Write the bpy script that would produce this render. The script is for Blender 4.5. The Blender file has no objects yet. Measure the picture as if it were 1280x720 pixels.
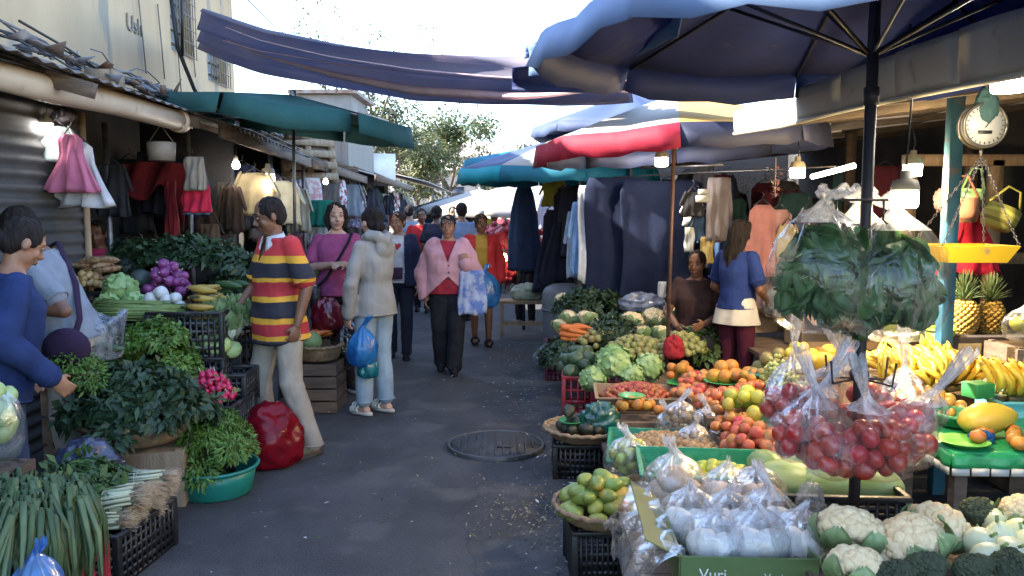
import bpy, bmesh, math, random
import numpy as np
from mathutils import Vector, Matrix, Euler, noise
R = random.Random(11)
PI = math.pi
SC = bpy.context.scene
COL = SC.collection
V = Vector
rad = math.radians
CAMZ, FOC, TH = 1.6, 1000.0, math.atan(98 / 1000)
def P(px, py, Y):
 """world point at distance Y that stands at (px, py) of a 1280x720 frame"""
 u, v = (px - 640) / FOC, (360 - py) / FOC
 c, s = math.cos(TH), math.sin(TH)
 d = V((u, c + v * s, -s + v * c))
 return V((0, 0, CAMZ)) + d * (Y / d.y)
def Z(py, Y):
 return P(640, py, Y).z
def X(px, Y):
 return P(px, 262, Y).x
# ------------------------------------------------------------------ materials
MATS = {}
def nd(nt, t, **k):
 n = nt.nodes.new(t)
 for a, b in k.items():
  setattr(n, a, b)
 return n
def M(name, c=(.5, .5, .5), c2=None, sc=6.0, rough=.6, bump=0.0, bsc=30.0, rand=0.0, hue=0.0, metal=0.0, trans=0.0, sub=0.0,
   stretch=(1, 1, 1), lo=.35, hi=.65, spec=.5, coat=0.0, spots=None, spot_sc=20, spot_t=.62, crease=0.0):
 if name in MATS:
  return MATS[name]
 m = bpy.data.materials.new(name)
 MATS[name] = m
 m.use_nodes = True
 nt = m.node_tree
 L = nt.links.new
 b = nt.nodes['Principled BSDF']
 out = nt.nodes['Material Output']
 tc = nd(nt, 'ShaderNodeTexCoord')
 mp = nd(nt, 'ShaderNodeMapping')
 mp.inputs['Scale'].default_value = stretch
 oi = nd(nt, 'ShaderNodeObjectInfo')
 ad = nd(nt, 'ShaderNodeVectorMath', operation='ADD')
 mul = nd(nt, 'ShaderNodeMath', operation='MULTIPLY')
 mul.inputs[1].default_value = 37.0
 L(oi.outputs['Random'], mul.inputs[0])
 L(tc.outputs['Object'], ad.inputs[0])
 L(mul.outputs[0], ad.inputs[1])
 L(ad.outputs[0], mp.inputs['Vector'])
 c2 = c2 or tuple(min(1, x * .7) for x in c)
 n1 = nd(nt, 'ShaderNodeTexNoise')
 n1.inputs['Scale'].default_value = sc
 n1.inputs['Detail'].default_value = 5
 n1.inputs['Roughness'].default_value = .6
 L(mp.outputs[0], n1.inputs['Vector'])
 mr = nd(nt, 'ShaderNodeMapRange')
 mr.inputs['From Min'].default_value = lo
 mr.inputs['From Max'].default_value = hi
 L(n1.outputs['Fac'], mr.inputs['Value'])
 mx = nd(nt, 'ShaderNodeMix', data_type='RGBA')
 mx.inputs['A'].default_value = (*c, 1)
 mx.inputs['B'].default_value = (*c2, 1)
 L(mr.outputs[0], mx.inputs['Factor'])
 col = mx.outputs['Result']
 if spots:
  n3 = nd(nt, 'ShaderNodeTexNoise')
  n3.inputs['Scale'].default_value = spot_sc
  n3.inputs['Detail'].default_value = 3
  L(mp.outputs[0], n3.inputs['Vector'])
  m3 = nd(nt, 'ShaderNodeMapRange')
  m3.inputs['From Min'].default_value = spot_t
  m3.inputs['From Max'].default_value = spot_t + .08
  L(n3.outputs['Fac'], m3.inputs['Value'])
  x3 = nd(nt, 'ShaderNodeMix', data_type='RGBA')
  x3.inputs['B'].default_value = (*spots, 1)
  L(m3.outputs[0], x3.inputs['Factor'])
  L(col, x3.inputs['A'])
  col = x3.outputs['Result']
 if rand or hue:
  hs = nd(nt, 'ShaderNodeHueSaturation')
  a = nd(nt, 'ShaderNodeMapRange')
  a.inputs['To Min'].default_value = 1 - rand
  a.inputs['To Max'].default_value = 1 + rand
  L(oi.outputs['Random'], a.inputs['Value'])
  L(a.outputs[0], hs.inputs['Value'])
  f = nd(nt, 'ShaderNodeMath', operation='FRACT')
  g = nd(nt, 'ShaderNodeMath', operation='MULTIPLY')
  g.inputs[1].default_value = 7.31
  L(oi.outputs['Random'], g.inputs[0])
  L(g.outputs[0], f.inputs[0])
  h = nd(nt, 'ShaderNodeMapRange')
  h.inputs['To Min'].default_value = .5 - hue
  h.inputs['To Max'].default_value = .5 + hue
  L(f.outputs[0], h.inputs['Value'])
  L(h.outputs[0], hs.inputs['Hue'])
  L(col, hs.inputs['Color'])
  col = hs.outputs['Color']
 L(col, b.inputs['Base Color'])
 b.inputs['Roughness'].default_value = rough
 b.inputs['Metallic'].default_value = metal
 b.inputs['Specular IOR Level'].default_value = spec
 if coat:
  b.inputs['Coat Weight'].default_value = coat
  b.inputs['Coat Roughness'].default_value = .15
 if sub:
  b.inputs['Subsurface Weight'].default_value = sub
  b.inputs['Subsurface Radius'].default_value = (.02, .01, .006)
  b.inputs['Subsurface Scale'].default_value = .5
 if bump:
  n2 = nd(nt, 'ShaderNodeTexNoise')
  n2.inputs['Scale'].default_value = bsc
  n2.inputs['Detail'].default_value = 4
  L(mp.outputs[0], n2.inputs['Vector'])
  bp = nd(nt, 'ShaderNodeBump')
  bp.inputs['Strength'].default_value = min(1, bump)
  bp.inputs['Distance'].default_value = .02
  L(n2.outputs['Fac'], bp.inputs['Height'])
  L(bp.outputs[0], b.inputs['Normal'])
  if crease:
   creases(nt, tc, crease, bp.inputs['Normal'])
 if trans:
  t = nd(nt, 'ShaderNodeBsdfTranslucent')
  L(col, t.inputs['Color'])
  ms = nd(nt, 'ShaderNodeMixShader')
  ms.inputs[0].default_value = trans
  L(b.outputs[0], ms.inputs[1])
  L(t.outputs[0], ms.inputs[2])
  L(ms.outputs[0], out.inputs['Surface'])
 return m
def creases(nt, tc, amt, to):
 n = nd(nt, 'ShaderNodeTexNoise')
 n.noise_type = 'RIDGED_MULTIFRACTAL'
 n.inputs['Scale'].default_value = 5.5
 n.inputs['Detail'].default_value = 2
 n.inputs['Distortion'].default_value = .5
 mp = nd(nt, 'ShaderNodeMapping')
 mp.inputs['Rotation'].default_value = (.4, .5, .3)
 mp.inputs['Scale'].default_value = (1, 1, .55)
 nt.links.new(tc.outputs['Object'], mp.inputs['Vector'])
 nt.links.new(mp.outputs[0], n.inputs['Vector'])
 b = nd(nt, 'ShaderNodeBump')
 b.inputs['Strength'].default_value = amt
 b.inputs['Distance'].default_value = .03
 nt.links.new(n.outputs['Fac'], b.inputs['Height'])
 nt.links.new(b.outputs[0], to)
def stripes(name, stops, coord='Z', rough=.85, scale=1.0, trans=0.0):
 """bands along an object axis: stops = [(position, colour) ...] ascending, metres"""
 if name in MATS:
  return MATS[name]
 m = bpy.data.materials.new(name)
 MATS[name] = m
 m.use_nodes = True
 nt = m.node_tree
 L = nt.links.new
 b = nt.nodes['Principled BSDF']
 tc = nd(nt, 'ShaderNodeTexCoord')
 sp = nd(nt, 'ShaderNodeSeparateXYZ')
 nz = nd(nt, 'ShaderNodeTexNoise')
 nz.inputs['Scale'].default_value = 9
 L(tc.outputs['Object'], nz.inputs['Vector'])
 L(tc.outputs['Object'], sp.inputs[0])
 ma = nd(nt, 'ShaderNodeMath', operation='MULTIPLY_ADD')
 ma.inputs[1].default_value = .02
 L(nz.outputs['Fac'], ma.inputs[0])
 L(sp.outputs[coord], ma.inputs[2])
 lo, hi = stops[0][0], stops[-1][0] + .2
 mr = nd(nt, 'ShaderNodeMapRange')
 mr.inputs['From Min'].default_value = lo
 mr.inputs['From Max'].default_value = hi
 L(ma.outputs[0], mr.inputs['Value'])
 cr = nd(nt, 'ShaderNodeValToRGB')
 cr.color_ramp.interpolation = 'CONSTANT'
 el = cr.color_ramp.elements
 while len(el) < len(stops):
  el.new(.5)
 for e, (p, c) in zip(el, sorted(stops)):
  e.position = (p - lo) / (hi - lo)
  e.color = (*c, 1)
 for e, (p, c) in zip(el, sorted(stops)):
  e.position = (p - lo) / (hi - lo)
  e.color = (*c, 1)
 L(mr.outputs[0], cr.inputs[0])
 L(cr.outputs[0], b.inputs['Base Color'])
 b.inputs['Roughness'].default_value = rough
 n2 = nd(nt, 'ShaderNodeTexNoise')
 n2.inputs['Scale'].default_value = 14
 L(tc.outputs['Object'], n2.inputs['Vector'])
 bp = nd(nt, 'ShaderNodeBump')
 bp.inputs['Strength'].default_value = .1
 bp.inputs['Distance'].default_value = .02
 L(n2.outputs['Fac'], bp.inputs['Height'])
 L(bp.outputs[0], b.inputs['Normal'])
 creases(nt, tc, .4, bp.inputs['Normal'])
 return m
def film(name, tint=(.9, .93, .95), milk=.12, gloss=.14, sc=9, bump=.8):
 """thin crinkled plastic film: mostly see-through, with a milky share and crisp glints"""
 if name in MATS:
  return MATS[name]
 m = bpy.data.materials.new(name)
 MATS[name] = m
 m.use_nodes = True
 nt = m.node_tree
 L = nt.links.new
 nt.nodes.remove(nt.nodes['Principled BSDF'])
 out = nt.nodes['Material Output']
 tc = nd(nt, 'ShaderNodeTexCoord')
 n = nd(nt, 'ShaderNodeTexNoise')
 n.inputs['Scale'].default_value = sc
 n.inputs['Detail'].default_value = 4
 n.inputs['Distortion'].default_value = 1.2
 L(tc.outputs['Object'], n.inputs['Vector'])
 bp = nd(nt, 'ShaderNodeBump')
 bp.inputs['Strength'].default_value = bump * .6
 bp.inputs['Distance'].default_value = .03
 L(n.outputs['Fac'], bp.inputs['Height'])
 tr = nd(nt, 'ShaderNodeBsdfTransparent')
 tr.inputs['Color'].default_value = (*[min(1, x * 1.05) for x in tint], 1)
 df = nd(nt, 'ShaderNodeBsdfDiffuse')
 df.inputs['Color'].default_value = (*tint, 1)
 tl = nd(nt, 'ShaderNodeBsdfTranslucent')
 tl.inputs['Color'].default_value = (*tint, 1)
 gl = nd(nt, 'ShaderNodeBsdfGlossy')
 gl.inputs['Roughness'].default_value = .22
 gl.inputs['Color'].default_value = (1, 1, 1, 1)
 for q in (gl, df):
  L(bp.outputs[0], q.inputs['Normal'])
 md = nd(nt, 'ShaderNodeMixShader')
 md.inputs[0].default_value = .45
 L(df.outputs[0], md.inputs[1])
 L(tl.outputs[0], md.inputs[2])
 mr = nd(nt, 'ShaderNodeMapRange')
 mr.inputs['From Min'].default_value = .4
 mr.inputs['From Max'].default_value = .75
 mr.inputs['To Min'].default_value = milk * (.2 if milk < .3 else .6)
 mr.inputs['To Max'].default_value = min(1, milk * 2.4)
 L(n.outputs['Fac'], mr.inputs['Value'])
 m1 = nd(nt, 'ShaderNodeMixShader')
 L(mr.outputs[0], m1.inputs[0])
 L(tr.outputs[0], m1.inputs[1])
 L(md.outputs[0], m1.inputs[2])
 lw = nd(nt, 'ShaderNodeLayerWeight')
 lw.inputs['Blend'].default_value = .35
 L(bp.outputs[0], lw.inputs['Normal'])
 mg = nd(nt, 'ShaderNodeMapRange')
 mg.inputs['To Min'].default_value = gloss * .25
 mg.inputs['To Max'].default_value = min(1, gloss * 2.2)
 L(lw.outputs['Fresnel'], mg.inputs['Value'])
 m2 = nd(nt, 'ShaderNodeMixShader')
 L(mg.outputs[0], m2.inputs[0])
 L(m1.outputs[0], m2.inputs[1])
 L(gl.outputs[0], m2.inputs[2])
 L(m2.outputs[0], out.inputs['Surface'])
 return m
def glow(name, c, s):
 if name in MATS:
  return MATS[name]
 m = bpy.data.materials.new(name)
 MATS[name] = m
 m.use_nodes = True
 b = m.node_tree.nodes['Principled BSDF']
 b.inputs['Base Color'].default_value = (*c, 1)
 b.inputs['Emission Color'].default_value = (*c, 1)
 b.inputs['Emission Strength'].default_value = s
 return m
# ------------------------------------------------------------------ mesh builder
def frame(d, up=(0, 0, 1)):
 d = V(d).normalized()
 u = V(up)
 if abs(d.dot(u)) > .98:
  u = V((0, 1, 0))
 a = d.cross(u).normalized()
 return a, a.cross(d).normalized(), d
class MB:
 def __init__(s):
  s.v, s.f, s.m = [], [], []
 def add(s, vs, fs, m=0):
  n = len(s.v)
  s.v.extend(tuple(v) for v in vs)
  s.f.extend([i + n for i in f] for f in fs)
  s.m.extend([m] * len(fs))
  return s
 def box(s, c, size, rot=None, m=0):
  x, y, z = [k / 2 for k in size]
  c = V(c)
  vs = [V((a * x, b * y, d * z)) for a in (-1, 1) for b in (-1, 1) for d in (-1, 1)]
  if rot is not None:
   vs = [rot @ v for v in vs]
  fs = [(0, 1, 3, 2), (4, 6, 7, 5), (0, 4, 5, 1), (2, 3, 7, 6), (0, 2, 6, 4), (1, 5, 7, 3)]
  return s.add([v + c for v in vs], fs, m)
 def beam(s, a, b, w, h, m=0, up=(0, 0, 1)):
  a, b = V(a), V(b)
  p, q, d = frame(b - a, up)
  vs = []
  for e in (a, b):
   for i, j in ((-1, -1), (1, -1), (1, 1), (-1, 1)):
    vs.append(e + p * (i * w / 2) + q * (j * h / 2))
  fs = [(0, 1, 2, 3)[::-1], (4, 5, 6, 7), (0, 1, 5, 4), (1, 2, 6, 5), (2, 3, 7, 6), (3, 0, 4, 7)]
  return s.add(vs, fs, m)
 def tube(s, pts, r, n=8, m=0, caps=True, flat=1.0, up=(0, 0, 1)):
  pts = [V(p) for p in pts]
  k = len(pts)
  rs = r if isinstance(r, (list, tuple)) else [r] * k
  vs, fs = [], []
  pa = None
  for i, p in enumerate(pts):
   d = pts[min(i + 1, k - 1)] - pts[max(i - 1, 0)]
   if d.length < 1e-9:
    d = V((0, 0, 1))
   d.normalize()
   if pa is None:
    a, b, _ = frame(d, up)
   else:
    a = pa - d * pa.dot(d)
    a = a.normalized() if a.length > 1e-6 else frame(d)[0]
    b = a.cross(d).normalized()
   pa = a
   for j in range(n):
    t = 2 * PI * j / n
    vs.append(p + a * (math.cos(t) * rs[i]) + b * (math.sin(t) * rs[i] * flat))
  for i in range(k - 1):
   for j in range(n):
    j2 = (j + 1) % n
    fs.append((i * n + j, (i + 1) * n + j, (i + 1) * n + j2, i * n + j2))
  if caps:
   fs.append(tuple(range(n)))
   fs.append(tuple(range((k - 1) * n, k * n))[::-1])
  return s.add(vs, fs, m)
 def capsule(s, a, b, ra, rb, n=12, m=0, flat=1.0, up=(0, 0, 1)):
  a, b = V(a), V(b)
  d = (b - a)
  L = d.length
  d = d / L if L > 1e-6 else V((0, 0, -1))
  pts, rs = [], []
  for t in (90, 65, 40, 15):
   pts.append(a - d * (ra * math.sin(rad(t))))
   rs.append(max(1e-4, ra * math.cos(rad(t))))
  for k in (.33, .66):
   pts.append(a.lerp(b, k))
   rs.append(ra + (rb - ra) * k)
  for t in (15, 40, 65, 90):
   pts.append(b + d * (rb * math.sin(rad(t))))
   rs.append(max(1e-4, rb * math.cos(rad(t))))
  return s.tube(pts, rs, n, m, True, flat, up)
 def ell(s, c, r, rot=None, n=14, k=9, m=0):
  c = V(c)
  vs, fs = [V((0, 0, r[2]))], []
  for i in range(1, k):
   t = PI * i / k
   for j in range(n):
    p = 2 * PI * j / n
    vs.append(V((r[0] * math.sin(t) * math.cos(p), r[1] * math.sin(t) * math.sin(p), r[2] * math.cos(t))))
  vs.append(V((0, 0, -r[2])))
  for j in range(n):
   fs.append((0, 1 + j, 1 + (j + 1) % n))
   fs.append((len(vs) - 1, 1 + (k - 2) * n + (j + 1) % n, 1 + (k - 2) * n + j))
  for i in range(k - 2):
   for j in range(n):
    a = 1 + i * n
    fs.append((a + j, a + n + j, a + n + (j + 1) % n, a + (j + 1) % n))
  if rot is not None:
   vs = [rot @ v for v in vs]
  return s.add([v + c for v in vs], fs, m)
 def loft(s, rings, m=0, caps=True):
  n = len(rings[0])
  vs = [p for r in rings for p in r]
  fs = []
  for i in range(len(rings) - 1):
   for j in range(n):
    j2 = (j + 1) % n
    fs.append((i * n + j, i * n + j2, (i + 1) * n + j2, (i + 1) * n + j))
  if caps:
   fs.append(tuple(range(n))[::-1])
   fs.append(tuple(range((len(rings) - 1) * n, len(rings) * n)))
  return s.add(vs, fs, m)
 def lathe(s, prof, n=24, c=(0, 0, 0), m=0, sx=1, sy=1, caps=True, wob=None):
  rings = []
  for i, (r, z) in enumerate(prof):
   rings.append([V((c[0] + sx * r * math.cos(t) * (1 + (wob(t, i) if wob else 0)), c[1] + sy * r * math.sin(t) * (1 + (wob(t, i) if wob else 0)), c[2] + z))
        for t in [2 * PI * j / n for j in range(n)]])
  return s.loft(rings, m, caps)
 def grid(s, fn, nu, nv, m=0, wrap=False):
  vs = [fn(i / nu, j / nv) for i in range(nu + 1) for j in range(nv + 1)]
  fs = []
  for i in range(nu):
   for j in range(nv):
    a = i * (nv + 1) + j
    fs.append((a, a + nv + 1, a + nv + 2, a + 1))
  return s.add(vs, fs, m if not callable(m) else 0)
 def leaf(s, p, d, n, l, w, m=0, fold=.15, droop=0.0):
  d = V(d).normalized()
  a = d.cross(V(n))
  a = a.normalized() if a.length > 1e-5 else V((1, 0, 0))
  nn = a.cross(d)
  p = V(p)
  q = p + d * (l * .45)
  t = p + d * l - V((0, 0, droop * l))
  return s.add([p, q - a * (w / 2) + nn * (fold * w), t, q + a * (w / 2) + nn * (fold * w), q], [(0, 4, 2, 1), (0, 3, 2, 4)], m)
 def mesh(s, name, smooth=True):
  me = bpy.data.meshes.new(name)
  me.from_pydata(s.v, [], s.f)
  me.polygons.foreach_set('material_index', s.m)
  if smooth:
   me.polygons.foreach_set('use_smooth', [True] * len(s.f))
  me.update()
  return me
 def build(s, name, mats, parent=None, smooth=True, loc=None, rotz=0.0, bevel=0, solid=0, sub=0, fix=True):
  me = s.mesh(name, smooth)
  if fix:
   bm = bmesh.new()
   bm.from_mesh(me)
   bmesh.ops.recalc_face_normals(bm, faces=bm.faces)
   bm.to_mesh(me)
   bm.free()
  for k in (mats if isinstance(mats, (list, tuple)) else [mats]):
   me.materials.append(k)
  o = bpy.data.objects.new(name, me)
  COL.objects.link(o)
  if parent:
   o.parent = parent
  if loc is not None:
   o.location = loc
  o.rotation_euler.z = rotz
  if solid:
   q = o.modifiers.new('solid', 'SOLIDIFY')
   q.thickness = solid
   q.offset = 0
  if bevel:
   q = o.modifiers.new('bevel', 'BEVEL')
   q.width = bevel
   q.segments = 2
   q.limit_method = 'ANGLE'
  if sub:
   q = o.modifiers.new('sub', 'SUBSURF')
   q.levels = q.render_levels = sub
  return o
def tag(o, label=None, cat=None, group=None, kind=None):
 for k, v in (('label', label), ('category', cat), ('group', group), ('kind', kind)):
  if v:
   o[k] = v
 return o
def thing(name, label, cat, loc=(0, 0, 0), rotz=0.0, group=None):
 o = bpy.data.objects.new(name, None)
 COL.objects.link(o)
 o.location = loc
 o.rotation_euler.z = rotz
 o.empty_display_size = .1
 return tag(o, label, cat, group)
KIDS = {}
def dup(o, loc=None, rot=None, scale=None, label=None, group=None, parent=None):
 c = o.copy()
 COL.objects.link(c)
 if parent is not None:
  c.parent = parent
 if loc is not None:
  c.location = loc
 if rot is not None:
  c.rotation_euler = rot
 if scale is not None:
  c.scale = (scale,) * 3 if isinstance(scale, (int, float)) else scale
 if label:
  c['label'] = label
 if group:
  c['group'] = group
 for ch in list(o.children):
  if ch != c:
   dup(ch, parent=c)
 return c
def nz(p, s=1.0, o=0.0):
 return noise.noise(V(p) * s + V((o, o * 1.7, -o)))
def nz_disp(me, amp, sc, seed=0, stretch=(1, 1, 1), ridged=False):
 n = len(me.vertices)
 co = np.empty(n * 3)
 no = np.empty(n * 3)
 me.vertices.foreach_get('co', co)
 me.vertex_normals.foreach_get('vector', no)
 co = co.reshape(-1, 3)
 no = no.reshape(-1, 3)
 st = np.array(stretch) * sc
 d = np.array([noise.noise(V(c * st) + V((seed * 3.1, seed, 0))) for c in co])
 if ridged:
  d = 1 - 2 * np.abs(d) - .5
 co = co + no * (d * amp)[:, None]
 me.vertices.foreach_set('co', co.ravel())
 me.update()
def fuse(mb, vox, it=3, fac=.5):
 """union of the overlapping closed pieces of MB as one continuous smooth mesh"""
 me = mb.mesh('tmp')
 o = bpy.data.objects.new('tmp', me)
 COL.objects.link(o)
 r = o.modifiers.new('r', 'REMESH')
 r.mode = 'VOXEL'
 r.voxel_size = vox
 r.use_smooth_shade = True
 s = o.modifiers.new('s', 'SMOOTH')
 s.iterations = it
 s.factor = fac
 dg = bpy.context.evaluated_depsgraph_get()
 dg.update()
 out = bpy.data.meshes.new_from_object(o.evaluated_get(dg))
 bpy.data.objects.remove(o)
 bpy.data.meshes.remove(me)
 out.polygons.foreach_set('use_smooth', [True] * len(out.polygons))
 return out
def link_mesh(name, me, mats, parent=None, solid=0):
 me.name = name
 me.materials.clear()
 for k in (mats if isinstance(mats, (list, tuple)) else [mats]):
  me.materials.append(k)
 o = bpy.data.objects.new(name, me)
 COL.objects.link(o)
 if parent:
  o.parent = parent
 if solid:
  q = o.modifiers.new('solid', 'SOLIDIFY')
  q.thickness = solid
  q.offset = 1
 return o
def cut_faces(me, test):
 bm = bmesh.new()
 bm.from_mesh(me)
 dl = [f for f in bm.faces if test(f.calc_center_median())]
 bmesh.ops.delete(bm, geom=dl, context='FACES')
 bm.to_mesh(me)
 bm.free()
def text(name, body, size, mat, ext=.001):
 cu = bpy.data.curves.new('t', 'FONT')
 cu.body, cu.size, cu.extrude = body, size, ext
 t = bpy.data.objects.new('t', cu)
 COL.objects.link(t)
 me = bpy.data.meshes.new_from_object(t.evaluated_get(bpy.context.evaluated_depsgraph_get()))
 bpy.data.objects.remove(t)
 return link_mesh(name, me, mat)
# ------------------------------------------------------------------ people
def append_mb(me, mb):
 bm = bmesh.new()
 bm.from_mesh(me)
 t = mb.mesh('t')
 bm.from_mesh(t)
 bm.to_mesh(me)
 bm.free()
 bpy.data.meshes.remove(t)
 me.polygons.foreach_set('use_smooth', [True] * len(me.polygons))
SK_TAN = M('skin_tan', (.33, .17, .10), (.27, .13, .075), sc=14, rough=.5, sub=.08, bump=.08, bsc=120)
SK_BROWN = M('skin_brown', (.20, .095, .055), (.15, .07, .04), sc=14, rough=.48, sub=.06, bump=.1, bsc=110)
SK_LIGHT = M('skin_light', (.52, .32, .23), (.46, .26, .18), sc=14, rough=.5, sub=.08, bump=.08, bsc=120)
HAIR = M('hair_black', (.012, .010, .010), (.028, .020, .018), sc=60, rough=.75, bump=.6, bsc=90, stretch=(1, 1, .12), spec=.12)
HAIR_B = M('hair_dark_brown', (.03, .018, .012), (.05, .03, .02), sc=60, rough=.75, bump=.6, bsc=90, stretch=(1, 1, .12), spec=.12)
LIP = M('lips', (.32, .10, .09), (.26, .08, .07), rough=.4)
EYEW = M('eye_white', (.36, .32, .29), (.32, .29, .26), rough=.5)
IRIS = M('iris', (.015, .01, .008), (.02, .012, .01), rough=.15)
def cloth(name, c, c2=None, rough=.9, bump=.13):
 return M(name, c, c2 or tuple(x * .78 for x in c), sc=9, rough=rough, bump=bump, bsc=40, spec=.2, crease=.75)
def jd(H, women=True, **kw):
 s = H / 1.7
 sh = .155 if women else .18
 J = dict(pel=(0, 0, .93), wst=(0, -.005, 1.09), chs=(0, 0, 1.27), nek=(0, .012, 1.445), hed=(0, -.018, 1.575),
    shA=(-sh, .012, 1.372), shB=(sh, .012, 1.372), elA=(-sh - .055, .03, 1.10), elB=(sh + .055, .03, 1.10),
    wrA=(-sh - .06, -.05, .865), wrB=(sh + .06, -.05, .865),
    hiA=(-.088, 0, .90), hiB=(.088, 0, .90), knA=(-.095, -.025, .50), knB=(.095, -.025, .50),
    anA=(-.10, .02, .085), anB=(.10, .02, .085))
 J = {k: V(v) for k, v in J.items()}
 lean = kw.pop('lean', 0)
 if lean:
  rot = Matrix.Rotation(rad(lean), 3, 'X')
  for k in ('wst', 'chs', 'nek', 'hed', 'shA', 'shB', 'elA', 'elB', 'wrA', 'wrB'):
   J[k] = J['pel'] + rot @ (J[k] - J['pel'])
 for k, v in kw.items():
  J[k] = V(v)
 return {k: v * s for k, v in J.items()}
def ring(c, lat, fwd, rx, ry, n=22, pw=2.3, rip=None):
 out = []
 for j in range(n):
  t = 2 * PI * j / n
  ct, st = math.cos(t), math.sin(t)
  q = (abs(ct) ** pw + abs(st) ** pw) ** (-1 / pw)
  k = 1 + (rip(t) if rip else 0)
  out.append(c + lat * (rx * ct * q * k) - fwd * (ry * st * q * k))
 return out
def torso(mb, J, s, w, e, belly=0, bust=0, low=None, flare=0, neck=True):
 """loft from the hips (or a hem LOW metres below the waist) up to the neck"""
 lh = (J['hiB'] - J['hiA']).normalized()
 ls = (J['shB'] - J['shA']).normalized()
 pel, wst, chs, nek = J['pel'], J['wst'], J['chs'], J['nek']
 up0 = (wst - pel).normalized()
 up1 = (nek - chs).normalized()
 msh = (J['shA'] + J['shB']) / 2
 secs = []
 if low is None:
  secs += [(pel - up0 * .10 * s, .10 * w, .085, lh, up0), (pel - up0 * .03 * s, .155 * w, .115, lh, up0)]
 else:
  secs += [(wst - up0 * low * s, .168 * w + flare, .122 + belly * .4 + flare, lh, up0)]
  if low > .16:
   secs += [(pel + up0 * .02 * s, .166 * w + flare * .6, .122 + belly * .6 + flare * .6, lh, up0)]
 secs += [(pel.lerp(wst, .5) - lh * 0, .152 * w + flare * .3, .112 + belly * .9, lh, up0), (wst, .138 * w + flare * .2, .104 + belly, lh.lerp(ls, .5), up0),
    (wst.lerp(chs, .5), .148 * w, .110 + belly * .6 + bust * .6, ls, up1), (chs, .160 * w, .112 + bust, ls, up1),
    (chs.lerp(msh, .6), .165 * w, .098 + bust * .4, ls, up1), (msh + up1 * .01 * s, .150, .075, ls, up1),
    (msh.lerp(nek, .55) + up1 * .012 * s, .095, .065, ls, up1)]
 if neck:
  secs += [(nek + up1 * .01 * s, .058, .055, ls, up1)]
 rings = []
 for c, rx, ry, lat, up in secs:
  lat = lat.normalized()
  fwd = up.cross(lat).normalized() * -1
  off = fwd * (belly * .35 * s)
  rings.append(ring(c + off * 0, lat, -fwd, rx * s + e, ry * s + e))
 mb.loft(rings)
def hand(mb, wr, el, s, face, curl=.35, n_dir=None, toward=None):
 d = (wr - el).normalized() if toward is None else V(toward).normalized()
 f = V(face)
 f = (f - d * f.dot(d)).normalized()
 nn = d.cross(f) if n_dir is None else V(n_dir)
 nn = (nn - d * nn.dot(d)).normalized()
 f = nn.cross(d) * (1 if nn.cross(d).dot(f) > 0 else -1)
 pc = wr + d * .045 * s
 rot = Matrix((f, nn, d)).transposed()
 mb.ell(pc, (.038 * s, .016 * s, .05 * s), rot, 12, 7)
 for j, (L, sp) in enumerate(((.068, .10), (.078, .03), (.072, -.04), (.056, -.12))):
  b = pc + d * .036 * s + f * ((1.5 - j) * .0205 * s)
  q = b - d * .03 * s
  pts = [q]
  dd = (d + f * sp).normalized()
  a = 0
  p = b
  for k, fr in enumerate((.42, .33, .25)):
   pts.append(p)
   a += curl * (.5 + .5 * k)
   p = p + (dd * math.cos(a) + nn * math.sin(a)) * (L * fr * s)
  pts.append(p)
  mb.tube(pts, [.0088 * s, .0088 * s, .0084 * s, .0078 * s, .006 * s], 7)
 t0 = pc - d * .02 * s + f * .026 * s
 t1 = t0 + (d * .5 + f * .6 + nn * .35).normalized() * .034 * s
 t2 = t1 + (d * .85 + f * .15 + nn * .3).normalized() * .03 * s
 mb.tube([t0 - f * .01 * s, t0, t1, t2], [.011 * s, .012 * s, .0095 * s, .007 * s], 7)
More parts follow.
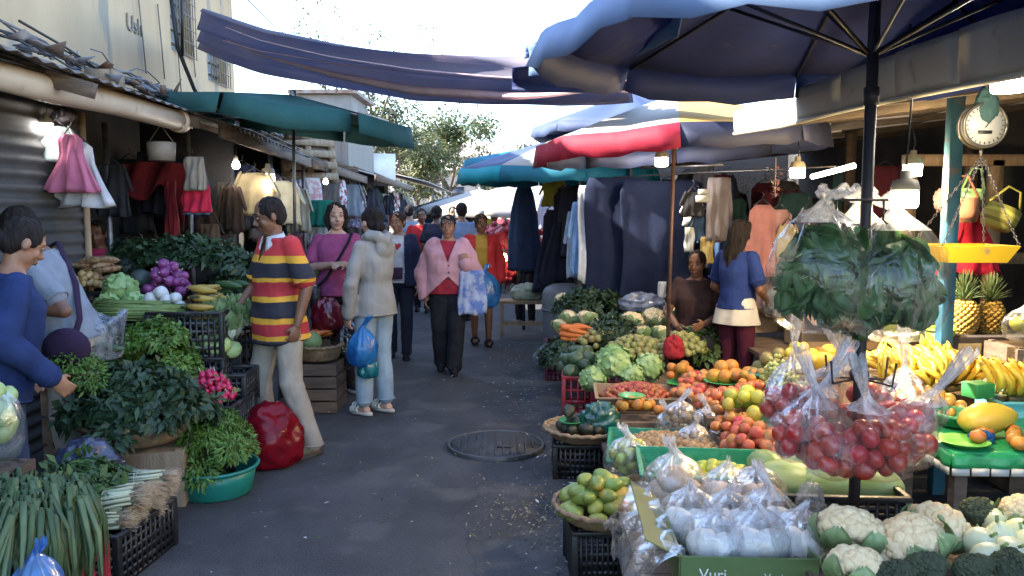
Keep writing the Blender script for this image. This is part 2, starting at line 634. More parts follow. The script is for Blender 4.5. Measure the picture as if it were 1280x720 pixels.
def person(label, loc, face, H, J, skin=SK_TAN, hair=('bob', HAIR), head=(0, 0), w=1.0, belly=0.0, bust=.02, top=None, over=None, bottom=None, shoes=None,
     hi=True, curl=(.35, .35), palm=(None, None), group=None, tache=False, extra=None, brow=HAIR, tow=(None, None)):
 s = H / 1.7
 root = thing('person', label, 'person', loc, rad(face), group)
 Rh = Matrix.Rotation(rad(head[0]), 3, 'Z') @ Matrix.Rotation(rad(head[1]), 3, 'X')
 hc = J['hed']
 hp = lambda x, y, z: hc + Rh @ (V((x, y, z)) * s)
 b = MB()
 torso(b, J, s, w, 0, belly, bust)
 b.capsule(J['nek'] - V((0, 0, .04 * s)), hp(0, .018, -.03), .054 * s, .05 * s)
 b.ell(hp(0, .006, .022), (.074 * s, .093 * s, .098 * s), Rh)
 b.ell(hp(0, -.018, -.035), (.062 * s, .066 * s, .078 * s), Rh)
 b.ell(hp(0, -.052, -.092), (.030 * s, .026 * s, .024 * s), Rh)
 for q in (-1, 1):
  b.ell(hp(q * .034, -.055, -.028), (.028 * s, .024 * s, .028 * s), Rh)
  b.ell(hp(q * .076, .012, -.005), (.010 * s, .020 * s, .032 * s), Rh @ Matrix.Rotation(q * .3, 3, 'Z'))
  b.ell(hp(q * .028, -.073, .034), (.026 * s, .014 * s, .010 * s), Rh)
  b.ell(hp(q * .012, -.098, -.028), (.009 * s, .009 * s, .007 * s), Rh)
 b.tube([hp(0, -.080, .022), hp(0, -.094, -.005), hp(0, -.108, -.024), hp(0, -.090, -.036)], [.007 * s, .010 * s, .0135 * s, .010 * s], 8)
 b.ell(hp(0, -.080, -.060), (.026 * s, .014 * s, .016 * s), Rh)
 for k, S in enumerate('AB'):
  sh, el, wr = J['sh' + S], J['el' + S], J['wr' + S]
  b.capsule(sh, el, .046 * s, .039 * s)
  m1 = el.lerp(wr, .3)
  b.capsule(el, m1, .040 * s, .040 * s)
  b.capsule(m1, wr, .040 * s, .026 * s)
  hand(b, wr, el, s, (0, -1, 0.15), curl[k], palm[k] if palm[k] else ((1, 0, 0) if S == 'A' else (-1, 0, 0)), tow[k])
  hi_, kn, an = J['hi' + S], J['kn' + S], J['an' + S]
  b.capsule(hi_, kn, .083 * s, .056 * s)
  m2 = kn.lerp(an, .3)
  b.capsule(kn, m2, .054 * s, .056 * s)
  b.capsule(m2, an, .056 * s, .036 * s)
  td = J.get('to' + S, V((0, -1, 0))).normalized()
  b.capsule(an + td * -.02 * s - V((0, 0, .045 * s)), an + td * .11 * s - V((0, 0, .055 * s)), .036 * s, .022 * s)
 me = fuse(b, .0068 if hi else .012, 3)
 e = MB()
 for q in (-1, 1):
  e.ell(hp(q * .031, -.079, .012), (.0135 * s, .009 * s, .0062 * s), Rh, 10, 6, 3)
  e.ell(hp(q * .031, -.0855, .012), (.0056 * s, .0045 * s, .0058 * s), Rh, 8, 5, 4)
  e.tube([hp(q * .016, -.0855, .017), hp(q * .031, -.0895, .0205), hp(q * .047, -.079, .015)], .0028 * s, 5, 0)
  e.tube([hp(q * .014, -.089, .036), hp(q * .030, -.090, .0425), hp(q * .052, -.074, .036)], [.003 * s, .0042 * s, .002 * s], 5, 1, flat=.8)
 e.tube([hp(-.024, -.082, -.058), hp(-.008, -.094, -.0545), hp(0, -.0945, -.056), hp(.008, -.094, -.0545), hp(.024, -.082, -.058)], [.002 * s, .0048 * s, .0045 * s, .0048 * s, .002 * s], 6, 2)
 e.tube([hp(-.022, -.082, -.060), hp(0, -.0935, -.0655), hp(.022, -.082, -.060)], [.002 * s, .006 * s, .002 * s], 6, 2)
 if tache:
  e.tube([hp(-.032, -.078, -.054), hp(-.016, -.096, -.045), hp(0, -.101, -.043), hp(.016, -.096, -.045), hp(.032, -.078, -.054)], [.003 * s, .007 * s, .0065 * s, .007 * s, .003 * s], 6, 1)
 n0 = len(me.polygons)
 append_mb(me, e)
 idx = [0] * len(me.polygons)
 idx[n0:] = e.m
 link_mesh('body', me, [skin, brow, LIP, EYEW, IRIS], root)
 me.polygons.foreach_set('material_index', idx)
 # hair
 if hair:
  st, hm = hair
  h = MB()
  h.ell(hp(0, .020, .037), (.083 * s, .096 * s, .090 * s), Rh, 18, 12)
  if st == 'short':
   h.ell(hp(0, .045, -.01), (.074 * s, .066 * s, .07 * s), Rh)
   for q in (-1, 1):
    h.ell(hp(q * .070, .0, .02), (.010 * s, .03 * s, .04 * s), Rh)
  elif st == 'bob':
   h.ell(hp(0, .045, -.03), (.088 * s, .062 * s, .10 * s), Rh)
   for q in (-1, 1):
    h.capsule(hp(q * .060, -.030, .085), hp(q * .082, -.012, -.01), .026 * s, .026 * s)
    h.capsule(hp(q * .082, -.008, 0), hp(q * .072, -.002, -.085), .027 * s, .026 * s)
  elif st in ('bun', 'pulled'):
   h.ell(hp(0, .05, -.01), (.076 * s, .058 * s, .07 * s), Rh)
   for q in (-1, 1):
    h.ell(hp(q * .068, -.002, .03), (.014 * s, .04 * s, .045 * s), Rh)
   if st == 'bun':
    h.ell(hp(0, .115, -.04), (.045 * s, .042 * s, .042 * s), Rh)
  elif st == 'long':
   for q in (-1, 1):
    h.capsule(hp(q * .058, -.026, .085), hp(q * .080, .0, -.02), .026 * s, .028 * s)
    h.capsule(hp(q * .075, .02, -.02), hp(q * .06, .07, -.22), .034 * s, .026 * s)
   h.capsule(hp(0, .05, 0), hp(0, .085, -.30), .07 * s, .035 * s, 14)
   h.capsule(hp(.03, .06, -.05), hp(.045, .08, -.33), .05 * s, .022 * s, 14)
  hm_ = fuse(h, .009, 4)
  nz_disp(hm_, .010 * s, 46, 3, (1, 1, .25))
  link_mesh('hair', hm_, hm, root)
 # bottoms
 if bottom:
  k = bottom['kind']
  t = MB()
  lh = (J['hiB'] - J['hiA']).normalized()
  up = (J['wst'] - J['pel']).normalized()
  fw = up.cross(lh).normalized()
  wa = J['pel'] + up * bottom.get('rise', .12) * s
  if k == 'trousers':
   f = bottom.get('fit', 1.0)
   t.loft([ring(c, lh, fw, rx * s * w, ry * s + belly * .5 * s) for c, rx, ry in
     ((J['pel'] - up * .10 * s, .11, .10), (J['pel'] - up * .02 * s, .178, .132), (J['pel'] + up * .05 * s, .17, .128), (wa, .155, .118))])
   hem = bottom.get('hem', .0)
   for S in 'AB':
    a, q, c = J['hi' + S], J['kn' + S], J['an' + S]
    c = q.lerp(c, 1 - hem)
    t.capsule(a, q, .098 * s * w, .072 * s * f)
    t.capsule(q, c, .072 * s * f, .060 * s * f * bottom.get('flare', 1.0))
   tm = fuse(t, .010 if hi else .015, 3)
   nz_disp(tm, .006 * s, 7, 5, (1, 1, 1.3))
   nz_disp(tm, .003 * s, 26, 8, (1, 1, .8))
   q = MB()
   for S in 'AB':
    c = J['kn' + S].lerp(J['an' + S], 1.03 - hem)
    r1 = .062 * s * f * bottom.get('flare', 1.0)
    q.tube([c + V((r1 * math.cos(2 * PI * k / 18), r1 * math.sin(2 * PI * k / 18), 0)) for k in range(19)], .005 * s, 6)
   append_mb(tm, q)
   link_mesh(bottom.get('name', 'trousers'), tm, bottom['mat'], root)
  else:
   hz = bottom['len']
   rip = lambda a: .035 * math.sin(9 * a + 1) + .02 * math.sin(5 * a)
   kc = (J['knA'] + J['knB']) / 2
   low = wa.lerp(V((kc.x, kc.y, 0)), min(1, (wa.z - hz * s) / wa.z))
   rs = [ring(wa, lh, fw, .15 * s * w, .115 * s), ring(J['pel'], lh, fw, max(.19 * w, .178) * s, .15 * s, rip=lambda a: .4 * rip(a)),
      ring(J['pel'].lerp(low, .5), lh, fw, .215 * s * w, .175 * s, rip=rip), ring(low, lh, fw, max(bottom.get('wide', .24) * w, .195) * s, .20 * s, rip=rip)]
   if low.z > J['pel'].z - .05:
    rs.pop(2)
   o = t.loft(rs, caps=False).build('skirt', bottom['mat'], root, sub=2, solid=.006)
 # tops
 for lay in ([top] if top else []) + ([over] if over else []):
  t = MB()
  ee = lay.get('e', .012)
  torso(t, J, s, w, ee, belly, bust, low=lay.get('low', .20), flare=lay.get('flare', .01), neck=False)
  sl = lay.get('sleeve', .5)
  ar = lay.get('arm', 1.0)
  for S in 'AB':
   sh, el, wr = J['sh' + S], J['el' + S], J['wr' + S]
   if sl <= 0:
    continue
   if sl <= .5:
    t.capsule(sh, sh.lerp(el, sl * 1.6), (.045 * s + ee) * ar, (.047 * s + ee * 1.4) * ar)
   else:
    t.capsule(sh, el, (.046 * s + ee) * ar, (.043 * s + ee * 1.3) * ar)
    t.capsule(el, el.lerp(wr, sl), (.044 * s + ee * 1.3) * ar, (.032 * s + ee) * ar)
    if lay.get('cuff'):
     t.capsule(el.lerp(wr, sl * .8), el.lerp(wr, sl), .042 * s + ee, .034 * s + ee)
  if lay.get('hood'):
   n = J['nek']
   t.tube([n + V(p) * s for p in ((-.07, -.05, .0), (-.085, .03, .03), (-.05, .10, .02), (0, .125, -.02), (.05, .10, .02), (.085, .03, .03), (.07, -.05, .0))], [.03 * s, .045 * s, .05 * s, .058 * s, .05 * s, .045 * s, .03 * s], 10)
   t.ell(n + V((0, .11, -.07)) * s, (.085 * s, .05 * s, .09 * s))
  tm = fuse(t, .0085 if hi else .014, 3)
  nz_disp(tm, lay.get('wr', .009) * s, 7, 2 + H, (1, 1, 1.5))
  nz_disp(tm, lay.get('wr', .009) * .3 * s, 22, 6, (1, 1, .7))
  if lay.get('low', .2) and not lay.get('cut') or lay.get('collar'):
   q = MB()
   lh = (J['hiB'] - J['hiA']).normalized()
   u0 = (J['wst'] - J['pel']).normalized()
   fl = lay.get('flare', .01)
   rg = ring(J['wst'] - u0 * (lay.get('low', .2) - .012) * s, lh, u0.cross(lh).normalized(), (.168 * w + fl) * s + ee + .002, (.122 + belly * .4 + fl) * s + ee + .002)
   q.tube(rg + rg[:1], .0055 * s, 6)
   for S in 'AB':
    sh, el, wr = J['sh' + S], J['el' + S], J['wr' + S]
    if 0 < sl:
     p1, p0 = (sh.lerp(el, sl * 1.6 + .05), sh) if sl <= .5 else (el.lerp(wr, sl), el)
     r1 = ((.047 * s + ee * 1.4) if sl <= .5 else (.032 * s + ee)) * ar + .002
     a_, b_, _ = frame(p1 - p0)
     q.tube([p1 + a_ * r1 * math.cos(2 * PI * k / 18) + b_ * r1 * math.sin(2 * PI * k / 18) for k in range(19)], .005 * s, 6)
   append_mb(tm, q)
  if lay.get('cut'):
   cut_faces(tm, lay['cut'])
  link_mesh(lay.get('name', 'shirt'), tm, lay['mat'], root, solid=.006 if lay.get('cut') else 0)
  if lay.get('collar'):
   c = MB()
   n = J['nek']
   for q in (-1, 1):
    c.grid(lambda u, v, q=q: n + s * V((q * (math.sin(PI * (.03 + .86 * u)) * (.060 + .055 * v) + .004), .050 + .012 * v - (1 - math.cos(PI * u * .92)) * (.062 + .018 * v), .032 - .055 * v - .035 * u - (.065 * v * u ** 3))), 10, 4)
   c.build('collar', lay['collar'], root, solid=.005)
 if shoes:
  k = shoes['kind']
  for S in 'AB':
   an = J['an' + S]
   td = J.get('to' + S, V((0, -1, 0))).normalized()
   z0 = an.z - .085 * s
   lat = td.cross(V((0, 0, 1)))
   sole, up_ = MB(), MB()
   base = V((an.x, an.y, z0))
   def outline(sc, z):
    pts = []
    for j in range(20):
     t_ = 2 * PI * j / 20
     y = math.cos(t_)
     xw = math.sin(t_) * (.046 if y > 0 else .038) * (1 - .12 * y * y)
     pts.append(base + td * (.045 + .135 * y * sc) * s + lat * xw * sc * s + V((0, 0, z * s)))
    return pts
   sole.loft([outline(.98, .002), outline(1.02, .012), outline(1.0, .028)])
   so = sole.build('sole', shoes.get('sole', shoes['mat']), None)
   if k == 'sandal':
    for y0 in (.10, .07, .03):
     up_.tube([base + td * (y0 + .02 * (j % 2)) * s + lat * (.05 * math.cos(t_)) * s + V((0, 0, .03 + .055 * math.sin(t_))) * s for j, t_ in enumerate([PI * q / 8 for q in range(9)])], .011 * s, 6, flat=.5)
    uo = up_.build('shoe', shoes['mat'], root)
   else:
    up_.loft([outline(.97, .02)] + [[p.lerp(base + td * (.0 + .02 * (1 - q)) * s + V((0, 0, z * s)), l) for p in outline(.97, z)] for q, (z, l) in enumerate(((.05, .10), (.075, .34), (.10, .52), (.13 if k == 'boot' else .115, .55)))])
    uo = up_.build('shoe', shoes['mat'], root, sub=1)
   so.parent = uo
 return root
def build_people():
 navy = cloth('navy_cotton', (.018, .022, .05))
 black = cloth('black_cloth', (.012, .012, .016), (.02, .02, .026))
 # blue jumper shopper, bent over the greens
 J = jd(1.58, lean=12, elB=(.24, .02, 1.12), wrB=(.20, -.16, .90), elA=(-.24, .0, 1.12), wrA=(-.20, -.20, .92))
 person('person in a cobalt blue jumper bending over the herb baskets, dark hair pulled back', V((X(-20, 3.5), 3.5, 0)), 132, 1.58, J, SK_TAN,
     ('bun', HAIR), (10, 30), 1.02, .03, .03, top=dict(mat=cloth('cobalt_jumper', (.020, .036, .115), (.015, .028, .09)), sleeve=.93, e=.022, low=.26, name='jumper', cuff=True),
     bottom=dict(kind='trousers', mat=cloth('dark_jeans', (.035, .05, .10)), fit=1.15), shoes=dict(kind='shoe', mat=black), curl=(.5, .5))
 # grey tee
 J = jd(1.66, False, lean=20, elB=(.28, .06, 1.10), wrB=(.22, -.20, 1.13), elA=(-.24, -.2, 1.12), wrA=(-.16, -.42, 1.05))
 r = person('person in a pale grey T-shirt, head bowed, dark shoulder bag, by the snack packets', V((X(82, 4.4), 4.4, 0)), -80, 1.68, J, SK_BROWN, ('short', HAIR), (-10, 40), 1.1, .03, .0,
      top=dict(mat=cloth('grey_tee', (.23, .26, .31)), sleeve=.45, e=.014, low=.22, name='tee_shirt'), bottom=dict(kind='trousers', mat=cloth('cream_trousers', (.42, .40, .37)), fit=1.2))
 b = MB()
 b.tube([V((-.17, -.20, 1.36)), V((-.12, -.09, 1.42)), V((.05, .05, 1.2)), V((.17, .10, 1.02)), V((.22, .09, .94))], .017, 8, flat=.35)
 b.build('bag_strap', cloth('bag_plum', (.035, .02, .05)), r)
 b = MB()
 b.ell((.24, .05, .87), (.07, .12, .11))
 b.build('shoulder_bag', cloth('bag_plum', (.035, .02, .05)), r)
 # vendor in pink
 J = jd(1.5)
 person('person in a bright pink top in the dark stall behind the bagged garlic', V((X(121, 7.0), 7.0, 0)), 10, 1.56, J, SK_BROWN, ('bun', HAIR), (0, 12), 1.1, .03, .03,
     top=dict(mat=cloth('hot_pink', (.50, .045, .13)), sleeve=.4, e=.015, name='blouse'), bottom=dict(kind='trousers', mat=black), hi=False)
 # striped polo man
 pol = stripes('striped_polo', [(.60, (.018, .018, .03)), (.772, (.62, .32, .03)), (.805, (.36, .025, .035)), (.880, (.62, .32, .03)), (.918, (.018, .018, .03)),
           (1.02, (.62, .32, .03)), (1.058, (.36, .025, .035)), (1.148, (.62, .32, .03)), (1.176, (.018, .018, .03)), (1.272, (.62, .32, .03)), (1.316, (.45, .03, .035))])
 J = jd(1.68, False, lean=3, shA=(-.15, .012, 1.385), shB=(.15, .012, 1.385), elB=(.235, .07, 1.12), wrB=(.225, .0, .88), elA=(-.24, -.02, 1.12), wrA=(-.2, -.2, .96),
     knA=(-.13, -.08, .50), anA=(-.15, -.03, .085), knB=(.16, -.02, .50), anB=(.24, .08, .085), hiB=(.10, .01, .90))
 J['toA'] = V((-.1, -1, 0))
 J['toB'] = V((.15, -1, 0))
 r = person('person in a red, yellow and black striped polo shirt and beige trousers', V((X(345, 5.2), 5.2, 0)), -44, 1.68, J, SK_BROWN, ('short', HAIR), (-18, 16), .90, .02, .0, tache=True,
      top=dict(mat=pol, sleeve=.5, e=.016, low=.33, flare=.022, arm=1.0, name='polo_shirt', collar=cloth('white_collar', (.62, .62, .64)),
      cut=lambda c: c.y < -.02 and c.z > 1.26 and abs(c.x) < (c.z - 1.26) * .42),
      bottom=dict(kind='trousers', mat=cloth('beige_trousers', (.33, .29, .24)), fit=1.1, hem=.02, flare=1.02), shoes=dict(kind='boot', mat=M('boot_suede', (.11, .09, .065), rough=.85), sole=M('boot_sole', (.05, .04, .035), rough=.9)), curl=(.5, .9))
 # magenta tee
 J = jd(1.66, elA=(-.25, -.02, 1.13), wrA=(-.045, -.22, 1.17), elB=(.25, -.02, 1.13), wrB=(.045, -.235, 1.165), anA=(-.11, -.05, .085), anB=(.10, .04, .085), knA=(-.10, -.05, .5))
 J['toB'] = V((.5, -1, 0)); J['toA'] = V((-.35, -1, 0))
 mag = cloth('magenta_tee', (.30, .07, .17), (.24, .05, .13))
 r = person('person in a magenta T-shirt with a short black bob, hands clasped and smiling', V((X(420, 6.9), 6.9, 0)), 14, 1.66, J, SK_LIGHT, ('bob', HAIR), (6, 2), 1.06, .02, .03,
      top=dict(mat=mag, sleeve=.45, e=.014, low=.2, name='tee_shirt'), bottom=dict(kind='trousers', mat=black, fit=1.15), palm=((0, .6, -1), (0, .6, -1)), curl=(.25, .7),
      shoes=dict(kind='shoe', mat=M('sneaker_black', (.03, .03, .035), (.06, .06, .06), rough=.7), sole=M('sneaker_sole', (.62, .6, .58), rough=.6)))
 b = MB()
 b.tube([V((.125, -.06, 1.395)), V((.09, -.135, 1.32)), V((.0, -.165, 1.17)), V((-.10, -.15, 1.02)), V((-.17, -.13, .95))], .014, 8, flat=.4)
 b.build('bag_strap', black, r)
 b = MB()
 b.box((-.19, -.10, .86), (.09, .25, .20))
 b.build('shoulder_bag', M('black_leather', (.014, .014, .016), rough=.42, bump=.3), r, bevel=.03)
 # hoodie, seen from behind
 J = jd(1.62, elB=(.245, -.0, 1.08), wrB=(.225, -.06, .83), elA=(-.20, -.10, 1.12), wrA=(-.10, -.28, 1.10), anA=(-.09, .03, .085), anB=(.10, -.03, .085))
 r = person('person in a light grey hooded jacket and pale jeans seen from behind', V((X(466, 6.2), 6.2, 0)), -128, 1.63, J, SK_LIGHT, ('bun', HAIR), (-8, 4), .93, .02, .03,
      top=dict(mat=cloth('grey_hoodie', (.29, .275, .255), (.25, .235, .215)), sleeve=.96, e=.015, low=.27, flare=.012, hood=True, cuff=True, name='hooded_jacket', wr=.010),
      bottom=dict(kind='trousers', mat=M('pale_denim', (.27, .35, .42), (.20, .27, .34), sc=5, rough=.9, bump=.12, crease=.5), fit=1.15, hem=.10), shoes=dict(kind='sandal', mat=M('white_strap', (.62, .6, .55), rough=.5), sole=M('sandal_sole', (.55, .52, .46), rough=.7)), curl=(.5, 1.0))
 # navy jacket, heart tee
 J = jd(1.58, anA=(-.09, .06, .085), anB=(.09, -.10, .085), knB=(.095, -.08, .5), elA=(-.22, .03, 1.10), wrA=(-.20, -.09, .88))
 r = person('person in a navy jacket over a white T-shirt printed with a red heart', V((X(497, 8.6), 8.6, 0)), 4, 1.60, J, SK_TAN, ('pulled', HAIR_B), (-22, 4), 1.08, .02, .03,
      top=dict(mat=cloth('white_tee', (.60, .60, .62)), sleeve=0, e=.010, low=.2, name='tee_shirt'),
      over=dict(mat=navy, sleeve=.95, e=.024, low=.24, name='jacket', cut=lambda c: c.y < -.03 and abs(c.x) < .075),
      bottom=dict(kind='trousers', mat=cloth('navy_trousers', (.02, .024, .042)), fit=1.02), shoes=dict(kind='shoe', mat=black))
 b = MB()
 pts = [V((.0026 * 16 * math.sin(t) ** 3, -.158, 1.215 + .0026 * (13 * math.cos(t) - 5 * math.cos(2 * t) - 2 * math.cos(3 * t) - math.cos(4 * t)))) for t in [2 * PI * k / 28 for k in range(28)]]
 b.loft([pts, [p + V((0, .02, 0)) for p in pts]])
 b.build('heart_print', cloth('heart_red', (.55, .05, .06)), r)
 b = MB()
 b.box((-.02, -.17, .93), (.15, .05, .12))
 b.tube([V((-.08, -.17, .99)), V((-.10, -.155, 1.2)), V((-.09, -.06, 1.42))], .008, 6)
 b.build('belt_bag', cloth('dark_plum_bag', (.06, .03, .06)), r, bevel=.02)
 # pink cardigan
 pinkm = cloth('pink_knit', (.55, .30, .34), (.48, .25, .29))
 J = jd(1.55, elA=(-.27, .02, 1.08), wrA=(-.25, -.05, .84), elB=(.27, .0, 1.09), wrB=(.19, -.20, 1.19), anA=(-.09, .12, .10), knA=(-.10, -.02, .50), anB=(.06, -.10, .085), knB=(.085, -.10, .50))
 r = person('person in a pale pink cardigan over a red top, wearing glasses and black trousers, walking', V((X(560, 7.8), 7.8, 0)), 2, 1.58, J, SK_TAN, ('short', HAIR), (-4, 4), 1.32, .05, .05,
      top=dict(mat=cloth('red_top', (.36, .03, .05)), sleeve=0, e=.008, low=.22, name='blouse'),
      over=dict(mat=pinkm, sleeve=.97, e=.030, low=.22, flare=.005, name='cardigan', cuff=True, arm=1.1, wr=.016,
       cut=lambda c: c.y < -.03 and (abs(c.x) < (c.z - 1.10) * .40 if c.z > 1.10 else abs(c.x) < (.96 - c.z) * 1.1)),
      bottom=dict(kind='trousers', mat=black, fit=1.25, flare=1.1), shoes=dict(kind='shoe', mat=black), curl=(.4, 1.2), palm=(None, (-.3, 1, 0)), tow=(None, (-.15, -.35, .9)))
 s = 1.58 / 1.7
 b = MB()
 for q in (-1, 1):
  b.tube([V((q * .034 + .026 * math.cos(t), -.018 - .108, 1.578 + .02 + .019 * math.sin(t))) * s * V((1, 1, 1)) + V((0, 0, 0)) for t in [2 * PI * k / 16 for k in range(17)]], .0035, 5)
  b.tube([V((q * .06, -.118, 1.60)) * s, V((q * .082, -.01, 1.60)) * s], .003, 5)
 b.tube([V((-.008, -.128, 1.60)) * s, V((.008, -.128, 1.60)) * s], .003, 5)
 g = b.build('glasses', M('glasses_frame', (.03, .03, .035), rough=.3), r)
 b = MB()
 for k in range(4):
  b.ell((.012, -.215 + k * .006, 1.07 - k * .065), (.008, .005, .008))
 b.build('buttons', cloth('button_dark', (.1, .05, .06)), r)
 # red cardigan
 J = jd(1.55, elA=(-.22, 0, 1.10), wrA=(-.14, -.20, 1.0), elB=(.25, .05, 1.10), wrB=(.24, -.02, .86), anA=(-.08, .08, .1), anB=(.09, -.06, .085), knB=(.09, -.07, .5))
 person('person in a red cardigan over a mustard top and a blue skirt, bare legs, walking', V((X(601, 9.4), 9.4, 0)), 6, 1.57, J, SK_BROWN, ('pulled', HAIR_B), (12, 6), 1.1, .03, .03,
     top=dict(mat=cloth('mustard_top', (.45, .27, .05)), sleeve=0, e=.008, low=.22, name='blouse'),
     over=dict(mat=cloth('red_cardigan', (.50, .035, .04)), sleeve=.95, e=.022, low=.24, name='cardigan', cut=lambda c: c.y < -.03 and abs(c.x) < .07),
     bottom=dict(kind='skirt', len=.62, mat=cloth('blue_skirt', (.06, .15, .35)), wide=.19), shoes=dict(kind='sandal', mat=black))
 # seated vendor
 J = jd(1.58, pel=(0, .1, .52), wst=(0, .09, .68), chs=(0, .07, .86), nek=(0, .06, 1.035), hed=(0, .03, 1.165), shA=(-.16, .07, .98), shB=(.16, .07, .98),
     elA=(-.25, -.02, .72), wrA=(-.13, -.22, .62), elB=(.24, -.04, .72), wrB=(.10, -.24, .66), hiA=(-.09, .1, .5), hiB=(.09, .1, .5), knA=(-.12, -.32, .48), knB=(.12, -.32, .48), anA=(-.12, -.3, .085), anB=(.12, -.3, .085))
 person('person sitting behind the vegetables in a dark brown dress, hair tied back', V((X(872, 6.7), 6.7, .06)), -18, 1.58, J, SK_BROWN, ('bun', HAIR), (-10, 6), 1.2, .04, .05,
     top=dict(mat=cloth('brown_dress', (.05, .028, .03)), sleeve=.35, e=.016, low=.22, name='dress_top'), bottom=dict(kind='trousers', mat=black, fit=1.2), shoes=dict(kind='shoe', mat=black))
 # blue tee and white skirt, from behind
 J = jd(1.52, elA=(-.22, -.02, 1.10), wrA=(-.15, -.22, 1.0), elB=(.23, .02, 1.10), wrB=(.16, -.18, 1.0))
 r = person('person with long black hair in a blue T-shirt and white frilled skirt, seen from behind', V((X(924, 6.3), 6.3, 0)), 128, 1.56, J, SK_BROWN, ('long', HAIR), (-4, 8), .82, .02, .02,
      top=dict(mat=cloth('royal_tee', (.022, .045, .19)), sleeve=.42, e=.016, low=.17, name='tee_shirt'),
      bottom=dict(kind='skirt', len=.76, mat=cloth('white_skirt', (.62, .58, .52)), wide=.215), shoes=dict(kind='shoe', mat=black))
 l = MB()
 for S in 'AB':
  l.capsule(J['hi' + S], J['kn' + S], .086, .064)
  l.capsule(J['kn' + S], J['an' + S], .062, .045)
 link_mesh('leggings', fuse(l, .012), cloth('maroon_leggings', (.07, .012, .03)), r)
 # stallholder in red near the folded blue parasol
 person('person in a red T-shirt standing in the shade beside the hanging dark cloth', V((X(657, 11.2), 11.2, 0)), -10, 1.5, jd(1.5), SK_BROWN, ('pulled', HAIR), (0, 10), 1.1, .03, .03,
     top=dict(mat=cloth('red_tee', (.38, .03, .05)), sleeve=.45, e=.016, name='tee_shirt'), bottom=dict(kind='trousers', mat=black), hi=False)
 # the crowd further down the street
 crowd = [(527, 12.5, 0, (.52, .03, .03), 'a scarlet T-shirt', 'short', 1.62), (512, 14, 180, (.25, .3, .36), 'a pale grey-blue shirt seen from behind', 'short', 1.68), (546, 12.0, 170, (.03, .03, .05), 'a black top seen from behind', 'bun', 1.66),
    (577, 11.6, 176, (.20, .27, .42), 'a light blue shirt seen from behind', 'short', 1.70), (566, 15, 0, (.5, .5, .52), 'a white shirt in the middle of the street', 'short', 1.66),
    (588, 17, 0, (.45, .1, .2), 'a raspberry pink top', 'bob', 1.6), (618, 15.5, 10, (.55, .4, .38), 'a peach blouse', 'bun', 1.58), (536, 18, 180, (.06, .1, .25), 'a dark blue shirt far down the street', 'short', 1.7),
    (606, 20, 0, (.5, .45, .1), 'a yellow shirt far down the street', 'short', 1.65), (556, 23, 0, (.4, .4, .42), 'a light grey shirt far down the street', 'short', 1.68), (628, 22, 0, (.5, .06, .08), 'a red blouse far down the street', 'bob', 1.6),
    (577, 27, 180, (.5, .5, .5), 'a white top at the far end of the street', 'short', 1.7)]
 for px, Y, fa, c, what, hs, H in crowd:
  dx = .05 * math.sin(px)
  person('person in %s' % what, V((X(px, Y), Y, 0)), fa, H, jd(H, hs == 'bun' or hs == 'bob', anA=(-.09, .08, .09), anB=(.09, -.09, .09), knB=(.09, -.09, .5)), R.choice([SK_BROWN, SK_TAN]), (hs, HAIR), (R.uniform(-15, 15), 4), 1.1, .02, .02,
      top=dict(mat=cloth('crowd_%d' % px, c), sleeve=.45, e=.018, name='shirt'), bottom=dict(kind='trousers', mat=R.choice([black, navy, cloth('grey_trousers', (.12, .12, .13))])), shoes=dict(kind='shoe', mat=black), hi=False)
# ------------------------------------------------------------------ setting
WOOD = M('old_wood', (.16, .11, .075), (.09, .06, .042), sc=4, rough=.85, bump=.5, bsc=40, stretch=(1, 1, 6), rand=.2)
WOOD_PALE = M('pale_wood', (.34, .25, .16), (.22, .15, .095), sc=5, rough=.85, bump=.4, bsc=40, stretch=(6, 1, 1), rand=.15)
STEEL = M('worn_steel', (.22, .22, .23), (.14, .12, .11), sc=12, rough=.45, metal=.8, bump=.1)
DARKMETAL = M('dark_metal', (.03, .03, .035), (.05, .04, .04), sc=10, rough=.5, metal=.4)
CABLE = M('black_cable', (.012, .012, .013), rough=.5)
TIN = M('rusty_tin', (.20, .19, .19), (.14, .085, .06), sc=3, rough=.6, bump=.2, metal=.3, rand=.15, spots=(.10, .05, .03), spot_sc=5, spot_t=.56)
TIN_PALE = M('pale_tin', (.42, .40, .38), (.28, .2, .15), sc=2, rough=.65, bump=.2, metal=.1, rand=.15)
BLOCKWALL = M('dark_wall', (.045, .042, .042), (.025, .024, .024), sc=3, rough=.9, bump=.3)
def corrugated(name, a, b, c, d, mat, waves, amp=.018, label=None, cat=None, group=None):
 """sheet over the quad a-b (eave) to d-c (ridge), ribs run from eave to ridge"""
 a, b, c, d = map(V, (a, b, c, d))
 n = (b - a).cross(d - a).normalized()
 m = MB()
 nu = waves * 6
 m.grid(lambda u, v: a.lerp(b, u).lerp(d.lerp(c, u), v) + n * (amp * math.sin(u * waves * 2 * PI) + .004 * math.sin(v * 9 + u * 5)), nu, 3)
 o = m.build(name, mat, solid=.004)
 return tag(o, label, cat, group)
def sign(o):
 return o
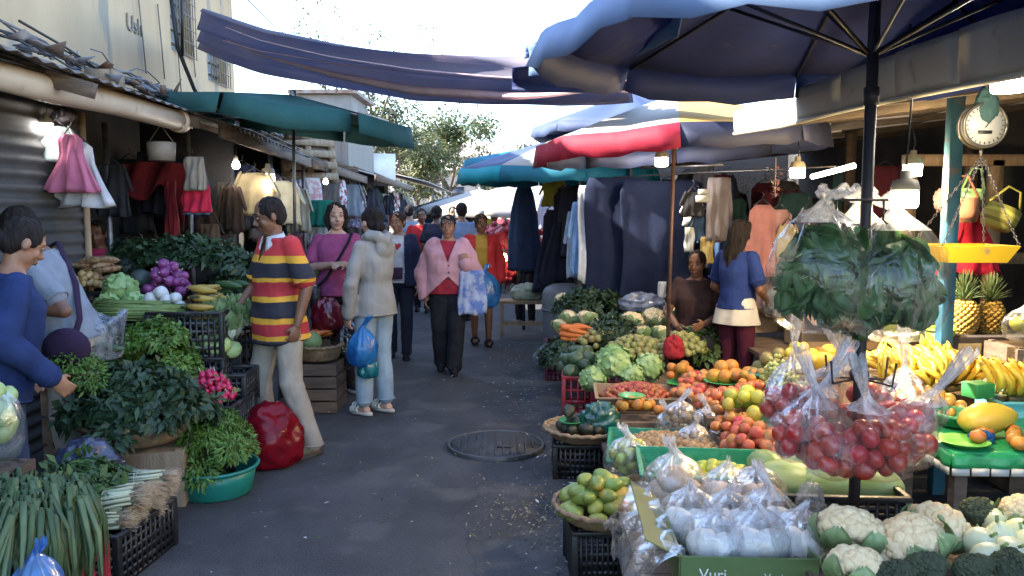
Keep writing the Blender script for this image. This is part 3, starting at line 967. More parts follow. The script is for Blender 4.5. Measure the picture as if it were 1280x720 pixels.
def build_setting():
 # ---- ground and road
 asp = M('asphalt', (.070, .069, .074), (.040, .040, .045), sc=1.6, rough=.8, bump=.8, bsc=120, spots=(.082, .08, .08), spot_sc=2.1, spot_t=.56, spec=.4)
 nt = asp.node_tree
 L = nt.links.new
 b = nt.nodes['Principled BSDF']
 src = b.inputs['Base Color'].links[0].from_socket
 tc = nd(nt, 'ShaderNodeTexCoord')
 for sc_, wd, dark, dist in ((.55, .007, .72, .5), (9, .10, .85, .2)):
  nn = nd(nt, 'ShaderNodeTexNoise')
  nn.inputs['Scale'].default_value = sc_ * 3
  L(tc.outputs['Object'], nn.inputs['Vector'])
  ad = nd(nt, 'ShaderNodeVectorMath', operation='MULTIPLY_ADD')
  ad.inputs[1].default_value = (dist,) * 3
  L(nn.outputs['Color'], ad.inputs[0])
  L(tc.outputs['Object'], ad.inputs[2])
  vo = nd(nt, 'ShaderNodeTexVoronoi', feature='DISTANCE_TO_EDGE')
  vo.inputs['Scale'].default_value = sc_
  L(ad.outputs[0], vo.inputs['Vector'])
  mr = nd(nt, 'ShaderNodeMapRange')
  mr.inputs['From Max'].default_value = wd
  mr.inputs['To Min'].default_value = dark
  L(vo.outputs['Distance'], mr.inputs['Value'])
  mx = nd(nt, 'ShaderNodeVectorMath', operation='SCALE')
  L(src, mx.inputs[0])
  L(mr.outputs[0], mx.inputs['Scale'])
  src = mx.outputs[0]
 L(src, b.inputs['Base Color'])
 m = MB()
 m.grid(lambda u, v: V(((u - .5) * 1600, -60 + v * 1700, -.03)), 8, 8)
 tag(m.build('ground', M('bare_ground', (.16, .13, .09), (.10, .085, .06), sc=.2, rough=.95, bump=.3)), kind='structure')
 m = MB()
 def rd(u, v):
  x = -3.7 + u * 8.4
  y = -6 + (v ** 1.7) * 110
  z = .012 * nz((x, y, 0), .8) + .006 * nz((x, y, 0), 3.1) + (.012 * nz((x, y, 3), 2.2) if x > .15 else 0)
  return V((x - .04 * y, y, z))
 m.grid(rd, 110, 190)
 tag(m.build('road', asp), kind='structure')
 # litter
 m = MB()
 for k in range(1700):
  if R.random() < .62:
   y = R.uniform(2.6, 9.5)
   x = .28 - .04 * y + .2 + R.gauss(0, .2)
  else:
   y = R.uniform(2.3, 11)
   x = R.uniform(-1.5, .5)
  if y > 4.6 and x > X(700, y):
   continue
  d = V((R.uniform(-1, 1), R.uniform(-1, 1), R.uniform(-.05, .25)))
  m.leaf(V((x, y, .020)), d, (R.uniform(-.3, .3), 0, 1), R.choice([.4, .4, .5, .6, 1, 1.5]) * R.uniform(.015, .04), R.uniform(.005, .016), R.choice([0, 1, 2, 3, 3, 3, 3]), .2)
 for px, py, n, sx, sy in ((655, 490, 420, .22, .7), (672, 662, 420, .13, .22), (560, 610, 120, .5, .5), (690, 560, 160, .1, .4)):
  g0 = P(px, py, 1600 / (py - 262))
  for k in range(n):
   m.leaf(V((g0.x + R.gauss(0, sx), g0.y + R.gauss(0, sy), .021)), (R.uniform(-1, 1), R.uniform(-1, 1), R.uniform(0, .3)), (R.uniform(-.3, .3), 0, 1), R.uniform(.006, .035), R.uniform(.004, .014), R.choice([0, 0, 2, 3, 3, 3]), .2)
 tag(m.build('litter', [M('litter_straw', (.26, .21, .14), rough=.9), M('litter_paper', (.5, .5, .5), rough=.8), M('litter_green', (.06, .10, .03), rough=.8), M('litter_dark', (.07, .055, .045), rough=.9)]), kind='stuff')
 # manhole
 c = P(620, 560, 5.3)
 t = thing('manhole_cover', 'round iron manhole cover with a raised rim set in the asphalt', 'manhole', (c.x, c.y, .016))
 iron = M('cast_iron', (.055, .055, .06), (.04, .036, .034), sc=14, rough=.6, metal=.3, bump=.3, bsc=60)
 m = MB()
 m.lathe([(.330, -.02), (.330, .008), (.320, .012), (.308, .008), (.308, -.02)], 64, caps=False)
 m.build('frame', M('iron_rim', (.075, .075, .08), (.05, .048, .045), sc=9, rough=.5, metal=.4), t)
 m = MB()
 m.lathe([(.001, .006), (.300, .006), (.300, -.02)], 64, caps=False)
 for k in range(-5, 6):
  h = math.sqrt(max(0, .27 ** 2 - (k * .05) ** 2))
  m.beam((k * .05, -h, .008), (k * .05, h, .008), .012, .008)
 m.box((.06, -.1, .012), (.10, .02, .012))
 m.build('lid', iron, t)
 # ---- cream building over the stalls
 plaster = M('cream_plaster', (.50, .365, .225), (.42, .30, .185), sc=1.2, rough=.9, bump=.15, bsc=50, spots=(.27, .23, .18), spot_sc=3.4, spot_t=.55, stretch=(1, 1, .22))
 bw = thing('cream_building', 'tall cream plastered building with stains and barred windows rising over the stall roofs', 'building')
 fx = lambda y: -4.05 - .04 * (y - 12)
 HB = 5.15
 m = MB()
 fr = MB()
 y1 = 11.9
 x1, x0 = fx(y1), fx(-8)
 top = 5.0
 # front wall with two window openings (strip method)
 wins = [(9.5, 10.2, 3.45, 4.25), (10.75, 11.55, 3.3, 4.1)]
 ys = sorted({-8, y1} | {w[0] for w in wins} | {w[1] for w in wins})
 zs = sorted({0, top} | {w[2] for w in wins} | {w[3] for w in wins})
 for a in range(len(ys) - 1):
  for b in range(len(zs) - 1):
   yc, zc = (ys[a] + ys[a + 1]) / 2, (zs[b] + zs[b + 1]) / 2
   if any(w[0] < yc < w[1] and w[2] < zc < w[3] for w in wins):
    continue
   m.add([V((fx(y), y, z)) for y, z in ((ys[a], zs[b]), (ys[a + 1], zs[b]), (ys[a + 1], zs[b + 1]), (ys[a], zs[b + 1]))], [(0, 1, 2, 3)])
 for w in wins:
  q = [(w[0], w[2]), (w[1], w[2]), (w[1], w[3]), (w[0], w[3])]
  for k in range(4):
   (ya, za), (yb, zb) = q[k], q[(k + 1) % 4]
   m.add([V((fx(ya), ya, za)), V((fx(yb), yb, zb)), V((fx(yb) - .2, yb, zb)), V((fx(ya) - .2, ya, za))], [(0, 1, 2, 3)])
 m.add([V((x1, y1, 0)), V((x1 - 8, y1, 0)), V((x1 - 8, y1, top + 1.2)), V((x1 - 3, y1, top + 1.6)), V((x1, y1, top))], [(0, 1, 2, 3, 4)])
 m.add([V((x0, -8, 0)), V((x0 - 8, -8, 0)), V((x0 - 8, -8, top)), V((x0, -8, top))], [(0, 1, 2, 3)])
 m.build('wall', plaster, bw, smooth=False, fix=False)
 m = MB()
 m.grid(lambda u, v: V((fx(-8 + u * (y1 + 8.5)) + .42 - v * 4.4, -8 + u * (y1 + 8.5), top - .05 + v * 1.6 + .02 * math.sin(u * 700))), 240, 2)
 m.build('roof', TIN, bw, solid=.03)
 grille = M('window_grille', (.20, .19, .18), (.12, .09, .07), sc=9, rough=.6)
 for k, w in enumerate(wins):
  xw = fx((w[0] + w[1]) / 2)
  m = MB()
  for j in range(9):
   y = w[0] + (w[1] - w[0]) * j / 8
   m.tube([V((fx(y) + .05, y, w[2])), V((fx(y) + .05, y, w[3]))], .006, 6)
  for j in range(6):
   z = w[2] + (w[3] - w[2]) * j / 5
   m.tube([V((fx(w[0]) + .06, w[0], z)), V((fx(w[1]) + .06, w[1], z))], .006, 6)
  wo = m.build('window_grille', grille, bw)
  m = MB()
  m.add([V((fx(w[0]) - .15, w[0], w[2])), V((fx(w[1]) - .15, w[1], w[2])), V((fx(w[1]) - .15, w[1], w[3])), V((fx(w[0]) - .15, w[0], w[3]))], [(0, 1, 2, 3)])
  for j in range(1, 5):
   z = w[2] + (w[3] - w[2]) * j / 5
   m.beam((xw - .13, w[0], z), (xw - .13, w[1], z), .02, .03)
  m.build('pane', M('dusty_pane', (.16, .18, .20), (.22, .23, .24), sc=3, rough=.25), wo)
 # painted scrawl on the wall
 o = text('wall_scrawl', 'Ush', .24, M('scrawl_paint', (.25, .22, .19), rough=.9), .004)
 pp = P(118, 36, 8.3)
 o.rotation_euler = (PI / 2, 0, PI / 2 + .04)
 o.location = (fx(8.3) + .012, 8.3, pp.z)
 o.parent = bw
 # ---- left: lock-up shops under the eaves
 bk = thing('market_arcade', 'low dark row of market lock-ups under the tin eaves below the cream building', 'building')
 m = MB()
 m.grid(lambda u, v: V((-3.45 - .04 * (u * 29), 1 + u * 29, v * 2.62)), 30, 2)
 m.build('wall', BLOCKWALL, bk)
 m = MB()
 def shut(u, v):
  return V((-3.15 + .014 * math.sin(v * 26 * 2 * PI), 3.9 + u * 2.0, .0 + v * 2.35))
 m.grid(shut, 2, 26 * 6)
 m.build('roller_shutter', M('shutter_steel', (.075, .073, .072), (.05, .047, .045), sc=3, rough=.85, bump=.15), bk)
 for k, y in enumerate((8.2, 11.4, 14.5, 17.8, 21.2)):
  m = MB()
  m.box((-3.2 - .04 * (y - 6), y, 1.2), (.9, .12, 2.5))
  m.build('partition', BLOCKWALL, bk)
 # eaves: corrugated roofs stepping along the street
 TINW = M('weathered_tin', (.16, .15, .145), (.09, .07, .06), sc=3, rough=.75, bump=.25, spots=(.24, .20, .16), spot_sc=4, spot_t=.6)
 corrugated('tin_roof', (-2.42, 2.6, 2.38), (-2.5, 6.7, 2.36), (-4.1, 6.7, 2.86), (-4.0, 2.6, 2.9), TINW, 26, .008, label='dark corrugated tin roof behind the cream pipe, cables lying on it', cat='roof')
 corrugated('tin_roof', (-2.35, 6.6, 2.30), (-2.55, 10.2, 2.26), (-4.25, 10.2, 2.74), (-4.1, 6.6, 2.80), TINW, 24, label='corrugated tin roof piled with planks below the green parasol', cat='roof')
 corrugated('tin_roof', (-2.55, 10.3, 2.24), (-2.72, 15.2, 2.2), (-4.4, 15.2, 2.7), (-4.25, 10.3, 2.7), TIN, 28, label='rusty corrugated tin roof carrying a wooden pallet', cat='roof')
 corrugated('tin_roof', (-2.6, 15.4, 2.25), (-2.7, 22, 2.22), (-4.6, 22, 2.7), (-4.4, 15.4, 2.75), TIN_PALE, 30, label='pale sunlit tin roof beyond the pallet', cat='roof')
 corrugated('tin_roof', (-2.3, 22.3, 2.35), (-2.5, 34, 2.3), (-4.8, 34, 2.9), (-4.6, 22.3, 2.9), TIN_PALE, 40, label='long pale tin roof near the far end of the street', cat='roof')
 for a, b in (((-2.40, 6.7, 2.25), (-2.58, 10.3, 2.2)), ((-2.58, 10.4, 2.2), (-2.75, 15.2, 2.15)), ((-2.6, 15.4, 2.2), (-2.72, 22, 2.16))):
  m = MB()
  m.beam(a, b, .05, .12)
  m.build('eave_beam', WOOD, bk)
 for y in (3.2, 4.7, 6.4, 8.0, 9.8, 12, 14.4, 17, 20):
  m = MB()
  m.beam((-2.42 - .035 * (y - 5), y, 2.28), (-4.0, y, 2.72), .06, .09)
  m.build('eave_rafter', WOOD, bk)
 for k, (px, Y) in enumerate(((108, 5.9), (136, 6.6), (238, 7.2), (284, 8.2), (340, 9.2), (380, 10.6), (420, 13), (448, 16))):
  x = X(px, Y)
  m = MB()
  m.tube([V((x, Y, 0)), V((x, Y, 2.3))], .024, 8)
  tag(m.build('roof_post', STEEL if k else WOOD_PALE), ['pale wooden post under the pink and white garments', 'thin grey post beside the garlic seller', 'thin grey post below the red shopping bag on the hook', 'grey post below the tan shirt', 'grey post behind the beige shirts', 'slim post beside the green and white bags', 'slim roof post amid the row of hung clothes',
     'slim roof post where the tin roof turns pale'][k], 'post')
 # the fat cream pipe
 t = MB()
 a, b = P(-60, 78, 4.0), P(226, 152, 6.4)
 t.tube([a, a.lerp(b, .3) + V((0, 0, -.012)), a.lerp(b, .6) + V((.01, 0, .006)), b], .078, 24)
 t.tube([b - (b - a).normalized() * .07, b + (b - a).normalized() * .01], .088, 24)
 tag(t.build('drain_pipe', M('cream_pvc', (.58, .47, .36), (.50, .39, .29), sc=4, rough=.5, bump=.1, spots=(.4, .31, .24), spot_sc=8)), 'fat cream plastic drain pipe along the edge of the tin eaves', 'pipe')
 # odds and ends on the roof
 def lump(name, px, py, Y, size, mat, lab, rz=0, tilt=0):
  m = MB()
  m.box((0, 0, 0), size, Matrix.Rotation(tilt, 3, 'Y'))
  return tag(m.build(name, mat, loc=P(px, py, Y), rotz=rz, bevel=.006), lab, name.replace('_', ' '))
 m = MB()
 for x, y, sx, sy in ((0, 0, .02, .2), (.18, 0, .02, .2), (.09, .09, .158, .02), (.09, -.09, .158, .02)):
  m.box((x, y, .06), (sx, sy, .12))
 m.box((.09, 0, .01), (.15, .15, .02))
 tag(m.build('wooden_box', WOOD_PALE, loc=P(112, 112, 5.4), rotz=.1), 'small open wooden box lying on the tin roof behind the pipe', 'box')
 for k, (px, py, Y, L) in enumerate(((262, 160, 8.6, .9), (310, 165, 9.3, 1.4), (330, 170, 9.8, 1.7), (345, 176, 10.2, 1.5), (350, 183, 10.4, 1.6))):
  m = MB()
  m.box((0, 0, 0), (.16, L, .035))
  o = tag(m.build('plank', WOOD_PALE, loc=P(px, py, Y) + V((-.2, 0, .02 * k)), rotz=.5 + .12 * k, bevel=.004), 'weathered plank stacked loosely on the tin roof', 'plank', 'planks on the tin roof')
 m = MB()
 for j in range(6):
  m.box((0, -.4 + j * .16, .055), (.8, .1, .02))
  m.box((0, -.4 + j * .16, -.055), (.8, .1, .02))
 for j in (-.36, 0, .36):
  m.box((j, 0, 0), (.08, .95, .085))
 o = tag(m.build('wooden_pallet', WOOD_PALE, loc=P(384, 186, 11.3)), 'slatted wooden pallet stood on edge on the tin roof', 'pallet')
 o.rotation_euler = (rad(78), 0, rad(40))
 m = MB()
 for k in range(26):
  a_ = V((R.uniform(-.5, .5), R.uniform(-1.2, 1.2), R.uniform(0, .1)))
  m.leaf(a_, (R.uniform(-1, 1), R.uniform(-1, 1), R.uniform(-.2, .5)), (0, 0, 1), R.uniform(.15, .4), R.uniform(.1, .25), R.choice([0, 1, 2]))
 tag(m.build('scrap', [TIN_PALE, WOOD_PALE, M('scrap_plastic', (.35, .36, .4), rough=.5)], loc=P(250, 150, 8.2) + V((-.2, 0, .02)), solid=.01), 'heap of torn plastic and tin scrap lying along the roof edge', 'scrap', kind='stuff')
 m = MB()
 for k in range(120):
  y = R.uniform(3.6, 9.8)
  x = -2.5 - .03 * (y - 4) - R.uniform(0, .9)
  zr = 2.40 + .30 * (-2.42 - x) - .012 * (y - 4)
  d = V((R.uniform(-.4, .4), R.uniform(-1, 1), R.uniform(-.15, .35)))
  if R.random() < .5:
   m.beam(V((x, y, zr + .03)), V((x, y, zr + .05)) + d * R.uniform(.15, .45), R.uniform(.02, .07), .012, R.randrange(3))
  else:
   m.leaf(V((x, y, zr + .03)), d, (R.uniform(-.5, .5), 0, 1), R.uniform(.08, .24), R.uniform(.05, .16), R.randrange(3), R.uniform(.1, .5))
 tag(m.build('scrap', [TIN, WOOD, M('scrap_sheet', (.16, .16, .19), (.1, .1, .12), rough=.6)], solid=.006), 'jumble of broken boards and torn sheets along the roofs above the pipe', 'scrap', kind='stuff')
 # cables
 cabs = [([(0, 58), (90, 95), (170, 118), (232, 150)], 6.2, .014, 'thick grey cable sagging along the cream wall'), ([(0, 66), (100, 102), (180, 122), (240, 160)], 6.0, .010, 'thinner cable just below the thick one'), ([(0, 44), (60, 60), (130, 90), (200, 118)], 6.9, .011, 'dark cable pinned high along the foot of the wall'),
   ([(0, 74), (70, 92), (120, 112), (150, 120), (205, 140)], 5.7, .008, 'slack thin cable lying behind the pipe')]
 for k, (pl, Y, r, lab) in enumerate(cabs):
  m = MB()
  m.tube([P(px, py, Y - 1.6 + j * .75) for j, (px, py) in enumerate(pl)], r, 6)
  tag(m.build('cable', CABLE if k > 1 else M('grey_cable', (.12, .12, .13), rough=.5)), lab, 'cable')
 for k in range(14):
  x0, x1 = R.uniform(-30, 150), R.uniform(190, 420)
  y0 = 60 + .36 * x0 + R.uniform(-8, 16)
  y1 = 60 + .36 * x1 + R.uniform(-14, 10)
  zz = R.uniform(.07, .20)
  Y0, Y1 = 4.3 + .0105 * max(0, x0), 4.3 + .0125 * x1
  m = MB()
  m.tube([P(x0 + (x1 - x0) * q / 6, y0 + (y1 - y0) * q / 6 + R.uniform(2, 7) * math.sin(PI * q / 6), Y0 + (Y1 - Y0) * q / 6) + V((0, 0, zz + .05 * math.sin(q * 1.7 + k))) for q in range(7)], R.uniform(.004, .009), 5)
  tag(m.build('cable', R.choice([CABLE, MATS['grey_cable']])), 'thin cable in the tangle lying along the tin eaves', 'cable', 'tangled cables along the eaves')
 m = MB()
 m.tube([P(212, -20, 7.6), P(222, 60, 7.7), P(243, 112, 7.9), P(276, 165, 8.1)], .02, 6)
 tag(m.build('cable', CABLE), 'black power cable dropping from above to the roof by the green parasol', 'cable')
 m = MB()
 m.tube([P(227, -20, 7.6), P(228, 70, 7.7)], .014, 6)
 tag(m.build('cable', CABLE), 'short straight black cable hanging beside the dropping one', 'cable')
 for k, (px, py, q) in enumerate(((162, 0, 90), (176, 5, 92), (204, 18, 100), (210, 25, 70))):
  m = MB()
  y = 8.6 + k * .5
  m.tube([V((fx(y) + .02, y, P(0, py, y).z)), V((fx(y) + .03, y + .03, P(0, py + q * .5, y).z)), V((fx(y) + .02, y + .1, P(0, py + q, y).z))], .007, 5)
  tag(m.build('wall_wire', M('grey_wire', (.16, .15, .14), rough=.7)), 'thin wire hanging down the cream plaster wall', 'wire', 'wires on the cream wall')
 # ---- shacks behind, left of the street
 m = MB()
 m.box((0, 0, 1.75), (2.4, 3.0, 3.5))
 s1 = thing('tin_shack', 'grey corrugated upper storey with a lean-to roof beside the cream building', 'building', (X(372, 17), 18, 0))
 m.build('wall', M('grey_sheet', (.17, .165, .16), (.11, .105, .10), sc=2, rough=.7, bump=.3, stretch=(14, 14, .4)), s1, smooth=False)
 m = MB()
 m.grid(lambda u, v: V((-1.5 + u * 3, -1.9 + v * 3.8, 3.5 + .25 * v + .02 * math.sin(u * 90))), 90, 2)
 m.build('roof', TIN, s1, solid=.03)
 m = MB()
 m.box((.5, -1.51, 2.9), (.7, .04, .6))
 m.build('window', M('dark_pane', (.05, .05, .06), rough=.3), s1)
 s2 = thing('grey_house', 'narrow grey house standing behind the roofs beside the trees', 'building', (X(420, 24), 24, 0))
 m = MB()
 m.box((0, 0, 2.4), (1.5, 2.5, 4.8))
 m.build('wall', M('grey_render', (.22, .22, .23), (.16, .16, .16), sc=2, rough=.9), s2, smooth=False)
 m = MB()
 m.box((0, 0, 4.86), (1.9, 2.9, .1))
 m.build('roof', TIN, s2, smooth=False)
 m = MB()
 m.box((0, -1.26, 3.6), (.7, .04, .8))
 m.build('window', M('dark_pane', (.05, .05, .06), rough=.3), s2)
 m = MB()
 m.box((0, 0, 0), (1.3, .06, .8))
 tag(m.build('notice_board', M('white_board', (.6, .6, .6), (.5, .5, .5), sc=3, rough=.6), loc=P(462, 212, 20), rotz=.4), 'blank pale board leaning above the roofs', 'board')
 # ---- far houses at the end of the street
 for k, (px, Y, w, h, c) in enumerate(((585, 95, 14, 8.0, (.45, .42, .38)), (640, 80, 10, 6.5, (.50, .45, .38)), (540, 75, 9, 5.0, (.42, .35, .3)), (712, 75, 5, 8.6, (.62, .62, .64)), (480, 85, 10, 7, (.4, .4, .4)))):
  h0 = thing('far_house', ['wide pale house closing the end of the street', 'cream house at the street end with a tin roof', 'low brown house at the street end', 'tall white house showing above the umbrellas', 'grey house half hidden behind the trees'][k], 'house', (X(px, Y), Y, 0))
  m = MB()
  m.box((0, 0, h / 2), (w, 8, h))
  m.build('wall', M('far_wall_%d' % k, c, rough=.9), h0, smooth=False)
  m = MB()
  m.grid(lambda u, v: V((-w * .55 + u * w * 1.1, -4.6 + v * 9.2, h + 1.1 * (1 - abs(2 * v - 1)))), 2, 2)
  m.build('roof', TIN_PALE, h0, smooth=False, solid=.12)
  for j in range(3):
   m = MB()
   m.box((-w * .3 + j * w * .3, -4.02, h * .62), (w * .12, .08, h * .2))
   m.build('window', M('dark_pane', (.05, .05, .06), rough=.3), h0)
 # hill
 m = MB()
 def hill(u, v):
  x = -420 + u * 840
  y = 560 + v * 420
  h = (58 + 34 * nz((x, 0, 0), .006, 2) + 10 * nz((x, y, 0), .02)) * math.sin(PI * min(1, v * .75)) ** .8
  h *= .55 + .45 * math.exp(-((x + 30) / 170) ** 2)
  return V((x, y, h - 2))
 m.grid(hill, 70, 24)
 tag(m.build('hills', M('wooded_slope', (.06, .085, .04), (.10, .11, .055), sc=.03, rough=.95, bump=.4, bsc=.2)), kind='structure')
 # ---- overhead tarp across the street
 tm = M('purple_tarp', (.25, .25, .34), (.33, .29, .34), sc=2.5, rough=.8, trans=.65, crease=.3, bump=.3, bsc=10, stretch=(.3, 1, 1))
 tl = M('pink_cord_and_fold_light', (.80, .62, .62), (.66, .5, .56), rough=.8, trans=.5)
 t0, t1 = P(250, 33, 8.6), P(790, 98, 5.6)
 m = MB()
 low = [(250, 14, 56), (330, 40, 84), (420, 58, 108), (520, 70, 124), (620, 78, 127), (700, 82, 126), (790, 86, 118)]
 def tarp(u, v):
  f = u * (len(low) - 1)
  i = min(len(low) - 2, int(f))
  g = f - i
  g = g
  q = [low[i][k] + (low[i + 1][k] - low[i][k]) * g for k in range(3)]
  Y = 8.6 + (5.6 - 8.6) * u
  w = (1.4 - .5 * u) * (.5 + .5 * math.sin(PI * min(1, u * 1.2 + .15)))
  fold = .075 * math.sin(v * 19 + u * 2) + .035 * math.sin(v * 41 - u * 5) + .05 * nz((u * 3, v * 6, 1), 1)
  p = P(q[0], q[1] + (q[2] - q[1]) * (1 - (1 - v) ** 1.4) + 3 * math.sin(u * 14) * v, Y + (v - .5) * w * 1.5)
  return p + V((0, fold * .8, fold * .7))
 m.grid(tarp, 80, 26)
 tag(m.build('overhead_tarp', tm, solid=.004), 'long purple-navy cloth tarp slung across the street from the cream building', 'tarp')
 for j, (v0, lab) in enumerate(((.44, 'pale pink strand standing in for the sunlit middle fold of the purple tarp'), (.12, 'thin pale cord along the upper edge of the purple tarp'), (.28, 'thin pale cord just under the top edge of the purple tarp'))):  # first strand is the tarp's bright sunlit fold, put in as pink geometry
  m = MB()
  pts = [tarp(.08 + .9 * k / 30, v0 + (.1 * math.sin(PI * k / 30) if j == 0 else .05 * k / 30)) + V((0, -.14, -.035)) for k in range(31)]
  m.tube(pts, [(.012 + .05 * math.sin(PI * k / 30) ** 2) if j == 0 else .008 for k in range(31)], 8, flat=.6)
  tag(m.build('cord_and_fold_light', tl), lab, 'cord')
 # ---- overhead wires
 for k, (pl, lab) in enumerate(((((300, -10, 14), (345, 35, 20), (385, 60, 30)), 'thin overhead wire rising from the far eave'), (((540, 192, 60), (600, 200, 52), (660, 222, 45)), 'telephone wire sagging in front of the hill'), (((620, 150, 50), (665, 158, 50), (690, 166, 50)), 'short far wire beside the white house'))):
  m = MB()
  m.tube([P(*q) for q in pl], .012 + .012 * (k > 0), 5)
  tag(m.build('overhead_wire', CABLE), lab, 'wire')
 m = MB()
 m.tube([P(553, 168, 44), V((X(553, 44), 44, 0))], .10, 8)
 tag(m.build('utility_pole', STEEL), 'slim grey utility pole among the trees at the street end', 'pole')
# ------------------------------------------------------------------ parasols, trees, stall roofs
def umbrella(label, c, r, rise, val, panels, mats, pole_to=None, n=8, rot=0.0, sag=.05, tilt=None, polemat=None, pr=.02, group=None, ribs=True, name='market_umbrella', val_mats=None, flip=0.0, vari=0.0):
 """c = the apex; canopy panels alternate through MATS by PANELS"""
 root = thing(name, label, 'parasol', c, rot, group)
 RM = Matrix.Rotation(tilt[0], 3, 'X') @ Matrix.Rotation(tilt[1], 3, 'Y') @ Matrix.Rotation(rot, 3, 'Z') if tilt else Matrix.Rotation(rot, 3, 'Z')
 root.rotation_euler = RM.to_euler()
 K = 6
 n_v = 5
 def pt(t, q):
  f = (t * n / (2 * PI)) % 1.0
  mid = 1 - abs(2 * f - 1)
  k = int(t * n / (2 * PI) + 1e-6) % n
  rr = r * q * (1 - .055 * mid * q) * (1 - vari * math.sin(k * 2.1))
  z = -rise * (q ** 1.08) - sag * mid * math.sin(PI * min(1, q * .8)) + .05 * vari * math.cos(k * 1.7)
  return V((rr * math.cos(t), rr * math.sin(t), z))
 m = MB()
 for k in range(n):
  for j in range(K):
   for i in range(n_v):
    t0, t1 = 2 * PI * (k + j / K) / n, 2 * PI * (k + (j + 1) / K) / n - 1e-5
    q0, q1 = i / n_v, (i + 1) / n_v
    q0 = max(q0, .01)
    m.add([pt(t0, q0), pt(t1, q0), pt(t1, q1), pt(t0, q1)], [(0, 3, 2, 1)], panels[k % len(panels)])
 o = m.build('canopy', mats, root, fix=False)
 bm = bmesh.new(); bm.from_mesh(o.data); bmesh.ops.remove_doubles(bm, verts=bm.verts, dist=.001); bm.to_mesh(o.data); bm.free()
 q = o.modifiers.new('solid', 'SOLIDIFY'); q.thickness = .004
 if val:
  m = MB()
  for k in range(n):
   for j in range(K):
    t0, t1 = 2 * PI * (k + j / K) / n, 2 * PI * (k + (j + 1) / K) / n - 1e-5
    e = [pt(t0, 1), pt(t1, 1)]
    wv = [.02 * math.sin(t * 23 + k) for t in (t0, t1)]
    lo = [p * (1 + .015 + flip + w_) + V((0, 0, -val - .012 * math.sin(t * 31) + flip * .0)) - V((0, 0, p.z * (flip + .015 + w_))) for p, t, w_ in zip(e, (t0, t1), wv)]
    md = [(a_ + b_) / 2 for a_, b_ in zip(e, lo)]
    m.add([e[0], e[1], md[1], md[0]], [(0, 3, 2, 1)], panels[k % len(panels)])
    m.add([md[0], md[1], lo[1], lo[0]], [(0, 3, 2, 1)], panels[k % len(panels)])
  o = m.build('valance', val_mats or mats, root)
  bm = bmesh.new(); bm.from_mesh(o.data); bmesh.ops.remove_doubles(bm, verts=bm.verts, dist=.002); bmesh.ops.recalc_face_normals(bm, faces=bm.faces); bm.to_mesh(o.data); bm.free()
  q = o.modifiers.new('solid', 'SOLIDIFY'); q.thickness = .003
 pm = polemat or DARKMETAL
 if ribs:
  for k in range(n):
   t = 2 * PI * k / n
   m = MB()
   m.tube([pt(t, .03) - V((0, 0, .02)), pt(t, .5) - V((0, 0, .022)), pt(t, .99) - V((0, 0, .02))], .008, 6)
   rb = m.build('rib', pm, root)
   m = MB()
   m.tube([V((0, 0, -rise - .10)), pt(t, .52) - V((0, 0, .03))], .007, 6)
   m.build('strut', pm, rb)
 m = MB()
 m.lathe([(.001, .05), (.025, .045), (.03, .01), (.05, -.02)], 12)
 m.build('hub', pm, root)
 if pole_to is not None:
  m = MB()
  M_ = RM.inverted()
  m.tube([V((0, 0, .02)), M_ @ (V(pole_to) - V(c))], pr, 10)
  m.build('pole', pm, root)
 return root
def tree(label, loc, h, cr, seed, leafmat, nl=2600, bare=False, lean=0.0, leaf=.22, group=None, clumps=13):
 rr = random.Random(seed)
 root = thing('tree', label, 'tree', loc, 0, group)
 tk = MB()
 bf = .45 if bare else 1.0
 tips = []
 th = h * (.45 if not bare else .3)
 tk.tube([V((0, 0, -.1)), V((lean * .3, .05, th * .5)), V((lean, 0, th))], [h * .028 * bf, h * .022 * bf, h * .017 * bf], 8)
 for k in range(7):
  a = 2 * PI * k / 7 + rr.uniform(-.4, .4)
  L = cr * rr.uniform(.6, 1.05)
  z1 = h * rr.uniform(.6, .92)
  s0 = V((lean, 0, th * rr.uniform(.7, 1)))
  mid = s0 + V((math.cos(a) * L * .45, math.sin(a) * L * .45, (z1 - th) * .6))
  end = V((lean + math.cos(a) * L * .8, math.sin(a) * L * .8, z1))
  tk.tube([s0, mid, end], [h * .012 * bf, h * .008 * bf, h * .003 * bf], 6)
  tips += [mid, end]
  for j in range(4):
   e2 = mid.lerp(end, rr.uniform(.2, 1)) + V((rr.uniform(-1, 1), rr.uniform(-1, 1), rr.uniform(0, 1))) * cr * .4
   tk.tube([mid.lerp(end, .3), e2], [h * .005 * bf, h * .0018 * bf], 5)
   tips.append(e2)
 tk.build('trunk', M('bark', (.14, .11, .085), (.08, .065, .05), sc=9, rough=.9, bump=.6, bsc=20), root)
 cr_ = MB()
 cs = []
 for k in range(clumps):
  t = rr.choice(tips)
  cs.append((t + V((rr.uniform(-.2, .2), rr.uniform(-.2, .2), rr.uniform(-.1, .3))) * cr, cr * rr.uniform(.16, .42)))
 for k in range(nl):
  c, q = rr.choice(cs)
  d = V((rr.gauss(0, 1), rr.gauss(0, 1), rr.gauss(0, .8))).normalized()
  p = c + d * q * rr.random() ** .45
  cr_.leaf(p, (d.x + rr.uniform(-.6, .6), d.y + rr.uniform(-.6, .6), d.z * .5 - .4 + rr.uniform(-.4, .4)), (rr.uniform(-.5, .5), rr.uniform(-.5, .5), 1), leaf * rr.uniform(.7, 1.4), leaf * .5, rr.choice([0, 0, 1, 2]))
 cr_.build('crown', leafmat, root, fix=False)
 return root
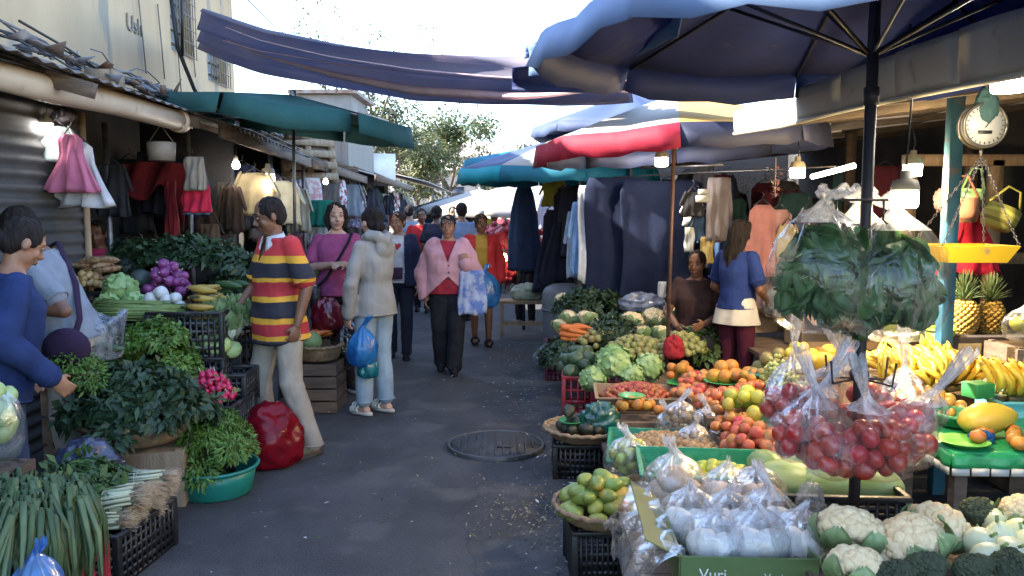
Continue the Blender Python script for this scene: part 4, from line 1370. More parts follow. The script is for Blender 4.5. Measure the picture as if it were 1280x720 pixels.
def build_canopies():
 blue = M('blue_canopy', (.024, .040, .15), (.017, .030, .11), sc=3, rough=.7, trans=.28, crease=.3, bump=.1, spots=(.06, .07, .13), spot_sc=6, spot_t=.66, stretch=(1, 1, 3))
 lblue = M('pale_and_sunlit_blue', (.14, .24, .46), (.22, .32, .52), sc=2, rough=.6, trans=.4, crease=.4)
 # big blue parasol over the near goods
 a = P(1089, -24, 2.75)
 apex = V((X(1083, 2.75), 2.75, 2.575))
 UR = 38
 foot = V((P(1056, 640, 2.75).x, 2.75, .0))
 foot = V((apex.x, 2.75, .0))
 umbrella('huge blue market parasol on a dark pole above the tomato bags', apex, 1.12, .36, .12, [0, 0, 0, 1, 2, 2, 0, 0], [blue, lblue, blue], None, rot=rad(UR), sag=.05, flip=.02, tilt=(rad(1.5), 0), val_mats=[blue, lblue, lblue], polemat=DARKMETAL)  # paler street-side panels and edges paint in the sun coming through
 m = MB()
 m.tube([apex + V((0, 0, .02)), foot], .019, 14)
 for z in (1.95,):
  m.tube([V((apex.x, 2.75, z)), V((apex.x, 2.75, z + .06))], .025, 14)
 o = bpy.data.objects['market_umbrella']
 q = m.build('pole', DARKMETAL)
 q.parent = o
 q.matrix_parent_inverse = (Matrix.Translation(o.location) @ o.rotation_euler.to_matrix().to_4x4()).inverted()
 # ragged blue sheet hanging off its street side
 m = MB()
 def sheet(u, v):
  top = [(845, -5, 2.9), (800, 30, 3.4), (740, 60, 3.9), (655, 84, 4.5)]
  bot = [(850, 40, 3.0), (800, 62, 3.5), (740, 80, 4.0), (662, 90, 4.5)]
  f = u * 3
  i = min(2, int(f)); g = f - i
  tq = [top[i][k] + (top[i + 1][k] - top[i][k]) * g for k in range(3)]
  bq = [bot[i][k] + (bot[i + 1][k] - bot[i][k]) * g for k in range(3)]
  p0 = P(tq[0], tq[1] - 10, tq[2] + .1)
  p1 = P(bq[0], bq[1] + 4, bq[2] + .0)
  return p0.lerp(p1, v) + V((0, -.12 * math.sin(PI * v), .10 * math.sin(PI * v))) + V((.02, .02, .02)) * nz((u * 5, v * 3, 0), 1.5)
 m.grid(sheet, 36, 12)
 tag(m.build('loose_sheet', lblue, solid=.004), 'light blue plastic sheet stretched from the big parasol towards the street', 'sheet')
 m = MB()
 def sheet2(u, v):
  p = P(775 - 110 * u, 88 + 18 * u - 0, 5.4 + .6 * u).lerp(P(778 - 125 * u, 128 + 2 * u, 5.6), v)
  return p + V((0, .05 * math.sin(7 * v + 4 * u), .03 * math.sin(5 * u)))
 # darker sheet behind it, closing the gap to the purple tarp
 def sheet3(u, v):
  tp = P(640 + 330 * u, 84 - 42 * u, 5.6 - 1.1 * u)
  bt = P(640 + 330 * u, 112 + 4 * math.sin(6 * u), 5.9 - .8 * u)
  return tp.lerp(bt, v) + V((0, .12 * math.sin(PI * v), .03 * nz((u * 4, v * 3, 2))))
 m.grid(sheet3, 40, 10)
 tag(m.build('dark_sheet', blue, solid=.004), 'dark blue sheet strung between the big parasol and the purple tarp', 'sheet')
 # red, white and yellow parasol
 rd = M('red_canopy', (.42, .02, .05), (.34, .015, .05), sc=2, rough=.7, trans=.4, crease=.35, bump=.1, stretch=(1, 1, 2))
 wh = M('white_canopy', (.52, .48, .43), (.45, .42, .38), sc=2, rough=.7, trans=.4, crease=.35, bump=.1, stretch=(1, 1, 2))
 ye = M('yellow_canopy', (.62, .40, .13), (.55, .35, .1), sc=2, rough=.7, trans=.4, crease=.35, bump=.1, stretch=(1, 1, 2))
 bl = M('slate_blue_canopy', (.055, .085, .19), (.045, .07, .16), sc=2, rough=.7, trans=.25)
 a = P(845, 118, 6.2)
 umbrella('parasol with white and yellow top and a deep crimson hanging edge', a, 1.10, .31, .16, [1, 3, 3, 3, 3, 3, 0, 0], [wh, ye, bl, M('underside_shade', (.03, .035, .09), rough=.7, trans=.12)], V((a.x - .03, 6.2, .35)), rot=rad(-101), tilt=(0, rad(-3.5)), sag=.03, val_mats=[rd, M('navy_edge', (.022, .028, .07), rough=.7, trans=.1), M('navy_edge'), M('navy_edge')], polemat=M('rust_pole', (.16, .09, .07), (.1, .06, .05), rough=.5, metal=.4), pr=.016)  # far panels and their edges coloured dark for the shade underneath
 # teal parasols
 te = M('teal_canopy', (.015, .22, .33), (.012, .17, .27), sc=2, rough=.7, trans=.4)
 tq = M('turquoise_canopy', (.02, .42, .50), (.015, .34, .44), sc=2, rough=.7, trans=.4)
 a = P(700, 172, 9.2)
 umbrella('teal and turquoise parasol with a white top beyond the crimson-edged one', a, 1.15, .36, .16, [0, 1, 0], [wh, bl, te], V((P(740, 400, 9.0).x - .1, 9.0, .0)), rot=rad(10), sag=.03, val_mats=[te, tq, te], polemat=STEEL, pr=.018)
 a = P(655, 186, 10.8)
 umbrella('smaller teal blue parasol furthest along the vegetable stall', a, .85, .16, .18, [0], [te], V((a.x, 10.8, 0)), rot=rad(30), val_mats=[te], polemat=STEEL, pr=.018)
 # slate-blue square canopy peeking above the crimson one
 a = P(790, 116, 8.2)
 umbrella('slate blue parasol showing above the white and yellow one', a, 1.0, .34, .10, [0], [bl], V((a.x, 8.2, 0)), rot=rad(40), val_mats=[bl], polemat=STEEL)
 # green parasol over the left stalls
 gr = M('green_canopy', (.032, .13, .12), (.022, .095, .09), sc=3, rough=.8, trans=.35, crease=.3, bump=.1)
 a = P(366, 119, 7.2)
 umbrella('faded green parasol leaning over the tin eaves and the striped-shirt shopper', a, 1.02, .13, .17, [0], [gr], V((a.x - .02, 7.2, .9)), rot=rad(14), sag=.05, n=6, vari=.06, flip=.03, val_mats=[gr], polemat=STEEL, pr=.014, tilt=(0.02, .13))
 # distant white umbrellas
 gy = M('grey_canopy', (.14, .16, .16), (.1, .12, .12), rough=.8, trans=.2)
 far = [(600, 236, 18, 1.4, wh, 'white sunlit parasol standing alone in mid street distance'), (632, 232, 16, 1.5, wh, 'broad white parasol beside the hanging dark cloth'), (675, 226, 19, 1.6, wh, 'white parasol behind the hanging dark cloth'), (612, 243, 26, 1.6, lblue, 'pale blue parasol further down the street'),
     (655, 246, 24, 1.8, wh, 'low white parasol behind the red-dressed seller'), (560, 246, 25, 1.7, gy, 'dark grey parasol at the left-hand roofs end'.replace('left-hand ', '')), (585, 250, 34, 2.2, wh, 'white parasol near the street end'), (640, 240, 40, 2.5, wh, 'large cream parasol near the far houses'), (570, 247, 30, 1.2, te, 'small teal parasol beside the dark grey one')]
 for px, py, Y, r_, mt, lab in far:
  a = P(px, py, Y)
  umbrella(lab, a, r_, r_ * .3, .15, [0], [mt], V((a.x, Y, 0)), rot=px, ribs=False, val_mats=[mt], polemat=STEEL)
 # folded parasol / hanging dark cloth by the far seller
 m = MB()
 c = P(655, 224, 10.6)
 m.lathe([(.02, 0), (.07, -.05), (.12, -.2), (.17, -.45), (.20, -.8), (.205, -1.15), (.18, -1.2)], 28, wob=lambda t, i: .07 * math.sin(t * 6 + i * .2) + .03 * math.sin(t * 11))
 m.tube([V((0, 0, .02)), V((0, 0, -1.2 - c.z + 1.2))], .02, 8)
 tag(m.build('draped_cloth', cloth('navy_drape', (.03, .05, .11)), loc=c), 'tall dark navy cloth draped over a pole beside the far red-shirted seller', 'cloth')
 # ---- trees
 gm = [M('leaf_green', (.055, .085, .025), (.04, .065, .02), sc=1, rough=.6, trans=.3), M('leaf_olive', (.095, .10, .035), (.07, .075, .03), sc=1, rough=.6, trans=.3), M('leaf_pale', (.14, .14, .06), rough=.6, trans=.3)]
 tree('leafy green tree standing behind the tin roofs beside the grey house', (X(468, 30), 30, 0), 5.5, 2.3, 3, gm, 6000, leaf=.18, clumps=20)
 tree('bushy olive-green tree at the end of the roofs', (X(522, 36), 36, 0), 5.4, 2.8, 5, gm, 8000, leaf=.2, clumps=20)
 tree('loose yellowish tree beside the utility pole', (X(562, 42), 42, 0), 6.0, 2.6, 9, gm, 3400, leaf=.2, clumps=22)
 tree('tall nearly bare tree with sparse leaves above the purple tarp', (X(450, 27), 27, 0), 8.8, 2.7, 14, gm, 1100, bare=True, leaf=.17, clumps=34)
 tree('thin sparse tree near the street end', (X(540, 50), 50, 0), 7.8, 2.4, 21, gm, 700, leaf=.2, clumps=20)
 tree('low dark tree far behind the parasols', (X(620, 62), 62, 0), 5.2, 3.0, 25, gm, 1600, leaf=.3)
 # ---- covered stall on the sunny side: roof, fascia, posts, back wall
 sh = thing('market_shed', 'long dark open shed with a corrugated roof over the fruit stalls', 'building')
 m = MB()
 e0, e1 = (1.50, 4.85), (1.66, 1.2)
 def shed(u, v):
  y = .8 + u * 4.2
  x = 1.57 - .04 * (y - 3) + v * 5.0
  return V((x, y, 2.20 + v * .62 + .02 * math.sin(u * 2 * PI * 34)))
 m.grid(shed, 34 * 6, 3)
 m.build('roof', TIN, sh, solid=.004)
 m = MB()
 m.grid(lambda u, v: V((2.0 - .04 * (u * 7 + 5) + v * 4.6, 5.05 + u * 8.5, 2.32 + v * .45 + .02 * math.sin(u * 2 * PI * 60))), 360, 3)
 m.build('roof', TIN, sh, solid=.004)
 m = MB()
 for y in (1.4, 2.3, 3.2, 4.1, 4.9, 6.0, 7.2, 8.6, 10, 11.6, 13):
  m.beam((1.62 - .04 * (y - 3) + (.4 if y > 5 else 0), y, 2.13 + (.1 if y > 5 else 0)), (6.0, y, 2.68), .05, .09)
 for x in (2.3, 3.0, 3.7, 4.4):
  m.beam((x, .9, 2.17 + .124 * (x - 1.57)), (x - .3, 13, 2.17 + .124 * (x - 1.57)), .05, .05)
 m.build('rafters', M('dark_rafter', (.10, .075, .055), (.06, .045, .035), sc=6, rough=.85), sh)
 m = MB()
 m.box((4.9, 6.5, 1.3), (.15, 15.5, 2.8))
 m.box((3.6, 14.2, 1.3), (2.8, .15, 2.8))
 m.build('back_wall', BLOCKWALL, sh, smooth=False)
 # sheet-metal fascia
 fa = M('fascia_cream', (.62, .57, .47), (.55, .50, .40), sc=3, rough=.6, spots=(.42, .36, .28), spot_sc=9, spot_t=.64)
 pts = [(918, 140, 166, 4.75), (978, 118, 156, 4.1), (1052, 92, 137, 3.45), (1120, 66, 122, 3.05), (1200, 36, 106, 2.65), (1330, -8, 80, 2.2)]
 names = []
 for i in range(5):
  m = MB()
  (xa, ta, ba, Ya), (xb, tb, bb, Yb) = pts[i], pts[i + 1]
  m.grid(lambda u, v: P(xa, ta, Ya).lerp(P(xb, tb, Yb), .004 + u * .992).lerp(P(xa, ba, Ya).lerp(P(xb, bb, Yb), .004 + u * .992), v) + V((-.003 * math.sin(PI * v), 0, .003 * math.sin(u * 5))), 6, 6)
  m.build('fascia_panel', fa, sh, solid=.006)
 m = MB()
 m.tube([P(x_, b_, Y_) + V((0, 0, -.006)) for x_, t_, b_, Y_ in pts], .011, 8)
 m.build('fascia_lip', fa, sh)
 # lattice block behind fascia
 m = MB()
 c = P(980, 96, 6.5)
 for i in range(7):
  m.box((c.x - .18 + i * .06, c.y, c.z), (.018, .03, .3))
 for i in range(4):
  m.box((c.x, c.y - .02, c.z - .12 + i * .08), (.42, .03, .018))
 tag(m.build('wooden_lattice', WOOD_PALE), 'small pale wooden lattice showing above the cream fascia', 'lattice')
 # posts
 pb = M('blue_post', (.03, .13, .19), (.025, .09, .14), sc=5, rough=.55, spots=(.10, .09, .09), spot_sc=12, spot_t=.6)
 x = X(1188, 4.4)
 m = MB()
 m.box((0, 0, 1.16), (.07, .07, 2.32))
 tag(m.build('wooden_post', pb, loc=(x, 4.4, 0), bevel=.006), 'square turquoise-blue wooden post beside the pineapples', 'post')
 for k, (px, Y, lab) in enumerate(((1210, 7.5, 'dark timber post in the gloom behind the pineapples'), (1060, 8.5, 'dark timber post behind the bagged greens'))):
  m = MB()
  m.box((0, 0, 1.2), (.09, .09, 2.4))
  tag(m.build('wooden_post', WOOD, loc=(X(px, Y), Y, 0)), lab, 'post')
 m = MB()
 m.tube([P(727, 205, 8.6), V((P(727, 400, 8.6).x, 8.6, 0))], .028, 10)
 tag(m.build('tent_post', M('galvanised', (.5, .5, .5), (.4, .4, .4), sc=6, rough=.4, metal=.6)), 'pale galvanised post beside the white and blue shirts', 'post')
 # corner of another table: timber framing inside
 m = MB()
 for a_, b_ in (((3.2, 6.6, 2.0), (4.7, 6.6, 2.0)), ((3.2, 6.6, 1.2), (4.7, 6.6, 1.2)), ((3.25, 6.6, .2), (3.25, 6.6, 2.0)), ((3.95, 6.6, .2), (3.95, 6.6, 2.0)), ((4.6, 6.6, .2), (4.6, 6.6, 2.0)), ((3.2, 6.6, .45), (4.7, 6.6, .45))):
  m.beam(a_, b_, .09, .09)
 m.box((3.95, 6.9, 1.2), (1.5, .4, .03))
 m.box((3.95, 6.9, .5), (1.5, .4, .03))
 tag(m.build('timber_shelving', WOOD_PALE), 'dim timber shelving at the back of the fruit stall', 'shelving')
# ------------------------------------------------------------------ produce
FM = {}
def fruit(key, r, s=(1, 1, 1), dent=0.0, lump=0.0, lsc=2.5, ribs=(0, 0), tip=0.0, stem=None, n=16, k=10, bend=0.0, taper=0.0, seed=0, leafy=0):
 if key in FM:
  return FM[key]
 m = MB()
 m.ell((0, 0, 0), (1, 1, 1), None, n, k)
 vs = []
 for p in m.v:
  p = V(p)
  t = math.atan2(p.y, p.x)
  h = math.hypot(p.x, p.y)
  q = 1 + lump * nz(p, lsc, seed) + ribs[1] * math.cos(ribs[0] * t) * h
  z = p.z * q
  if dent and h < .8:
   z -= dent * (1 if p.z > 0 else -.5) * (1 - h / .8) ** 1.5
  if tip:
   z += math.copysign(tip * max(0, 1 - h * 1.4), p.z)
  w = q * (1 - taper * p.z)
  x = p.x * w * s[0] + bend * (p.z * p.z)
  vs.append(V((x * r, p.y * w * s[1] * r, z * s[2] * r)))
 m.v = [tuple(v) for v in vs]
 if stem:
  z = s[2] * r * (1 - (dent * .9) + tip)
  m.tube([V((bend * r, 0, z - .003)), V((bend * r + stem * .3, 0, z + stem))], stem * .28, 6, 1)
 for j in range(leafy):
  a = 2 * PI * j / leafy
  m.leaf((0, 0, s[2] * r * (1 - dent)), (math.cos(a), math.sin(a), .2), (0, 0, 1), r * .7, r * .25, 1)
 me = m.mesh(key)
 FM[key] = me
 return me
def put(name, me, mats, loc, label=None, cat=None, group=None, rot=None, sc=1.0):
 if len(me.materials) == 0:
  for q in (mats if isinstance(mats, (list, tuple)) else [mats]):
   me.materials.append(q)
 o = bpy.data.objects.new(name, me)
 COL.objects.link(o)
 o.location = loc
 if rot is not None:
  o.rotation_euler = rot
 o.scale = (sc,) * 3 if isinstance(sc, (int, float)) else sc
 return tag(o, label, cat, group)
def pile(name, label, cat, mes, mats, c, rx, ry, h, d, group, rotz=0.0, layers=2, tilt='any', p=1.0, sv=.15, zk=.8, fall=1.0, maxn=300, asp=1.0):
 """fruit heaped on a dome over an ellipse; every fruit an object"""
 c = V(c)
 out = []
 for L in range(layers):
  k = 0
  y = -ry
  row = 0
  while y <= ry:
   x = -rx + (d * asp / 2 if row % 2 else 0) + L * d * .3
   while x <= rx:
    e = (x / rx) ** 2 + (y / ry) ** 2
    if e <= 1.02 and len(out) < maxn:
     z = h * max(0, 1 - e ** p * fall) - L * d * .62
     if z > -d * .3:
      jx, jy = R.uniform(-.16, .16) * d, R.uniform(-.16, .16) * d
      q = V((x + jx, y + jy, 0))
      q.rotate(Euler((0, 0, rotz)))
      if tilt == 'any':
       ro = (R.uniform(0, 6.3), R.uniform(0, 6.3), R.uniform(0, 6.3))
      elif tilt == 'lie':
       ro = (PI / 2 + R.uniform(-.35, .35), R.uniform(-.3, .3), R.uniform(0, 6.3))
      elif tilt == 'up':
       ro = (R.uniform(-.5, .5), R.uniform(-.5, .5), R.uniform(0, 6.3))
      else:
       ro = (PI / 2 + R.uniform(-.12, .12), R.uniform(-.3, .3), tilt + R.uniform(-.22, .22))
      out.append(put(name, R.choice(mes), mats, c + q + V((0, 0, max(0, z) + d * .5 * zk + R.uniform(-.06, .06) * d)), label, cat, group, ro, 1 + R.uniform(-sv, sv)))
    x += d * asp
   y += d * .87
   row += 1
 return out
def bagful(name, label, cat, mes, mats, c, r, d, group, n, sv=.1):
 """N pieces packed loosely in an ellipsoid of radii r"""
 pts = []
 c = V(c)
 tries = 0
 while len(pts) < n and tries < 4000:
  tries += 1
  v = V((R.gauss(0, 1), R.gauss(0, 1), R.gauss(0, 1))).normalized() * R.random() ** .33
  p = V((v.x * (r[0] - d * .5), v.y * (r[1] - d * .5), v.z * (r[2] - d * .5)))
  if all((p - q).length > d * .80 for q in pts):
   pts.append(p)
 return [put(name, R.choice(mes), mats, c + p, label, cat, group, (R.uniform(0, 6), R.uniform(0, 6), R.uniform(0, 6)), 1 + R.uniform(-sv, sv)) for p in pts]
def panel(m, L, h, nv, t=.008, rails=(.0, .33, .66, 1.0), rail_h=.02, slats=True, solid_low=0):
 """lattice side of a plastic crate in local x/z, centred on x"""
 for q in rails:
  m.box((0, 0, rail_h / 2 + q * (h - rail_h)), (L, t, rail_h))
 for i in range(nv + 1):
  x = -L / 2 + .008 + (L - .016) * i / nv
  m.box((x, .0006, h / 2), (.012 if 0 < i < nv else .02, t * 1.3, h - .004))
 if solid_low:
  m.box((0, -.001, solid_low / 2), (L - .004, t * .7, solid_low))
PLASTIC = {}
def crate(label, loc, w, d, h, c, rotz=0.0, nv=12, group=None, name='plastic_crate', rails=(0, .2, .4, .6, .8, 1.0), key=None):
 t = thing(name, label, 'crate', loc, rotz, group)
 mt = M('crate_plastic_%s' % (key or name), c, tuple(x * .75 for x in c), sc=8, rough=.45, bump=.08, spots=tuple(min(1, x * 1.5 + .03) for x in c), spot_sc=7, spot_t=.62)
 m = MB()
 m.box((0, 0, .008), (w - .03, d - .03, .012))
 m.build('base', mt, t)
 for q in range(4):
  L = w if q % 2 == 0 else d - .02
  m = MB()
  panel(m, L, h, max(4, int(nv * L / max(w, d))), rails=rails)
  o = m.build('side_panel', mt, t)
  off = d / 2 if q % 2 == 0 else w / 2
  o.location = [(0, -off, 0), (off, 0, 0), (0, off, 0), (-off, 0, 0)][q]
  o.rotation_euler.z = q * PI / 2
 m = MB()
 for sx, sy in ((-1, -1), (1, -1), (1, 1), (-1, 1)):
  m.box((sx * (w / 2 - .004), sy * (d / 2 - .004), h / 2 + .002), (.03, .03, h + .006))
 for y in (-1, 1):
  m.box((0, y * d / 2, h + .004), (w + .016, .026, .018))
  m.box((y * w / 2, 0, h + .0045), (.026, d - .01, .018))
 m.build('rim', mt, t, bevel=.003)
 return t
def wood_crate(label, loc, w, d, h, rotz=0.0, mat=None, group=None, gaps=4):
 t = thing('wooden_crate', label, 'crate', loc, rotz, group)
 mt = mat or WOOD
 m = MB()
 ph = h / gaps
 for i in range(gaps):
  z = ph * (i + .5)
  for y in (-1, 1):
   m.box((0, y * d / 2, z), (w, .014, ph * .86))
   m.box((y * (w / 2 - .007), 0, z), (.0139, d - .016, ph * .86))
 m.build('slats', mt, t, smooth=False)
 m = MB()
 for sx in (-1, 1):
  for sy in (-1, 1):
   m.box((sx * (w / 2 - .03), sy * (d / 2 - .022), h / 2 - .002), (.03, .03, h - .006))
 m.box((0, 0, h - .02), (w - .03, d - .03, .012))
 m.build('corner_posts', mt, t, smooth=False)
 return t
def table(label, x0, x1, y0, y1, z, rotz=0):
 t = thing('plank_table', label, 'table', ((x0 + x1) / 2, (y0 + y1) / 2, 0), rotz)
 w, d = x1 - x0, y1 - y0
 m = MB()
 n = max(2, int(d / .16))
 for i in range(n):
  m.box((0, -d / 2 + d * (i + .5) / n, z - .015), (w, d / n * .96, .03))
 m.build('table_top', WOOD, t, smooth=False)
 for sx in (-1, 1):
  for sy in (-1, 1):
   m = MB()
   m.box((sx * (w / 2 - .04), sy * (d / 2 - .04), (z - .03) / 2), (.05, .05, z - .03))
   m.build('leg', WOOD, t, smooth=False)
 return t
WICK = None
def basket(label, loc, rt, rb, h, group=None, sy=1.0, rows=9):
 t = thing('wicker_basket', label, 'basket', loc, 0, group)
 wk = M('wicker', (.30, .20, .11), (.17, .105, .055), sc=18, rough=.75, bump=.4, bsc=70, rand=.1)
 m = MB()
 n = 72
 m.lathe([(rb * .98, .006)] + [(rb + (rt - rb) * (i / rows) ** .7, .006 + h * i / rows) for i in range(rows + 1)] + [(rt - .016, h - .004), (rb * .9, .02), (.001, .018)], n, sy=sy, wob=lambda a, i: .006 * math.sin(18 * a + (i % 2) * PI) if 0 < i <= rows else 0, caps=False)
 m.lathe([(.001, .004), (rb, .004)], n, sy=sy, caps=False)
 m.build('bowl', wk, t)
 m = MB()
 N = 90
 m.tube([V(((rt + .004) * math.cos(2 * PI * i / N), sy * (rt + .004) * math.sin(2 * PI * i / N), h + .004 * math.sin(i * 1.6))) for i in range(N + 1)], [.0125 + .0025 * math.sin(i * 2.4) for i in range(N + 1)], 8)
 m.build('rim', wk, t)
 return t
def tub(label, loc, rt, rb, h, c, name='plastic_tub', sy=1.0, key='tub'):
 t = thing(name, label, 'tub', loc)
 mt = M('tub_plastic_' + key, c, tuple(x * .85 for x in c), sc=5, rough=.4, bump=.05)
 m = MB()
 m.lathe([(.001, .004), (rb, .004), (rb + .01, .012), (rb + (rt - rb) * .6, h * .55), (rt, h - .008), (rt - .006, h - .010), (rb + (rt - rb) * .58, h * .55), (rb - .008, .014), (.001, .012)], 56, sy=sy, caps=False)
 m.build('bowl', mt, t)
 m = MB()
 m.lathe([(rt - .008, h - .012), (rt + .012, h - .014), (rt + .016, h - .004), (rt + .010, h + .004), (rt - .006, h + .002), (rt - .008, h - .012)], 56, sy=sy, caps=False)
 m.build('rim', mt, t)
 return t
def tray(label, loc, w, d, h, mat, rotz=0.0, flare=.03, name='produce_tray', cat='tray', parts=True):
 """open box with sloping sides and a fold-over lip"""
 t = thing(name, label, cat, loc, rotz)
 m = MB()
 o = [(-w / 2, -d / 2), (w / 2, -d / 2), (w / 2, d / 2), (-w / 2, d / 2)]
 f = flare
 def rr(k, z, ins=0):
  return [V((x + math.copysign(k - ins, x), y + math.copysign(k - ins, y), z)) for x, y in o]
 m.loft([rr(0, 0), rr(f, h), rr(f, h, .010), rr(0, .010, .010)], caps=True)
 m.build('box', mat, t, smooth=False)
 m = MB()
 p = rr(f + .004, h)
 for i in range(4):
  m.beam(p[i], p[(i + 1) % 4], .016, .012)
 m.build('rim', mat, t, smooth=False, bevel=.003)
 return t
def bag(label, loc, rx, ry, h, neck=.08, mat=None, seed=0, rotz=0.0, name='plastic_bag', tie=True, crush=.10, flare=1.0, group=None, lean=(0, 0), bend=.8):
 """plastic bag gathered to a knot, its folds running up into the neck"""
 m = MB()
 prof = [(.001, .0), (.55, .015), (.86, .10), (1.0, .30), (.98, .52), (.84, .72), (.56, .88), (.26, .98), (.10, 1.04)]
 nk = neck / h
 if tie:
  prof += [(.085, 1.04 + nk * .2), (.12 * flare, 1.04 + nk * .5), (.17 * flare, 1.04 + nk * .8), (.16 * flare, 1.04 + nk)]
 N = 56
 rings = []
 for i, (r_, z) in enumerate(prof):
  g = min(1, max(0, (z - .45) / .5))
  rg = []
  for j in range(N):
   t = 2 * PI * j / N
   w = 1 + crush * nz((math.cos(t) * 1.2, math.sin(t) * 1.2, z * 2), 1.6, seed) + g * (.08 * math.sin(9 * t + seed) + .06 * math.sin(14 * t + seed * 2 + z * 3)) + .03 * math.sin(23 * t + z * 9)
   zz = z * h + (.012 * math.sin(5 * t + seed) * (1 if z > 1 else 0))
   bz = max(0, z - 1.02) * h * bend
   rg.append(V((rx * r_ * w * math.cos(t) + lean[0] * max(0, z - .5) + bz * math.cos(seed * 2.4), ry * r_ * w * math.sin(t) + lean[1] * max(0, z - .5) + bz * math.sin(seed * 2.4), zz)))
  rings.append(rg)
 m.loft(rings, caps=not tie)
 m.m = [1 if k // N >= 6 else 0 for k in range(len(m.f))]
 mt = mat or film('clear_film')
 o = m.build(name, [mt, film('gathered_film', (.88, .88, .91), .36, .10, 14) if mt.name in ('clear_film', 'milky_clear', 'tomato_bag_film', 'greens_bag_film', 'clear_tan_bag') else mt], loc=loc, rotz=rotz)
 return tag(o, label, 'bag', group)
def blob(name, label, cat, loc, r, mat, seed=0, amp=.18, sc=2.2, rotz=0.0, ridged=True, flat=True, n=40, k=26, group=None):
 m = MB()
 m.ell((0, 0, 0), (1, 1, 1), None, n, k)
 vs = []
 for p in m.v:
  p = V(p)
  q = 1 + amp * ((1 - 2 * abs(nz(p, sc, seed)) - .5) if ridged else nz(p, sc, seed)) + amp * .4 * nz(p, sc * 2.7, seed + 3)
  z = p.z * q
  if flat and z < -.55:
   z = -.55 + (z + .55) * .2
  vs.append((p.x * q * r[0], p.y * q * r[1], (z + (.62 if flat else 0)) * r[2]))
 m.v = vs
 o = m.build(name, mat, loc=loc, rotz=rotz)
 return tag(o, label, cat, group)
def bunch(key, n, r, h, ll, lw, seed, stems=8, stem_len=.1, flop=.4, mats=3, curly=False):
 """leafy herb bunch, base at the origin growing up +z"""
 if key in FM:
  return FM[key]
 rr = random.Random(seed)
 m = MB()
 for k in range(n):
  u = rr.random() ** .5
  a = rr.uniform(0, 2 * PI)
  z = h * (.25 + .75 * rr.random()) * (1 - .45 * u * u)
  p = V((r * u * math.cos(a), r * u * math.sin(a), z))
  d = V((math.cos(a) * (.3 + u) + rr.uniform(-.7, .7), math.sin(a) * (.3 + u) + rr.uniform(-.7, .7), rr.uniform(-.5, .9) - flop * u))
  m.leaf(p, d, (rr.uniform(-.6, .6), rr.uniform(-.6, .6), 1), ll * rr.uniform(.5, 1.6), lw * rr.uniform(.6, 1.5), rr.randrange(mats), rr.uniform(.05, .35), rr.uniform(0, .3))
 for k in range(stems):
  a = rr.uniform(0, 6.28)
  u = rr.random() * r * .7
  m.tube([V((u * .3 * math.cos(a), u * .3 * math.sin(a), -stem_len)), V((u * math.cos(a), u * math.sin(a), h * .7))], .0025, 4, mats)
 me = m.mesh(key)
 FM[key] = me
 return me
def leafmats(name, c1, c2, c3, st):
 k = dict(rough=.5, trans=.22, rand=.12)
 return [M(name + '_one', c1, sc=12, **k), M(name + '_two', c2, sc=12, **k), M(name + '_three', c3, sc=12, **k), M(name + '_stem', st, rough=.6)]
def heap(name, label, cat, mes, mats, c, rx, ry, h, step, group, rotz=0.0, lean=.9, sv=.15, p=1.0):
 c = V(c)
 y = -ry
 row = 0
 while y <= ry + 1e-6:
  x = -rx + (step / 2 if row % 2 else 0)
  while x <= rx + 1e-6:
   e = (x / rx) ** 2 + (y / ry) ** 2
   if e <= 1.05:
    q = V((x + R.uniform(-.2, .2) * step, y + R.uniform(-.2, .2) * step, 0))
    q.rotate(Euler((0, 0, rotz)))
    z = h * max(0, 1 - e ** p)
    nrm = V((q.x / rx * lean, q.y / ry * lean, 1)).normalized()
    qt = V((0, 0, 1)).rotation_difference(nrm)
    eu = (qt.to_matrix() @ Matrix.Rotation(R.uniform(0, 6.28), 3, 'Z')).to_euler()
    put(name, R.choice(mes), mats, c + q + V((0, 0, z)), label, cat, group, eu, 1 + R.uniform(-sv, sv))
   x += step
  y += step * .87
  row += 1
